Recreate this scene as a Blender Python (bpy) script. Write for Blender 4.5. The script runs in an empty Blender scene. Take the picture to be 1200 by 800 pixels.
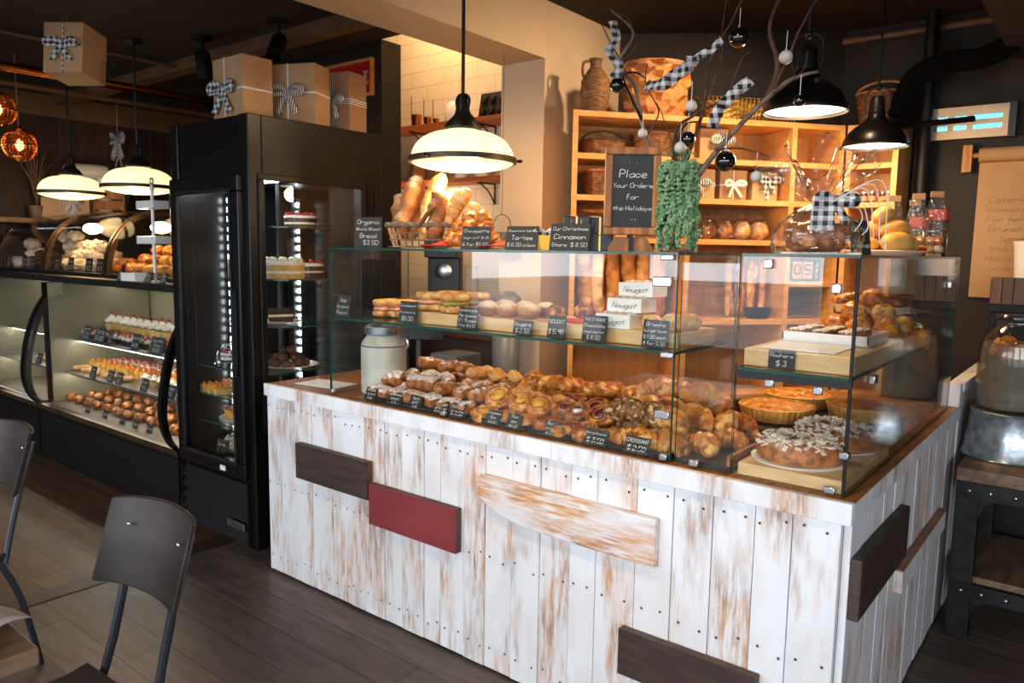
import bpy, math, random
from mathutils import Vector, Matrix, Euler, noise
PI = math.pi
RND = random.Random(11)
sc = bpy.context.scene
COL = sc.collection

# ---------------------------------------------------------------- camera
CAM = Vector((0, 0, 1.5)); FPX = 885.12
YAW, PITCH, ROLL = math.radians(38.5086), math.radians(6.7879), math.radians(0.88493)
_cy, _sy = math.cos(YAW), math.sin(YAW)
CF = Vector((-_sy*math.cos(PITCH), _cy*math.cos(PITCH), -math.sin(PITCH)))
_r = Vector((_cy, _sy, 0)); _u = _r.cross(CF)
CR = math.cos(ROLL)*_r + math.sin(ROLL)*_u
CU = -math.sin(ROLL)*_r + math.cos(ROLL)*_u
cd = bpy.data.cameras.new('camera'); cam = bpy.data.objects.new('camera', cd); COL.objects.link(cam)
cam.matrix_world = Matrix(((CR.x, CU.x, -CF.x, CAM.x), (CR.y, CU.y, -CF.y, CAM.y), (CR.z, CU.z, -CF.z, CAM.z), (0, 0, 0, 1)))
cd.sensor_width = 36; cd.lens = 36*FPX/1200; cd.clip_start = .05; cd.clip_end = 200
cd.dof.use_dof = True; cd.dof.focus_distance = 2.55; cd.dof.aperture_fstop = 4.0
sc.camera = cam

def P(px, py, **k):
    """world point on a plane x=, y= or z= that the photograph shows at (px, py)"""
    d = CR*((px-600)/FPX) - CU*((py-400)/FPX) + CF
    (a, v), = k.items()
    i = 'xyz'.index(a)
    return CAM + d*((v-CAM[i])/d[i])

# ---------------------------------------------------------------- materials
def lin(r, g, b):
    return tuple((c/255/12.92) if c/255 <= .04045 else ((c/255+.055)/1.055)**2.4 for c in (r, g, b))
MATS = {}
def M(name, c1, c2=None, scale=8, stretch=(1, 1, 1), rough=.5, metal=0, bump=0, emit=0, detail=4, lo=.4, hi=.6,
      dust=None, c3=None, scale3=3, lo3=.5, hi3=.65, spec=.5, coat=0, trans=0, island=0, bscale=None):
    if name in MATS: return MATS[name]
    m = bpy.data.materials.new(name); m.use_nodes = True; MATS[name] = m
    nt = m.node_tree; N = nt.nodes; L = nt.links
    b = N['Principled BSDF']
    b.inputs['Roughness'].default_value = rough; b.inputs['Metallic'].default_value = metal
    b.inputs['Specular IOR Level'].default_value = spec; b.inputs['Coat Weight'].default_value = coat
    col = lin(*c1)+(1,)
    b.inputs['Base Color'].default_value = col
    out = None
    def coord(sc_, st):
        tc = N.new('ShaderNodeTexCoord'); oi = N.new('ShaderNodeObjectInfo')
        mp = N.new('ShaderNodeMapping'); mp.inputs['Scale'].default_value = st
        mul = N.new('ShaderNodeMath'); mul.operation = 'MULTIPLY'; mul.inputs[1].default_value = 37.0
        L.new(oi.outputs['Random'], mul.inputs[0])
        ad = N.new('ShaderNodeVectorMath'); ad.operation = 'ADD'
        L.new(tc.outputs['Object'], ad.inputs[0]); L.new(mul.outputs[0], ad.inputs[1])
        L.new(ad.outputs[0], mp.inputs['Vector'])
        n = N.new('ShaderNodeTexNoise'); n.inputs['Scale'].default_value = sc_; n.inputs['Detail'].default_value = detail
        L.new(mp.outputs[0], n.inputs['Vector'])
        return n
    def mix(fac, a, bcol):
        x = N.new('ShaderNodeMix'); x.data_type = 'RGBA'
        L.new(fac, x.inputs[0])
        if isinstance(a, tuple): x.inputs[6].default_value = a
        else: L.new(a, x.inputs[6])
        x.inputs[7].default_value = bcol
        return x.outputs[2]
    def ramp(src, lo, hi):
        r = N.new('ShaderNodeMapRange'); r.inputs[1].default_value = lo; r.inputs[2].default_value = hi
        L.new(src, r.inputs[0]); return r.outputs[0]
    nn = None
    if c2:
        nn = coord(scale, stretch)
        out = mix(ramp(nn.outputs[0], lo, hi), col, lin(*c2)+(1,))
    if c3:
        n3 = coord(scale3, stretch)
        out = mix(ramp(n3.outputs[0], lo3, hi3), out or col, lin(*c3)+(1,))
    if island:
        g = N.new('ShaderNodeNewGeometry'); hs = N.new('ShaderNodeHueSaturation')
        mr = N.new('ShaderNodeMapRange'); mr.inputs[3].default_value = 1-island; mr.inputs[4].default_value = 1+island
        L.new(g.outputs['Random Per Island'], mr.inputs[0]); L.new(mr.outputs[0], hs.inputs['Value'])
        if out: L.new(out, hs.inputs['Color'])
        else: hs.inputs['Color'].default_value = col
        out = hs.outputs[0]
    if dust:   # sugar, flour: lies on what faces up
        g = N.new('ShaderNodeNewGeometry'); sp = N.new('ShaderNodeSeparateXYZ'); L.new(g.outputs['Normal'], sp.inputs[0])
        nd = coord(dust[1], (1, 1, 1))
        ad = N.new('ShaderNodeMath'); ad.operation = 'MULTIPLY_ADD'; ad.inputs[1].default_value = .45
        L.new(sp.outputs[2], ad.inputs[0]); L.new(nd.outputs[0], ad.inputs[2])
        out = mix(ramp(ad.outputs[0], dust[2], dust[3]), out or col, lin(*dust[0])+(1,))
    if out: L.new(out, b.inputs['Base Color'])
    if bump:
        nb = nn if (nn and not bscale) else coord(bscale or scale, stretch)
        bp = N.new('ShaderNodeBump'); bp.inputs['Strength'].default_value = bump; bp.inputs['Distance'].default_value = .01
        L.new(nb.outputs[0], bp.inputs['Height']); L.new(bp.outputs[0], b.inputs['Normal'])
    if emit:
        b.inputs['Emission Color'].default_value = col; b.inputs['Emission Strength'].default_value = emit
    if trans: b.inputs['Transmission Weight'].default_value = trans
    return m

def glass_mat(name, tint=(1, 1, 1), ior=1.5, rough=0.0, body=0.0, bodycol=(1, 1, 1), crinkle=0):
    """a thin clear pane: what goes through goes straight, the rest is mirrored (Fresnel)"""
    m = bpy.data.materials.new(name); m.use_nodes = True; nt = m.node_tree; N = nt.nodes; L = nt.links
    N.remove(N['Principled BSDF']); o = N['Material Output']
    t = N.new('ShaderNodeBsdfTransparent'); t.inputs[0].default_value = tint+(1,)
    g = N.new('ShaderNodeBsdfGlossy'); g.inputs['Roughness'].default_value = rough
    if crinkle:
        tcn = N.new('ShaderNodeTexCoord'); nz_ = N.new('ShaderNodeTexVoronoi'); nz_.inputs['Scale'].default_value = 34; bp = N.new('ShaderNodeBump')
        bp.inputs['Strength'].default_value = 1; bp.inputs['Distance'].default_value = .012
        L.new(tcn.outputs['Object'], nz_.inputs['Vector']); L.new(nz_.outputs[0], bp.inputs['Height']); L.new(bp.outputs[0], g.inputs['Normal'])
    lw = N.new('ShaderNodeLayerWeight'); pw = N.new('ShaderNodeMath'); pw.operation = 'POWER'; pw.inputs[1].default_value = 5
    r0 = ((ior-1)/(ior+1))**2
    f = N.new('ShaderNodeMath'); f.operation = 'MULTIPLY_ADD'; f.inputs[1].default_value = 1-r0; f.inputs[2].default_value = r0
    L.new(lw.outputs['Facing'], pw.inputs[0])
    L.new(pw.outputs[0], f.inputs[0])
    if crinkle: L.new(bp.outputs[0], lw.inputs['Normal'])
    mx = N.new('ShaderNodeMixShader'); L.new(f.outputs[0], mx.inputs[0]); L.new(t.outputs[0], mx.inputs[1]); L.new(g.outputs[0], mx.inputs[2])
    res = mx
    if body:
        d = N.new('ShaderNodeBsdfDiffuse'); d.inputs[0].default_value = bodycol+(1,)
        m2 = N.new('ShaderNodeMixShader'); m2.inputs[0].default_value = body
        L.new(mx.outputs[0], m2.inputs[1]); L.new(d.outputs[0], m2.inputs[2]); res = m2
    L.new(res.outputs[0], o.inputs[0]); MATS[name] = m
    return m

# ---------------------------------------------------------------- mesh building
def rot3(a): return Euler(a).to_matrix()
class MB:
    def __init__(s): s.v = []; s.f = []; s.m = []; s.mi = 0
    def mat(s, i): s.mi = i; return s
    def add(s, vs, fs, T=None):
        o = len(s.v)
        for p in vs:
            p = Vector(p); s.v.append(T @ p if T else p)
        for f in fs: s.f.append([i+o for i in f]); s.m.append(s.mi)
        return s
    def box(s, x0, x1, y0, y1, z0, z1, T=None):
        vs = [(x, y, z) for z in (z0, z1) for y in (y0, y1) for x in (x0, x1)]
        return s.add(vs, [(0, 2, 3, 1), (4, 5, 7, 6), (0, 1, 5, 4), (2, 6, 7, 3), (0, 4, 6, 2), (1, 3, 7, 5)], T)
    def cbox(s, c, d, rot=None):
        T = Matrix.Translation(c)
        if rot: T = T @ rot3(rot).to_4x4()
        return s.box(-d[0]/2, d[0]/2, -d[1]/2, d[1]/2, -d[2]/2, d[2]/2, T)
    def rings(s, R, caps=True, closed=True, T=None):
        n = len(R[0]); vs = [p for r in R for p in r]; fs = []
        for i in range(len(R)-1):
            for j in range(n if closed else n-1):
                k = (j+1) % n
                fs.append((i*n+j, i*n+k, (i+1)*n+k, (i+1)*n+j))
        if caps and closed:
            fs.append(tuple(range(n-1, -1, -1))); fs.append(tuple(range((len(R)-1)*n, len(R)*n)))
        return s.add(vs, fs, T)
    def tube(s, pts, r, n=8, caps=True, flat=1.0):
        pts = [Vector(p) for p in pts]; R = []
        rs = r if isinstance(r, (list, tuple)) else [r]*len(pts)
        t0 = (pts[1]-pts[0]).normalized()
        a = Vector((0, 0, 1)) if abs(t0.z) < .9 else Vector((1, 0, 0))
        nrm = (a - t0*a.dot(t0)).normalized()
        for i, p in enumerate(pts):
            t = (pts[min(i+1, len(pts)-1)]-pts[max(i-1, 0)]).normalized()
            nrm = (nrm - t*nrm.dot(t))
            nrm = nrm.normalized() if nrm.length > 1e-6 else t.orthogonal().normalized()
            b = t.cross(nrm)
            R.append([p + (nrm*math.cos(2*PI*j/n) + b*math.sin(2*PI*j/n)*flat)*rs[i] for j in range(n)])
        return s.rings(R, caps)
    def lathe(s, prof, n=24, c=(0, 0, 0), caps=False, sx=1, sy=1, fn=None):
        R = []
        for r, z in prof:
            ring = []
            for j in range(n):
                a = 2*PI*j/n; q = r*(fn(a, z) if fn else 1)
                ring.append((c[0]+q*math.cos(a)*sx, c[1]+q*math.sin(a)*sy, c[2]+z))
            R.append(ring)
        return s.rings(R, caps)
    def blob(s, c, d, n=12, m=8, amp=0.0, seed=0, freq=3, power=1.0, flatb=None):
        R = []
        for i in range(m+1):
            ph = -PI/2+PI*i/m; ring = []
            for j in range(n):
                a = 2*PI*j/n
                cs = math.cos(ph)
                def sg(x): return math.copysign(abs(x)**power, x)
                p = Vector((sg(cs)*sg(math.cos(a)) if power != 1 else cs*math.cos(a),
                            sg(cs)*sg(math.sin(a)) if power != 1 else cs*math.sin(a), sg(math.sin(ph))))
                k = 1+amp*noise.noise(p*freq+Vector((seed*3.7, seed*1.3, seed)))
                q = Vector((p.x*d[0]/2*k, p.y*d[1]/2*k, p.z*d[2]/2*k))
                if flatb is not None and q.z < flatb: q.z = flatb
                ring.append(q+Vector(c))
            R.append(ring)
        return s.rings(R, True)
    def prism(s, poly, a, b, axis='x'):
        def q(u, v, w): return {'x': (w, u, v), 'y': (u, w, v), 'z': (u, v, w)}[axis]
        n = len(poly); vs = [q(u, v, a) for u, v in poly]+[q(u, v, b) for u, v in poly]
        fs = [(i, (i+1) % n, n+(i+1) % n, n+i) for i in range(n)]+[tuple(range(n-1, -1, -1)), tuple(range(n, 2*n))]
        return s.add(vs, fs)
    def sheet(s, rows, th=None):
        """an open grid of points; th gives it thickness along +z of the rows' normals (approx. by offset vector)"""
        n = len(rows[0]); vs = [p for r in rows for p in r]; fs = []
        for i in range(len(rows)-1):
            for j in range(n-1): fs.append((i*n+j, i*n+j+1, (i+1)*n+j+1, (i+1)*n+j))
        return s.add(vs, fs)
    def torus(s, c, R, r, n=24, k=8, T=None, flat=1):
        rings = []
        for i in range(n):
            a = 2*PI*i/n
            rings.append([((R+r*math.cos(b))*math.cos(a)+c[0], (R+r*math.cos(b))*math.sin(a)+c[1], r*flat*math.sin(b)+c[2]) for b in [2*PI*j/k for j in range(k)]])
        rings.append(rings[0])
        return s.rings(rings, False, True, T)
    def data(s, name, mats, smooth=True, angle=40):
        me = bpy.data.meshes.new(name); me.from_pydata([tuple(p) for p in s.v], [], s.f)
        for m in (mats if isinstance(mats, (list, tuple)) else [mats]): me.materials.append(m)
        me.polygons.foreach_set('material_index', s.m)
        me.validate()
        import bmesh
        bm = bmesh.new(); bm.from_mesh(me); bmesh.ops.recalc_face_normals(bm, faces=bm.faces[:]); bm.to_mesh(me); bm.free()
        if smooth:
            me.polygons.foreach_set('use_smooth', [True]*len(me.polygons))
            me.set_sharp_from_angle(angle=math.radians(angle))
        me.update(); return me
    def build(s, name, mats, parent=None, loc=(0, 0, 0), rot=(0, 0, 0), smooth=True, bevel=0, angle=40, label=None, solid=0, subsurf=0):
        o = bpy.data.objects.new(name, s.data(name, mats, smooth, angle)); COL.objects.link(o)
        o.location = loc; o.rotation_euler = rot
        if parent: o.parent = parent
        if solid:
            md = o.modifiers.new('thick', 'SOLIDIFY'); md.thickness = solid; md.offset = 0
        if subsurf:
            md = o.modifiers.new('sub', 'SUBSURF'); md.levels = subsurf; md.render_levels = subsurf
        if bevel:
            md = o.modifiers.new('bevel', 'BEVEL'); md.width = bevel; md.segments = 2; md.limit_method = 'ANGLE'
        if label: o['label'] = label
        return o

def tag(o, label, cat, group=None, kind=None):
    o['label'] = label; o['category'] = cat
    if group: o['group'] = group
    if kind: o['kind'] = kind
    return o
def structure(o):
    o['kind'] = 'structure'; return o
def thing(name, label, cat, loc=(0, 0, 0), rot=(0, 0, 0), group=None):
    o = bpy.data.objects.new(name, None); COL.objects.link(o); o.empty_display_size = .1
    o.location = loc; o.rotation_euler = rot if isinstance(rot, tuple) else (0, 0, rot)
    return tag(o, label, cat, group)
def place(me, name, label, cat, loc, rot=(0, 0, 0), scale=1, group=None):
    """one more individual of a kind whose mesh exists"""
    o = bpy.data.objects.new(name, me); COL.objects.link(o)
    o.location = loc; o.rotation_euler = rot; o.scale = (scale,)*3 if not isinstance(scale, tuple) else scale
    return tag(o, label, cat, group)
def dup(root, loc, rot=None, label=None, group=None):
    r = root.copy(); COL.objects.link(r); r.location = loc
    if rot is not None: r.rotation_euler = rot if isinstance(rot, tuple) else (0, 0, rot)
    if label: r['label'] = label
    if group: r['group'] = group
    for ch in list(root.children):
        c = ch.copy(); COL.objects.link(c); c.parent = r
        for g in list(ch.children):
            d = g.copy(); COL.objects.link(d); d.parent = c
    return r
def arc(cx, cy, r, a0, a1, n):
    return [(cx+r*math.cos(math.radians(a0+(a1-a0)*i/n)), cy+r*math.sin(math.radians(a0+(a1-a0)*i/n))) for i in range(n+1)]
def curve_pts(pts, n=6):
    """Catmull-Rom through the points"""
    pts = [Vector(p) for p in pts]; out = []
    for i in range(len(pts)-1):
        p0, p1, p2, p3 = pts[max(i-1, 0)], pts[i], pts[i+1], pts[min(i+2, len(pts)-1)]
        for k in range(n):
            t = k/n
            out.append(.5*((2*p1)+(p2-p0)*t+(2*p0-5*p1+4*p2-p3)*t*t+(3*p1-p0-3*p2+p3)*t**3))
    out.append(pts[-1]); return out

# ---------------------------------------------------------------- chalk lettering (single strokes)
G = dict(a='45250403122243|4542', b='0802|042544432202', c='442504032243', d='4842|442504032243', e='03443515031242', f='37281712|0535',
 g='442504032243|45412001', h='0802|04254442', i='2522|2627', j='352110|3637', k='0802|4503|1442', l='2822', m='0502|04152422|24354442',
 n='0502|04254442', o='25040322434425', p='0500|042544432202', q='4540|442504032243', r='0502|042545', s='442504432203', t='272332|0545',
 u='0503223244|4542', v='052245', w='0512243245', x='0542|0245', y='0523|4500', z='05450242',
 A='022842|1535', B='020838463505|3544433202', C='472807032243', D='02082846442202', E='48080242|0535', F='480802|0535', G='4728070322434525',
 H='0802|4842|0545', I='2822', J='48432203', K='0802|4805|1642', L='080242', M='0208254842', N='02084248', O='28070322434728', P='02083847463505',
 Q='28070322434728|3342', R='02083847463505|2542', S='4728070644432203', T='0848|2822', U='0803224348', V='082248', W='0812253248', X='0842|0248',
 Y='082548|2522', Z='08480242')
G.update({'0': '28070322434728', '1': '172822', '2': '072847460242', '3': '08482544432203', '4': '32380444', '5': '4808053544433202',
 '6': '472807032243442504', '7': '084822', '8': '250728472503224325', '9': '462507284742', '$': '4728070644432203|2921', '.': '2223', '-': '1535',
 "'": '2827', '*': '2426|1535|1634|3614', '&': '42170728371603224 4'.replace(' ', ''), ',': '2311', '/': '0248'})
NARROW = 'il.,\'1Ij'
def lettering(mb, lines, w, h, y=-.0012, wt=.13, slant=.12, seed=1, size=None, align=None):
    """lines of chalk strokes centred on a w x h card that faces -y, origin at its centre"""
    r = random.Random(seed)
    n = len(lines); rowh = h*.9/n
    for li, line in enumerate(lines):
        adv = [3.2 if c in NARROW else (2.6 if c == ' ' else 5.0) for c in line]
        total = sum(adv) or 1
        u = min(rowh/9.6, w*.9/total)
        if size: u = size if isinstance(size, float) else size[li]
        x = -total*u/2
        if align: x += align[li]*w
        zc = h*.45-rowh*(li+.5)-4.6*u
        dz = 0
        for c, a in zip(line, adv):
            for st in G.get(c, '').split('|'):
                pts = [Vector((int(st[k]), int(st[k+1]))) for k in range(0, len(st)-1, 2)]
                off = -1 if c in NARROW else 0
                pts = [Vector((x+(q.x+off+slant*(q.y-2)+.5)*u+r.uniform(-.07, .07)*u, zc+q.y*u+r.uniform(-.07, .07)*u)) for q in pts]
                wd = wt*u*4.4
                if len(pts) > 2:
                    pts = [Vector((q.x, q.y)) for q in curve_pts([(q.x, q.y, 0) for q in pts], 3)]
                for q0, q1 in zip(pts[:-1], pts[1:]):
                    d = q1-q0
                    if d.length < 1e-7: continue
                    d.normalize(); e = Vector((-d.y, d.x))*wd/2; d = d*wd*.2
                    mb.add([(p_.x, y, p_.y) for p_ in (q0-e-d, q1-e+d, q1+e+d, q0+e-d)], [(0, 1, 2, 3)])
            x += a*u
    return mb
# ================================================================ materials in use
def S(k): return MATS[k]
M('ceiling paint', (46, 34, 26), (38, 28, 22), 3, rough=.85)
M('dark wall paint', (32, 23, 17), (26, 19, 14), 2.5, rough=.7)
M('black wall paint', (18, 16, 15), (23, 20, 18), 3, rough=.6)
M('plaster', (216, 190, 158), (208, 182, 150), 1.6, rough=.85, bump=.03)
M('white plaster', (212, 196, 178), (206, 190, 170), 1.6, rough=.85)
M('front wall paint', (120, 105, 92), (112, 98, 86), 1.6, rough=.85)
M('wall boards', (62, 38, 24), (44, 27, 17), 4, (6, 6, .6), rough=.6, island=.3)
M('crown trim', (120, 88, 62), (104, 76, 54), 6, (1, .3, 1), rough=.6)
M('orange wood', (216, 158, 90), (202, 140, 72), 5, (1, 1, 5), rough=.5, c3=(216, 160, 94), scale3=14)
M('shelf back', (180, 134, 84), (162, 118, 70), 6, (5, 5, .7), rough=.6)
M('board wood', (222, 186, 132), (208, 168, 112), 9, (1, 6, 6), rough=.5)
M('counter wood', (172, 112, 58), (142, 86, 40), 7, (6, 1, 6), rough=.42, c3=(120, 72, 36), scale3=22)
M('walnut', (112, 78, 52), (82, 54, 34), 9, (1, 1, .25), rough=.5)
M('frame wood', (190, 126, 68), (142, 88, 46), 10, (4, 4, .5), rough=.55)
M('dark board', (66, 50, 44), (52, 38, 33), 9, (.5, 3, 4), rough=.6, bump=.12)
M('red board', (136, 48, 52), (126, 42, 47), 5, (.6, 3, 3), rough=.55)
M('cut edge', (96, 72, 58), (78, 58, 46), 12, rough=.7)
M('black metal', (20, 20, 21), rough=.42, metal=.3)
M('black gloss', (10, 10, 11), (13, 13, 14), 4, rough=.3, spec=.35)
M('black satin', (11, 10, 10), (15, 14, 13), 5, rough=.5, spec=.3)
M('grille black', (9, 9, 10), rough=.5, spec=.3)
M('iron', (44, 43, 44), (32, 31, 32), 14, rough=.5, metal=.6)
M('steel', (190, 192, 196), rough=.28, metal=1)
M('brushed steel', (168, 172, 176), (150, 154, 158), 30, (.3, 4, 4), rough=.35, metal=1)
M('galvanized', (176, 186, 194), (140, 152, 162), 16, rough=.28, metal=.9, bump=.25, c3=(200, 208, 214), scale3=26)
M('copper', (206, 126, 60), (180, 100, 44), 8, rough=.25, metal=1)
M('brass', (186, 148, 78), rough=.3, metal=1)
M('bronze trim', (120, 98, 70), (92, 74, 50), 6, rough=.35, metal=.8)
M('kraft paper', (190, 150, 108), (178, 138, 96), 5, rough=.75)
M('kraft dark', (170, 132, 96), (158, 120, 84), 5, rough=.75)
M('white card', (236, 234, 230), rough=.6)
M('black card', (26, 26, 27), (33, 33, 34), 12, rough=.6)
M('slate', (56, 60, 64), (48, 52, 56), 5, rough=.75)
M('chalk', (236, 236, 232), rough=.9)
M('ink', (60, 50, 44), rough=.9)
M('faded ink', (128, 98, 72), rough=.9)
M('wicker', (196, 132, 68), (168, 104, 48), 30, rough=.55, bump=.3)
M('seagrass', (150, 106, 60), (92, 62, 34), 40, (1, 1, 5), rough=.7, bump=.5)
M('dark wicker', (138, 88, 48), (92, 56, 28), 50, rough=.65, bump=.4)
M('grey basket', (140, 120, 100), (104, 86, 70), 60, rough=.7, bump=.4)
M('cream enamel', (222, 210, 186), rough=.3)
M('stoneware', (196, 194, 182), (180, 178, 166), 12, rough=.35)
M('white ceramic', (232, 230, 226), rough=.25)
M('paper', (240, 240, 242), (232, 232, 236), 4, rough=.7)
M('bone plastic', (226, 206, 176), rough=.45)
M('grey plastic', (92, 98, 108), rough=.4)
M('dark plastic', (34, 34, 36), rough=.4)
M('paper cup', (222, 200, 168), rough=.6)
M('yellow card', (236, 186, 52), rough=.6)
M('red napkin', (200, 48, 40), (182, 40, 34), 8, rough=.7)
M('red can', (200, 60, 58), rough=.4)
M('white thread', (228, 226, 222), rough=.5)
M('opal glow', (255, 228, 176), rough=.3, emit=1.15)
M('lamp glow', (255, 236, 204), rough=.3, emit=7)
M('bulb glow', (255, 190, 96), rough=.3, emit=14)
M('led glow', (236, 246, 255), rough=.3, emit=34)
M('uv glow', (84, 188, 250), rough=.3, emit=3)
M('glass edge', (26, 74, 64), rough=.2, spec=.5)
M('case lamp', (246, 242, 226), rough=.4, emit=16)
M('matte black', (14, 13, 13), rough=.95, spec=.1)
M('chair laminate', (54, 45, 42), (44, 36, 34), 5, rough=.46, spec=.25, c3=(60, 51, 48), scale3=9)
M('chair steel', (38, 42, 50), rough=.33, metal=.5)
M('branch bark', (96, 66, 48), (64, 44, 32), 30, rough=.8, bump=.3)
M('grey bark', (128, 112, 100), (92, 78, 68), 30, rough=.8, bump=.3)
M('succulent', (138, 172, 130), (92, 132, 92), 30, rough=.5)
M('pampas', (150, 110, 72), (120, 84, 52), 20, rough=.9)
M('black bauble', (12, 12, 14), rough=.08, coat=1)
M('white bauble', (214, 210, 206), (196, 192, 188), 40, rough=.6, bump=.2)
M('napkin', (226, 220, 216), (206, 198, 196), 6, rough=.8)
M('tabletop', (134, 106, 86), (104, 80, 62), 8, (4, .6, 4), rough=.4)
M('tray black', (26, 26, 28), rough=.35, metal=.4)
M('doily', (238, 226, 208), rough=.8)
M('threshold', (66, 50, 38), (52, 38, 28), 9, (5, .4, 5), rough=.5)
# bakery
M('crust', (212, 138, 58), (150, 80, 26), 46, rough=.36, bump=.4, c3=(240, 186, 104), scale3=30, lo3=.52, hi3=.66)
M('dark crust', (164, 92, 40), (98, 48, 20), 44, rough=.34, bump=.4, c3=(214, 140, 66), scale3=30, lo3=.52, hi3=.64)
M('pale crust', (224, 172, 98), (196, 126, 56), 40, rough=.45, bump=.3, c3=(238, 204, 146), scale3=26)
M('sugared crust', (190, 118, 56), (138, 76, 32), 44, rough=.5, bump=.4, dust=((244, 238, 234), 60, .84, 1.06))
M('heavy sugar', (184, 112, 56), (128, 72, 34), 44, rough=.6, bump=.4, dust=((246, 242, 240), 60, .70, .98))
M('floured crust', (170, 106, 54), (118, 66, 30), 16, rough=.7, bump=.5, dust=((226, 206, 178), 14, .62, .9), c3=(206, 152, 90), scale3=8)
M('baguette crust', (206, 138, 66), (156, 92, 38), 14, (1, 1, 1), rough=.55, bump=.4, c3=(232, 190, 130), scale3=9, lo3=.52, hi3=.62)
M('custard', (236, 184, 62), (214, 148, 40), 16, rough=.3, bump=.1)
M('berry', (112, 42, 52), (74, 26, 40), 30, rough=.25, bump=.3, c3=(226, 214, 214), scale3=18, lo3=.58, hi3=.64)
M('seed crust', (150, 100, 54), (70, 46, 28), 90, rough=.6, bump=.7, c3=(214, 176, 116), scale3=70, lo3=.55, hi3=.6)
M('tart top', (216, 132, 48), (150, 76, 26), 55, rough=.35, bump=.35, c3=(240, 194, 112), scale3=40, lo3=.54, hi3=.64)
M('tart shell', (222, 170, 88), (196, 136, 58), 24, rough=.5)
M('meringue', (240, 224, 200), (226, 202, 170), 10, rough=.7)
M('cocoa', (74, 48, 34), (52, 32, 22), 26, rough=.6, bump=.4)
M('chocolate', (64, 38, 26), (42, 24, 16), 10, rough=.3)
M('cream', (244, 236, 220), (234, 220, 196), 10, rough=.5)
M('sponge', (222, 186, 120), (204, 160, 88), 30, rough=.7)
M('fruit red', (180, 40, 36), rough=.25)
M('fruit orange', (226, 124, 40), (206, 92, 28), 10, rough=.3)
M('lemon cake', (226, 176, 92), (206, 146, 62), 16, rough=.5, bump=.1)
M('jam', (96, 30, 22), (64, 18, 14), 8, rough=.15)
M('icing', (244, 240, 238), rough=.4)
M('nougat', (226, 214, 204), (196, 176, 160), 14, rough=.5)
M('pink meat', (222, 150, 132), (236, 186, 160), 14, rough=.5)
M('salad', (126, 140, 62), (160, 150, 84), 20, rough=.5)

GLASS = glass_mat('pane glass', (.985, .995, .99))
CLEAR = glass_mat('clear vessel glass', (.97, .985, .98), 1.45)
ACRYL = glass_mat('acrylic', (.97, .96, .94), 1.42)
CELLO = glass_mat('cellophane', (.985, .985, .985), 1.5, rough=.05, body=.012, bodycol=(.9, .9, .92), crinkle=1)
WATER = glass_mat('lemon water', (.90, .88, .82), 1.2, body=.34, bodycol=(.34, .31, .26))
GE = S('glass edge')

def striped(name, c1, c2, freq, axis=0, check=False):
    m = bpy.data.materials.new(name); m.use_nodes = True; N = m.node_tree.nodes; L = m.node_tree.links; b = N['Principled BSDF']
    tc = N.new('ShaderNodeTexCoord')
    if check:
        sp = N.new('ShaderNodeSeparateXYZ'); L.new(tc.outputs['Object'], sp.inputs[0]); parts = []
        for src in ('X', 'Z'):      # buffalo plaid: dark bands crossing dark bands
            f_ = N.new('ShaderNodeMath'); f_.operation = 'MULTIPLY'; f_.inputs[1].default_value = freq; L.new(sp.outputs[src], f_.inputs[0])
            g_ = N.new('ShaderNodeMath'); g_.operation = 'FRACT'; L.new(f_.outputs[0], g_.inputs[0])
            h_ = N.new('ShaderNodeMath'); h_.operation = 'GREATER_THAN'; h_.inputs[1].default_value = .5; L.new(g_.outputs[0], h_.inputs[0]); parts.append(h_)
        s_ = N.new('ShaderNodeMath'); L.new(parts[0].outputs[0], s_.inputs[0]); L.new(parts[1].outputs[0], s_.inputs[1])
        rp = N.new('ShaderNodeMix'); rp.data_type = 'RGBA'; dv = N.new('ShaderNodeMath'); dv.operation = 'MULTIPLY'; dv.inputs[1].default_value = .5
        L.new(s_.outputs[0], dv.inputs[0]); L.new(dv.outputs[0], rp.inputs[0])
        rp.inputs[6].default_value = lin(*c1)+(1,); rp.inputs[7].default_value = lin(*c2)+(1,); L.new(rp.outputs[2], b.inputs['Base Color'])
    else:
        w = N.new('ShaderNodeTexWave'); w.bands_direction = 'XYZ'[axis]; w.inputs['Scale'].default_value = freq
        r = N.new('ShaderNodeValToRGB'); r.color_ramp.interpolation = 'CONSTANT'
        r.color_ramp.elements[0].color = lin(*c1)+(1,); r.color_ramp.elements[1].color = lin(*c2)+(1,); r.color_ramp.elements[1].position = .5
        L.new(tc.outputs['Object'], w.inputs['Vector']); L.new(w.outputs[0], r.inputs[0]); L.new(r.outputs[0], b.inputs['Base Color'])
    b.inputs['Roughness'].default_value = .6; MATS[name] = m
    return m
striped('striped ribbon', (22, 22, 24), (232, 230, 226), 30, 0)
striped('striped ribbon up', (22, 22, 24), (232, 230, 226), 30, 2)
striped('plaid ribbon', (22, 22, 26), (220, 222, 228), 40, 0, True)

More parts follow.
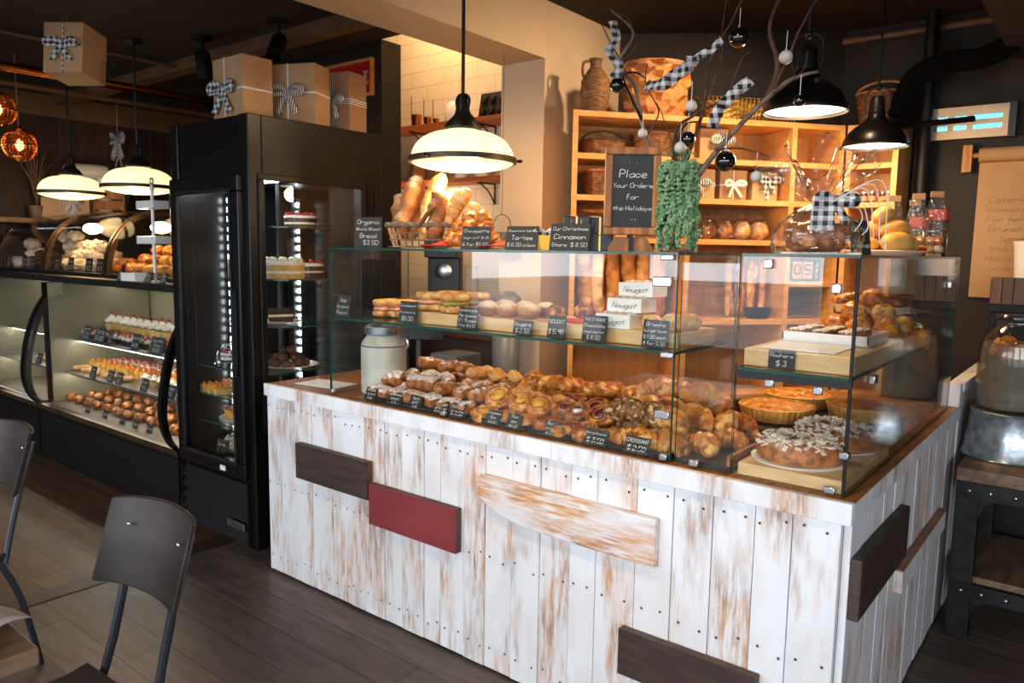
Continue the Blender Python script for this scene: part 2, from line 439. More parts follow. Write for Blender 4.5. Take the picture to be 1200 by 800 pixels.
def whitewash(name, flat=False):
    """white paint worn off rough-sawn boards; the pattern is fixed in the wood"""
    m = bpy.data.materials.new(name); m.use_nodes = True; N = m.node_tree.nodes; L = m.node_tree.links; b = N['Principled BSDF']
    tc = N.new('ShaderNodeTexCoord'); g = N.new('ShaderNodeNewGeometry')
    mul = N.new('ShaderNodeMath'); mul.operation = 'MULTIPLY'; mul.inputs[1].default_value = 53
    L.new(g.outputs['Random Per Island'], mul.inputs[0])
    ad = N.new('ShaderNodeVectorMath'); L.new(tc.outputs['Object'], ad.inputs[0]); L.new(mul.outputs[0], ad.inputs[1])
    def nz(scale, st, det=5, ro=.6):
        mp = N.new('ShaderNodeMapping'); mp.inputs['Scale'].default_value = (st[2], st[1], st[0]) if flat else st; L.new(ad.outputs[0], mp.inputs['Vector'])
        n = N.new('ShaderNodeTexNoise'); n.inputs['Scale'].default_value = scale; n.inputs['Detail'].default_value = det
        n.inputs['Roughness'].default_value = ro
        L.new(mp.outputs[0], n.inputs['Vector']); return n.outputs[0]
    def mr(x, a, c, lo=0, hi=1):
        r = N.new('ShaderNodeMapRange'); L.new(x, r.inputs[0]); r.inputs[1].default_value = a; r.inputs[2].default_value = c
        r.inputs[3].default_value = lo; r.inputs[4].default_value = hi; return r.outputs[0]
    def ma(op, a, c):
        x = N.new('ShaderNodeMath'); x.operation = op
        for i, q in enumerate((a, c)):
            if isinstance(q, (int, float)): x.inputs[i].default_value = q
            else: L.new(q, x.inputs[i])
        return x.outputs[0]
    patch = mr(nz(2.2, (2.6, 2.6, .8), 3), .36 if flat else .48, .5 if flat else .62)
    fine = mr(nz(16, (4, 4, .5), 6, .7), .36 if flat else .38, .56 if flat else .60)
    w = N.new('ShaderNodeTexWave'); w.inputs['Scale'].default_value = 62; w.inputs['Distortion'].default_value = 9; w.inputs['Detail Scale'].default_value = .35; w.bands_direction = 'DIAGONAL'
    L.new(ad.outputs[0], w.inputs['Vector'])
    sawm = ma('MULTIPLY', mr(w.outputs[0], .5, .95), mr(nz(3, (1.5, 1.5, .8), 2), .46, .62))
    wear = ma('MULTIPLY', patch, fine)
    wear = ma('MAXIMUM', wear, ma('MULTIPLY', sawm, .42))
    wear = ma('MINIMUM', ma('MULTIPLY', wear, 1.0), 1)
    m1 = N.new('ShaderNodeMix'); m1.data_type = 'RGBA'; L.new(nz(7, (3, 3, .5), 4), m1.inputs[0])
    m1.inputs[6].default_value = lin(238, 240, 244)+(1,); m1.inputs[7].default_value = lin(222, 222, 226)+(1,)
    m2 = N.new('ShaderNodeMix'); m2.data_type = 'RGBA'; L.new(mr(nz(5, (1, 1, 1), 2), .4, .6), m2.inputs[0])
    m2.inputs[6].default_value = lin(*((212, 146, 78) if flat else (206, 156, 116)))+(1,); m2.inputs[7].default_value = lin(*((176, 112, 64) if flat else (170, 136, 116)))+(1,)
    m3 = N.new('ShaderNodeMix'); m3.data_type = 'RGBA'; L.new(wear, m3.inputs[0]); L.new(m1.outputs[2], m3.inputs[6]); L.new(m2.outputs[2], m3.inputs[7])
    L.new(m3.outputs[2], b.inputs['Base Color']); b.inputs['Roughness'].default_value = .7
    bp = N.new('ShaderNodeBump'); bp.inputs['Strength'].default_value = .25; bp.inputs['Distance'].default_value = .006
    L.new(wear, bp.inputs['Height']); bp.invert = True; L.new(bp.outputs[0], b.inputs['Normal'])
    MATS[name] = m
    return m
whitewash('whitewashed wood')
whitewash('worn white board', True)

def floor_mat(name, cols, seam=(18, 14, 12), turn=False, bw=1.35, rh=.165):
    m = bpy.data.materials.new(name); m.use_nodes = True; N = m.node_tree.nodes; L = m.node_tree.links; b = N['Principled BSDF']
    tc = N.new('ShaderNodeTexCoord')
    br = N.new('ShaderNodeTexBrick'); br.inputs['Scale'].default_value = 1; br.inputs['Brick Width'].default_value = bw
    br.inputs['Row Height'].default_value = rh; br.inputs['Mortar Size'].default_value = .0022; br.offset = .37; br.offset_frequency = 2
    br.inputs['Color1'].default_value = lin(*cols[0])+(1,); br.inputs['Color2'].default_value = lin(*cols[1])+(1,); br.inputs['Mortar'].default_value = lin(*seam)+(1,)
    L.new(tc.outputs['Object'], br.inputs['Vector'])
    mp = N.new('ShaderNodeMapping'); mp.inputs['Scale'].default_value = (1, 7, 1); L.new(tc.outputs['Object'], mp.inputs['Vector'])
    n = N.new('ShaderNodeTexNoise'); n.inputs['Scale'].default_value = 4; n.inputs['Detail'].default_value = 7; n.inputs['Roughness'].default_value = .65; L.new(mp.outputs[0], n.inputs['Vector'])
    mr = N.new('ShaderNodeMapRange'); mr.inputs[1].default_value = .3; mr.inputs[2].default_value = .7; mr.inputs[3].default_value = .55; mr.inputs[4].default_value = 1.4; L.new(n.outputs[0], mr.inputs[0])
    mx = N.new('ShaderNodeMix'); mx.data_type = 'RGBA'; mx.blend_type = 'MULTIPLY'; mx.inputs[0].default_value = 1
    L.new(br.outputs['Color'], mx.inputs[6]); L.new(mr.outputs[0], mx.inputs[7]); L.new(mx.outputs[2], b.inputs['Base Color'])
    n2 = N.new('ShaderNodeTexNoise'); n2.inputs['Scale'].default_value = 2; L.new(tc.outputs['Object'], n2.inputs['Vector'])
    m4 = N.new('ShaderNodeMapRange'); m4.inputs[3].default_value = .36; m4.inputs[4].default_value = .6; L.new(n2.outputs[0], m4.inputs[0]); L.new(m4.outputs[0], b.inputs['Roughness'])
    bp = N.new('ShaderNodeBump'); bp.inputs['Strength'].default_value = .2; bp.inputs['Distance'].default_value = .004
    L.new(mx.outputs[2], bp.inputs['Height']); L.new(bp.outputs[0], b.inputs['Normal'])
    MATS[name] = m; return m
floor_mat('floor boards', ((98, 84, 76), (74, 62, 56)))
floor_mat('brown floor boards', ((104, 76, 52), (82, 58, 38)), bw=1.1, rh=.15)

def tile_mat():
    m = bpy.data.materials.new('white wall tile'); m.use_nodes = True; N = m.node_tree.nodes; L = m.node_tree.links; b = N['Principled BSDF']
    tc = N.new('ShaderNodeTexCoord'); mp = N.new('ShaderNodeMapping'); mp.inputs['Rotation'].default_value = (PI/2, 0, 0); L.new(tc.outputs['Object'], mp.inputs['Vector'])
    br = N.new('ShaderNodeTexBrick'); br.inputs['Scale'].default_value = 1; br.inputs['Brick Width'].default_value = .3; br.inputs['Row Height'].default_value = .1
    br.inputs['Mortar Size'].default_value = .003; br.inputs['Color1'].default_value = lin(236, 226, 210)+(1,); br.inputs['Color2'].default_value = lin(230, 218, 200)+(1,)
    br.inputs['Mortar'].default_value = lin(206, 190, 168)+(1,); L.new(mp.outputs[0], br.inputs['Vector']); L.new(br.outputs[0], b.inputs['Base Color'])
    b.inputs['Roughness'].default_value = .3; MATS['white wall tile'] = m
tile_mat()

# ================================================================ the room
H = 2.70
structure(MB().box(-3.42, 3.2, -3.2, 5.2, -.05, 0).build('floor', S('floor boards'), smooth=False))
structure(MB().box(-7.0, -3.54, -3.2, 5.2, -.05, 0).build('floor', S('brown floor boards'), smooth=False))
structure(MB().box(-3.54, -3.42, -3.2, 5.2, -.05, .004).build('trim_1', S('threshold'), smooth=False))
structure(MB().box(-7.0, 3.2, -3.2, 3.05, H, H+.1).box(-7.0, -4.33, 3.05, 5.2, H, H+.1).box(-2.52, 3.2, 3.05, 5.2, H, H+.1).box(-4.33, -2.52, 3.05, 3.9, 3.4, 3.5).box(-4.33, -2.52, 3.05, 3.06, H+.1, 3.4).build('ceiling', S('ceiling paint'), smooth=False))
w = MB()
for i in range(56):
    y0 = -3.2+i*.15
    w.box(-7.0, -6.9+RND.uniform(-.004, .004), y0+.003, y0+.147, 0, 2.53)
structure(w.build('wall_left', S('wall boards'), smooth=False))
structure(MB().box(-7.0, -6.88, -3.2, 5.2, 2.53, H).build('trim_2', S('crown trim'), smooth=False))
structure(MB().box(-7.0, -4.45, 4.9, 5.2, 0, H).build('wall_far', S('wall boards'), smooth=False))
structure(MB().box(-4.45, -3.42, 3.05, 3.2, 0, H).build('wall_dark', S('black wall paint'), smooth=False))
structure(MB().box(-4.45, -4.33, 3.2, 5.2, 0, H).box(-4.45, -4.33, 3.06, 5.2, H+.1, 3.4).build('wall_passage', S('dark wall paint'), smooth=False))
structure(MB().box(-4.33, -2.52, 3.75, 3.9, 0, 3.4).build('wall_kitchen', S('white wall tile'), smooth=False))
structure(MB().box(-2.52, -2.25, 3.05, 3.9, 0, H).box(-2.52, -2.25, 3.05, 3.9, H+.1, 3.4).build('wall_pillar', S('plaster'), smooth=False))
structure(MB().box(-2.52, -2.25, -3.2, 3.05, 2.43, H).build('beam', S('plaster'), smooth=False))
# the back wall: a slanting stretch, then one square to the counter
a, b = Vector((-2.25, 3.745)), Vector((-1.25, 4.42)); d = (b-a).normalized(); nrm = Vector((-d.y, d.x))*.1
structure(MB().prism([a, b, b+nrm, a+nrm], 0, H, 'z').build('wall_corner', S('dark wall paint'), smooth=False))
structure(MB().box(-1.25, 3.2, 4.42, 4.55, 0, H).build('wall_back', S('dark wall paint'), smooth=False))
structure(MB().box(3.0, 3.2, 1.2, 4.42, 0, H).box(3.0, 3.2, -.2, 1.2, 0, H).box(3.0, 3.2, -3.2, -.2, 0, .75).box(3.0, 3.2, -3.2, -.2, 2.35, H).box(3.0, 3.2, -3.2, -2.9, .75, 2.35).build('wall_right', S('front wall paint'), smooth=False))
# street front: brick-coloured piers between tall shop windows, behind the camera
f = MB(); f.box(-7, 3.2, -3.2, -3.0, 0, .55).box(-7, 3.2, -3.2, -3.0, 2.5, H)
for x0, x1 in ((-7, -6.4), (-4.3, -3.9), (-2.0, -1.6), (.35, .75), (2.7, 3.2)): f.box(x0, x1, -3.2, -3.0, .55, 2.5)
structure(f.build('wall_front', S('front wall paint'), smooth=False))
for i, (x0, x1) in enumerate(((-6.4, -4.3), (-3.9, -2.0), (-1.6, .35), (.75, 2.7))):
    k = MB(); t = .05
    k.box(x0, x0+t, -3.16, -3.04, .55, 2.5).box(x1-t, x1, -3.16, -3.04, .55, 2.5).box(x0+t, x1-t, -3.16, -3.04, .55, .55+t).box(x0+t, x1-t, -3.16, -3.04, 2.5-t, 2.5).box(x0+t, x1-t, -3.14, -3.06, 1.98, 2.02)
    structure(k.build('window_%d' % (i+1), S('black metal'), smooth=False))
# ceiling beam in the dark right corner, conduit, post
p = P(1150, 0, z=2.45)
structure(MB().box(p.x, p.x+.5, 1.6, 4.42, 2.45, H).build('beam_right', S('ceiling paint'), smooth=False))
# outside: pavement and street
structure(MB().box(-30, 30, -40, -3.2, -.3, -.12).build('ground', M('asphalt', (104, 106, 110), (92, 94, 98), 2, rough=.9), smooth=False))

# light that comes in from the street
wd = bpy.data.worlds.new('sky'); sc.world = wd; wd.use_nodes = True
bg = wd.node_tree.nodes['Background']; bg.inputs[0].default_value = (.87, .93, 1.0, 1); bg.inputs[1].default_value = 8.4
def portal(name, x0, x1, z0, z1):
    l = bpy.data.lights.new(name, 'AREA'); l.shape = 'RECTANGLE'; l.size = x1-x0; l.size_y = z1-z0
    l.cycles.is_portal = True
    o = bpy.data.objects.new(name, l); COL.objects.link(o); o.location = ((x0+x1)/2, -3.02, (z0+z1)/2); o.rotation_euler = (PI/2, 0, 0)
    return o
for i, (x0, x1) in enumerate(((-6.4, -4.3), (-3.9, -2.0), (-1.6, .35), (.75, 2.7))): portal('window_portal', x0, x1, .55, 2.5)
o = portal('window_portal', -2.9, -.2, .75, 2.35); o.location = (3.02, -1.55, 1.55); o.rotation_euler = (PI/2, 0, PI/2)
def point(name, loc, e, col=(1, .66, .34), r=.04):
    l = bpy.data.lights.new(name, 'POINT'); l.energy = e; l.color = col; l.shadow_soft_size = r
    o = bpy.data.objects.new(name, l); COL.objects.link(o); o.location = loc; return o
def spot(name, loc, target, e, col=(1, .66, .34), size=80, blend=.6, r=.05):
    l = bpy.data.lights.new(name, 'SPOT'); l.energy = e; l.color = col; l.shadow_soft_size = r; l.spot_size = math.radians(size); l.spot_blend = blend
    o = bpy.data.objects.new(name, l); COL.objects.link(o); o.location = loc
    o.rotation_euler = (Vector(target)-Vector(loc)).to_track_quat('-Z', 'Y').to_euler(); return o
# ================================================================ the display counter
CT = .89
ctr = thing('display_counter', 'long L-shaped bakery counter clad in distressed white-painted boards', 'counter', (-1.73, 1.955, 0))
O = Vector((-1.73, 1.955, 0))
def L_(mb, name, mats, root=ctr, org=O, **k):
    """build a part whose mesh was written in world coordinates"""
    mb.v = [p-org for p in mb.v]; return mb.build(name, mats, root, **k)
M('nail', (70, 58, 54), rough=.6)
pl = MB(); x = -2.985; r = random.Random(4)
edges = []
while x < -.56:
    w_ = r.choice((.085, .1, .12, .14)); x1 = min(x+w_, -.488)
    if -.488-x1 < .06: x1 = -.488
    pl.mat(0).box(x+.0012, x1-.0012, 1.962+r.uniform(-.0025, .0025), 1.985, .012, .84)
    edges.append((x, x1)); x = x1
pl.mat(1)
for x0, x1 in edges:
    for zz in (.795, .43, .09):
        for q in (.22, .78):
            cx = x0+(x1-x0)*q+r.uniform(-.008, .008); cz = zz+r.uniform(-.012, .012)
            pl.lathe([(.0001, 0), (.0042, 0)], 8, (0, 0, 0))
            for i in range(-16, 0):
                v = pl.v[i]; pl.v[i] = Vector((cx+v.x, 1.9585, cz+v.y))
L_(pl, 'front_cladding', [S('whitewashed wood'), S('nail')], smooth=False, bevel=.002)
pl = MB(); y = 1.987
while y < 3.58:
    w_ = r.choice((.09, .11, .13)); y1 = min(y+w_, 3.6)
    pl.box(-.49, -.471+r.uniform(-.003, .003), y+.0015, y1-.0015, .012, .84); y = y1
L_(pl, 'side_cladding', S('whitewashed wood'), smooth=False, bevel=.002)
L_(MB().box(-2.985, -1.38, 1.944, 1.965, .835, CT).box(-1.378, -.462, 1.942, 1.965, .833, CT+.001), 'front_fascia', S('whitewashed wood'), smooth=False, bevel=.003)
L_(MB().box(-.487, -.462, 1.966, 3.6, .835, CT-.003), 'side_fascia', S('whitewashed wood'), smooth=False, bevel=.003)
L_(MB().box(-2.985, -.489, 1.966, 2.56, .85, CT-.002).box(-1.1, -.4895, 2.56, 3.6, .85, CT-.002).box(-.4895, -.463, 1.967, 3.6, CT-.003, CT), 'countertop', S('counter wood'), smooth=False)
L_(MB().box(-2.98, -.495, 1.987, 2.5, .03, .849).box(-1.05, -.495, 2.5, 3.58, .03, .849), 'carcass', S('dark board'), smooth=False)
L_(MB().box(-.52, -.462, 3.545, 3.6, CT, .985), 'end_post', S('whitewashed wood'), smooth=False, bevel=.003)
pl = MB(); y = 3.601
while y < 4.38:
    y1 = min(y+.11, 4.4); pl.box(-.495, -.468, y+.001, y1-.001, .012, .95); y = y1
pl.box(-.51, -.455, 3.601, 4.4, .95, .985)
L_(pl, 'end_panel', S('whitewashed wood'), smooth=False, label='low white board panel running on behind the counter')
def accent(name, x0, x1, z0, z1, m, lab, y0=1.928):
    b = MB(); b.box(x0, x1, y0, y0+.0035, z0, z1)
    b.mat(1).box(x0, x1, y0+.0036, 1.957, z0, z1)
    L_(b, name, [S(m), S('cut edge')], smooth=False, label=lab)
accent('accent_board', -2.73, -2.26, .505, .66, 'dark board', 'dark brown board, leftmost on the front')
accent('accent_board', -2.25, -1.78, .412, .577, 'red board', 'red painted board')
accent('accent_board', -1.10, -.672, .215, .36, 'dark board', 'dark brown board low at the right of the front')
b = MB(); poly = [(-1.68, .722), (-1.66, .728), (-.99, .728), (-.99, .58), (-1.30, .582), (-1.42, .583), (-1.5, .588), (-1.58, .603), (-1.64, .628), (-1.683, .655)]
b.prism(poly, 1.93, 1.957, 'y'); o = L_(b, 'accent_board', S('worn white board'), smooth=False, bevel=.004, label='white worn plank with a live edge')
L_(MB().box(-.471, -.44, 1.99, 2.56, .57, .735), 'accent_board', S('dark board'), smooth=False, bevel=.006, label='dark brown board on the right side')
b = MB().box(-.471, -.443, 2.545, 3.3, .45, .52); b.mat(1).box(-.471, -.443, 2.545, 3.3, .5205, .526)
L_(b, 'ledge_board', [S('whitewashed wood'), S('counter wood')], smooth=False, label='narrow white ledge on the right side')

# ================================================================ glass cases on the counter
GM = [GLASS, GE]
def pane(root, name, x0, x1, y0, y1, z0, z1, org, label=None):
    """a pane: the two broad faces are clear glass, the narrow cut edges are green"""
    d = (x1-x0, y1-y0, z1-z0); ax = d.index(min(d))
    b = MB().box(x0, x1, y0, y1, z0, z1)
    pairs = {2: (0, 1), 1: (2, 3), 0: (4, 5)}
    b.m = [0 if i in pairs[ax] else 1 for i in range(6)]
    b.v = [p-org for p in b.v]
    return b.build(name, GM, root, smooth=False, label=label)
T = .007
YA0, YA1 = 1.99, 2.44; XA0, XA1 = -2.565, -.982
oa = Vector((-1.77, 2.2, CT)); ca = thing('glass_display_case', 'long glass display case on the front run of the white counter', 'display case', oa)
ZT = 1.497
pane(ca, 'front_pane', XA0, XA1, YA0, YA0+T, CT+.004, ZT, oa)
pane(ca, 'end_pane', XA0, XA0+T, YA0+T, YA1, CT+.004, ZT, oa)
pane(ca, 'end_pane', XA1-T, XA1, YA0+T, YA1, CT+.004, ZT, oa)
pane(ca, 'top_pane', XA0, XA1, YA0, YA1-.05, ZT, ZT+.008, oa)
pane(ca, 'glass_shelf', XA0+T, XA1-T, YA0+.012, YA1-.06, 1.207, 1.217, oa)
def clip(root, org, c, d=(.03, .022, .03)):
    MB().cbox(Vector(c)-org, tuple(q*.82 for q in d)).build('metal_clip', S('steel'), root, bevel=.003)
for xx in (XA0+.02, -1.9, XA1-.02): clip(ca, oa, (xx, YA0-.003, CT+.014), (.03, .02, .022))
clip(ca, oa, (XA1-.045, YA0-.004, 1.42), (.075, .014, .035)); clip(ca, oa, (XA1-.03, YA0-.004, 1.03), (.06, .014, .03))
clip(ca, oa, (XA1-.03, YA0-.006, 1.49), (.05, .012, .02)); clip(ca, oa, (XA1-.02, YA0-.006, 1.208), (.05, .012, .02))
XB0, XB1, YB1 = -.795, -.495, 3.50
ob = Vector((-.645, 2.74, CT)); cb = thing('glass_display_case', 'deep glass display case along the right end of the white counter', 'display case', ob)
pane(cb, 'front_pane', XB0, XB1, YA0, YA0+T, CT+.004, ZT, ob)
pane(cb, 'corner_pane', XA1+.014, XB0-.004, YA0, YA0+T, CT+.004, ZT-.02, ob)
pane(cb, 'side_pane', XB1-T, XB1, YA0+T, YB1, CT+.004, ZT, ob)
pane(cb, 'end_pane', XB0, XB1-T, YB1-T, YB1, CT+.004, ZT, ob)
pane(cb, 'top_pane', XB0, XB1, YA0, YB1, ZT, ZT+.008, ob)
pane(cb, 'glass_shelf', XB0+.004, XB1-T, YA0+T, 3.1, 1.186, 1.196, ob)
MB().tube([Vector((XB1-.004, YA0+.003, CT+.002))-ob, Vector((XB1-.004, YA0+.003, ZT))-ob], .0045, 8).build('corner_seal', S('black metal'), cb)
MB().box(XB0-ob.x, XB1-ob.x, YA0-.002-ob.y, YA0+.006-ob.y, 1.168-CT, 1.186-CT).build('shelf_rail', S('black metal'), cb, smooth=False)
for c, d in (((-.53, YA0-.004, CT+.014), (.035, .018, .022)), ((-.905, YA0-.004, CT+.014), (.035, .018, .022)), ((-.72, YA0-.004, 1.478), (.03, .014, .03)),
             ((-.545, YA0-.003, 1.42), (.03, .018, .03)), ((-.50, YA0+.0, 1.0), (.03, .03, .022)), ((-.70, YA0-.004, 1.162), (.03, .014, .025)), ((-.575, YA0-.004, 1.157), (.03, .014, .025)),
             ((-.493, YA0+.22, 1.17), (.016, .05, .03)), ((-.493, 3.3, 1.40), (.016, .03, .03))):
    clip(cb, ob, c, d)

# ================================================================ tall refrigerated cabinet
FX0, FX1, FY0, FY1, FH = -3.772, -3.085, 1.958, 2.745, 2.097
of = Vector(((FX0+FX1)/2, (FY0+FY1)/2, 0))
fr = thing('display_refrigerator', 'tall black glass-sided refrigerated cabinet at the left end of the white counter', 'refrigerator', of)
b = MB()
def fb(x0, x1, y0, y1, z0, z1): b.box(x0-of.x, x1-of.x, y0-of.y, y1-of.y, z0, z1)
p_ = .07
for xx in (FX0, FX1-p_): 
    fb(xx, xx+p_, FY0, FY0+p_, .06, FH); fb(xx, xx+p_, FY1-.13, FY1, .06, FH)
fb(FX0+p_, FX1-p_, FY0+.012, FY1-.02, 1.83, FH)                     # head
fb(FX0, FX0+.03, FY0+p_, FY1-.13, .06, FH)                          # closed left side
fb(FX0+p_, FX1-p_, FY1-.03, FY1, .06, 1.83)                         # closed back
fb(FX1-.05, FX1, FY0+p_, FY1-.13, 1.82, FH); fb(FX1-.05, FX1, FY0+p_, FY1-.13, .06, .42)
fb(FX0+.03, FX1-.05, FY0+p_, FY1-.13, .38, .42)                     # floor of the chamber
fb(FX0+p_, FX1-p_, FY0+.02, FY0+.06, .06, .40)
b.build('cabinet_body', S('black gloss'), fr, smooth=False, bevel=.004)
def frame_rect(x0, x1, z0, z1, w_, y0, y1):
    k = MB(); k.box(x0, x1, y0, y1, z0, z0+w_).box(x0, x1, y0, y1, z1-w_, z1).box(x0, x0+w_, y0, y1, z0+w_, z1-w_).box(x1-w_, x1, y0, y1, z0+w_, z1-w_); return k
d0, d1 = -3.742-of.x, -3.128-of.x
dr = frame_rect(d0, d1, .405, 1.828, .075, FY0-.03-of.y, FY0+.008-of.y).build('door', S('black gloss'), fr, smooth=False, bevel=.006)
frame_rect(d0+.062, d1-.062, .465, 1.768, .018, FY0-.036-of.y, FY0-.031-of.y).build('gasket_trim', S('iron'), dr, smooth=False, bevel=.002)
g = MB().box(d0+.075, d1-.075, FY0-.02-of.y, FY0-.014-of.y, .48, 1.753); g.build('door_glass', GLASS, dr, smooth=False)
h_ = MB(); h_.box(d1-.055, d1-.03, FY0-.037-of.y, FY0-.031-of.y, .9, 1.3); h_.build('grip_strip', S('grille black'), dr, bevel=.002)
MB().cbox((d1-.19, FY0-.032-of.y, .435), (.045, .003, .024)).build('sticker', S('white card'), dr, smooth=False)
MB().cbox((d0-.012, FY0-.003-of.y, .47), (.03, .004, .06)).build('sticker', S('white card'), fr, smooth=False)
gr = MB()
for k in range(5):
    z = .09+k*.058
    gr.prism([(FY0-.022-of.y, z), (FY0-.004-of.y, z+.006), (FY0+.014-of.y, z+.05), (FY0+.004-of.y, z+.05)], d0+.01, d1-.01, 'x')
gr.box(d0, d0+.01, FY0-.02-of.y, FY0+.015-of.y, .075, .39).box(d1-.01, d1, FY0-.02-of.y, FY0+.015-of.y, .075, .39)
gr.build('grille', S('grille black'), fr, smooth=False)
bd = MB().cbox((d1-.095, FY0-.027-of.y, .17), (.15, .008, .036)).build('brand_badge', S('brushed steel'), fr, smooth=False, bevel=.002)
lettering(MB(), ['True'], .14, .034, wt=.2, slant=.25).build('lettering', S('red board'), bd, loc=(d1-.095, FY0-.033-of.y, .17), smooth=False)
# side window (faces the counter)
sw = MB(); y0, y1, z0, z1, w_ = FY0+.045-of.y, FY1-.12-of.y, .62, 1.835, .03
for a_ in ((y0, y1, z0, z0+w_), (y0, y1, z1-w_, z1), (y0, y0+w_, z0+w_, z1-w_), (y1-w_, y1, z0+w_, z1-w_)):
    sw.box(FX1-.002-of.x, FX1+.012-of.x, *a_)
sw = sw.build('side_window', S('black gloss'), fr, smooth=False, bevel=.004)
MB().box(FX1+.001-of.x, FX1+.006-of.x, y0+w_, y1-w_, z0+w_, z1-w_).build('window_glass', GLASS, sw, smooth=False)
b = MB()
for yy in (FY1-.1, FY1-.085, FY1-.05): b.box(FX1-.001-of.x, FX1+.006-of.x, yy-of.y, yy+.006-of.y, .1, 1.84)
b.build('hinge_trim', S('iron'), fr, smooth=False)
pc = Vector((-3.40, 2.33, 0))-of
MB().box(FX0+.1-of.x, FX1-.12-of.x, FY0+.2-of.y, FY0+.24-of.y, 1.815, 1.829).build('top_light', S('led glow'), fr, smooth=False)
MB().tube([pc+Vector((0, 0, .42)), pc+Vector((0, 0, 1.83))], .018, 10).build('shelf_pole', S('black metal'), fr)
for z in (.60, .74, .89):
    pane(fr, 'glass_shelf', FX0+.035, FX1-.06, FY0+.075, FY1-.14, z-.004, z+.004, of)
for z in (1.115, 1.345, 1.60):
    b = MB(); b.lathe([(.03, -.004), (.285, -.004), (.285, .004), (.03, .004), (.03, -.004)], 40, (pc.x, pc.y, z))
    n = 40; b.m = [1 if (i//n) == 1 else 0 for i in range(len(b.f))]
    b.build('glass_shelf', GM, fr, smooth=False)
for (xx, yy) in ((-3.69, 2.66), (-3.705, 2.235)):
    b = MB()
    b.box(xx-of.x-.011, xx-of.x+.011, yy-of.y-.006, yy-of.y+.002, .5, 1.78)
    ls = b.build('light_strip', S('brushed steel'), fr, smooth=False)
    led = None
    for k in range(26):
        if led is None:
            led = MB().cbox((0, 0, 0), (.013, .006, .024)).build('led', S('led glow'), ls, loc=(xx-of.x, yy-.009-of.y, .52+k*.049), smooth=False)
        else:
            q = led.copy(); COL.objects.link(q); q.location = (xx-of.x, yy-.009-of.y, .52+k*.049)

# ================================================================ long curved display cases at the left
CURV = [(1.955, .42), (1.90, .50), (1.875, .62), (1.885, .75), (1.915, .90), (1.965, 1.04), (2.03, 1.15), (2.10, 1.225), (2.13, 1.245)]
def smooth_curve(c, n=4): return [(p.x, p.y) for p in curve_pts([(a, b_, 0) for a, b_ in c], n)]
SC = smooth_curve(CURV)
M('case liner', (140, 134, 108), (130, 124, 98), 3, rough=.5)
M('shelf lamp', (248, 244, 230), rough=.4, emit=36)
M('case floor', (120, 104, 84), (104, 88, 70), 5, rough=.6)
def curved_case(x0, x1, label):
    o_ = Vector(((x0+x1)/2, 2.4, 0)); t = thing('curved_display_case', label, 'display case', o_, group=None)
    a, b_ = x0-o_.x, x1-o_.x; Y = o_.y
    m = MB(); m.box(a, b_, 2.03-Y, 2.86-Y, 0, .07); m.box(a, b_, 1.965-Y, 2.9-Y, .071, .41)
    m.build('base_cabinet', S('black satin'), t, smooth=False, bevel=.004)
    MB().box(a+.01, b_-.01, 1.956-Y, 1.964-Y, .09, .375).build('kick_panel', S('black satin'), t, smooth=False)
    MB().prism([(1.95-Y, .395), (1.945-Y, .43), (1.985-Y, .43), (1.985-Y, .395)], a, b_, 'x').build('glass_rail', S('bronze trim'), t, smooth=False)
    for e0, e1 in ((a, a+.035), (b_-.035, b_)):
        outer = [(y-.006-Y, z) for y, z in SC]
        inner = [(2.13-Y, 1.19)]+[(y+.03-Y, max(z-.012, .43)) for y, z in reversed(SC[:-3])]
        k = MB(); poly = outer+[(2.17-Y, 1.245)]+inner
        k.prism(poly, e0, e1, 'x'); k.prism([(1.955-Y, .42), (2.0-Y, .42), (2.04-Y, .07), (1.97-Y, .07)], e0-.001, e1+.001, 'x')
        k.build('end_frame', S('black gloss'), t, angle=35)
    R = []
    for th in (0, .006): R.append([(y+th-Y, z) for y, z in SC])
    g = MB(); poly = R[0]+R[1][::-1]
    g.prism(poly, a+.036, b_-.036, 'x'); g.build('curved_glass', GLASS, t, angle=40)
    m = MB(); m.box(a, b_, 2.10-Y, 2.9-Y, 1.245, 1.30); m.box(a, b_, 1.985-Y, 2.10-Y, 1.27, 1.30)
    m.build('top_ledge', S('iron'), t, smooth=False, bevel=.003)
    MB().box(a+.036, b_-.036, 1.99-Y, 2.71-Y, .411, .43).build('case_floor', S('case floor'), t, smooth=False)
    m = MB(); m.box(a+.036, b_-.036, 2.72-Y, 2.74-Y, .43, 1.244)
    MB().box(a+.036, a+.045, 2.03-Y, 2.71-Y, .431, 1.244).build('end_liner', S('case liner'), t, smooth=False); MB().box(b_-.045, b_-.036, 2.03-Y, 2.71-Y, .431, 1.244).build('end_liner', S('black satin'), t, smooth=False)
    m.build('liner', S('case liner'), t, smooth=False)
    for z, yf in ((.86, 2.16), (.635, 2.10)):
        s_ = MB().box(a+.046, b_-.046, yf-Y, 2.71-Y, z-.012, z).build('display_shelf', S('steel'), t, smooth=False)
        MB().box(a+.06, b_-.06, yf+.03-Y, yf+.045-Y, z-.022, z-.0125).build('shelf_light', S('shelf lamp'), s_, smooth=False)
    MB().box(a+.06, b_-.06, 2.45-Y, 2.475-Y, 1.228, 1.244).build('case_light', S('case lamp'), t, smooth=False)
    return t
curved_case(-5.66, -3.80, 'black curved-glass pastry case next to the tall black refrigerator')
curved_case(-6.86, -5.68, 'black curved-glass pastry case cut off by the left edge')
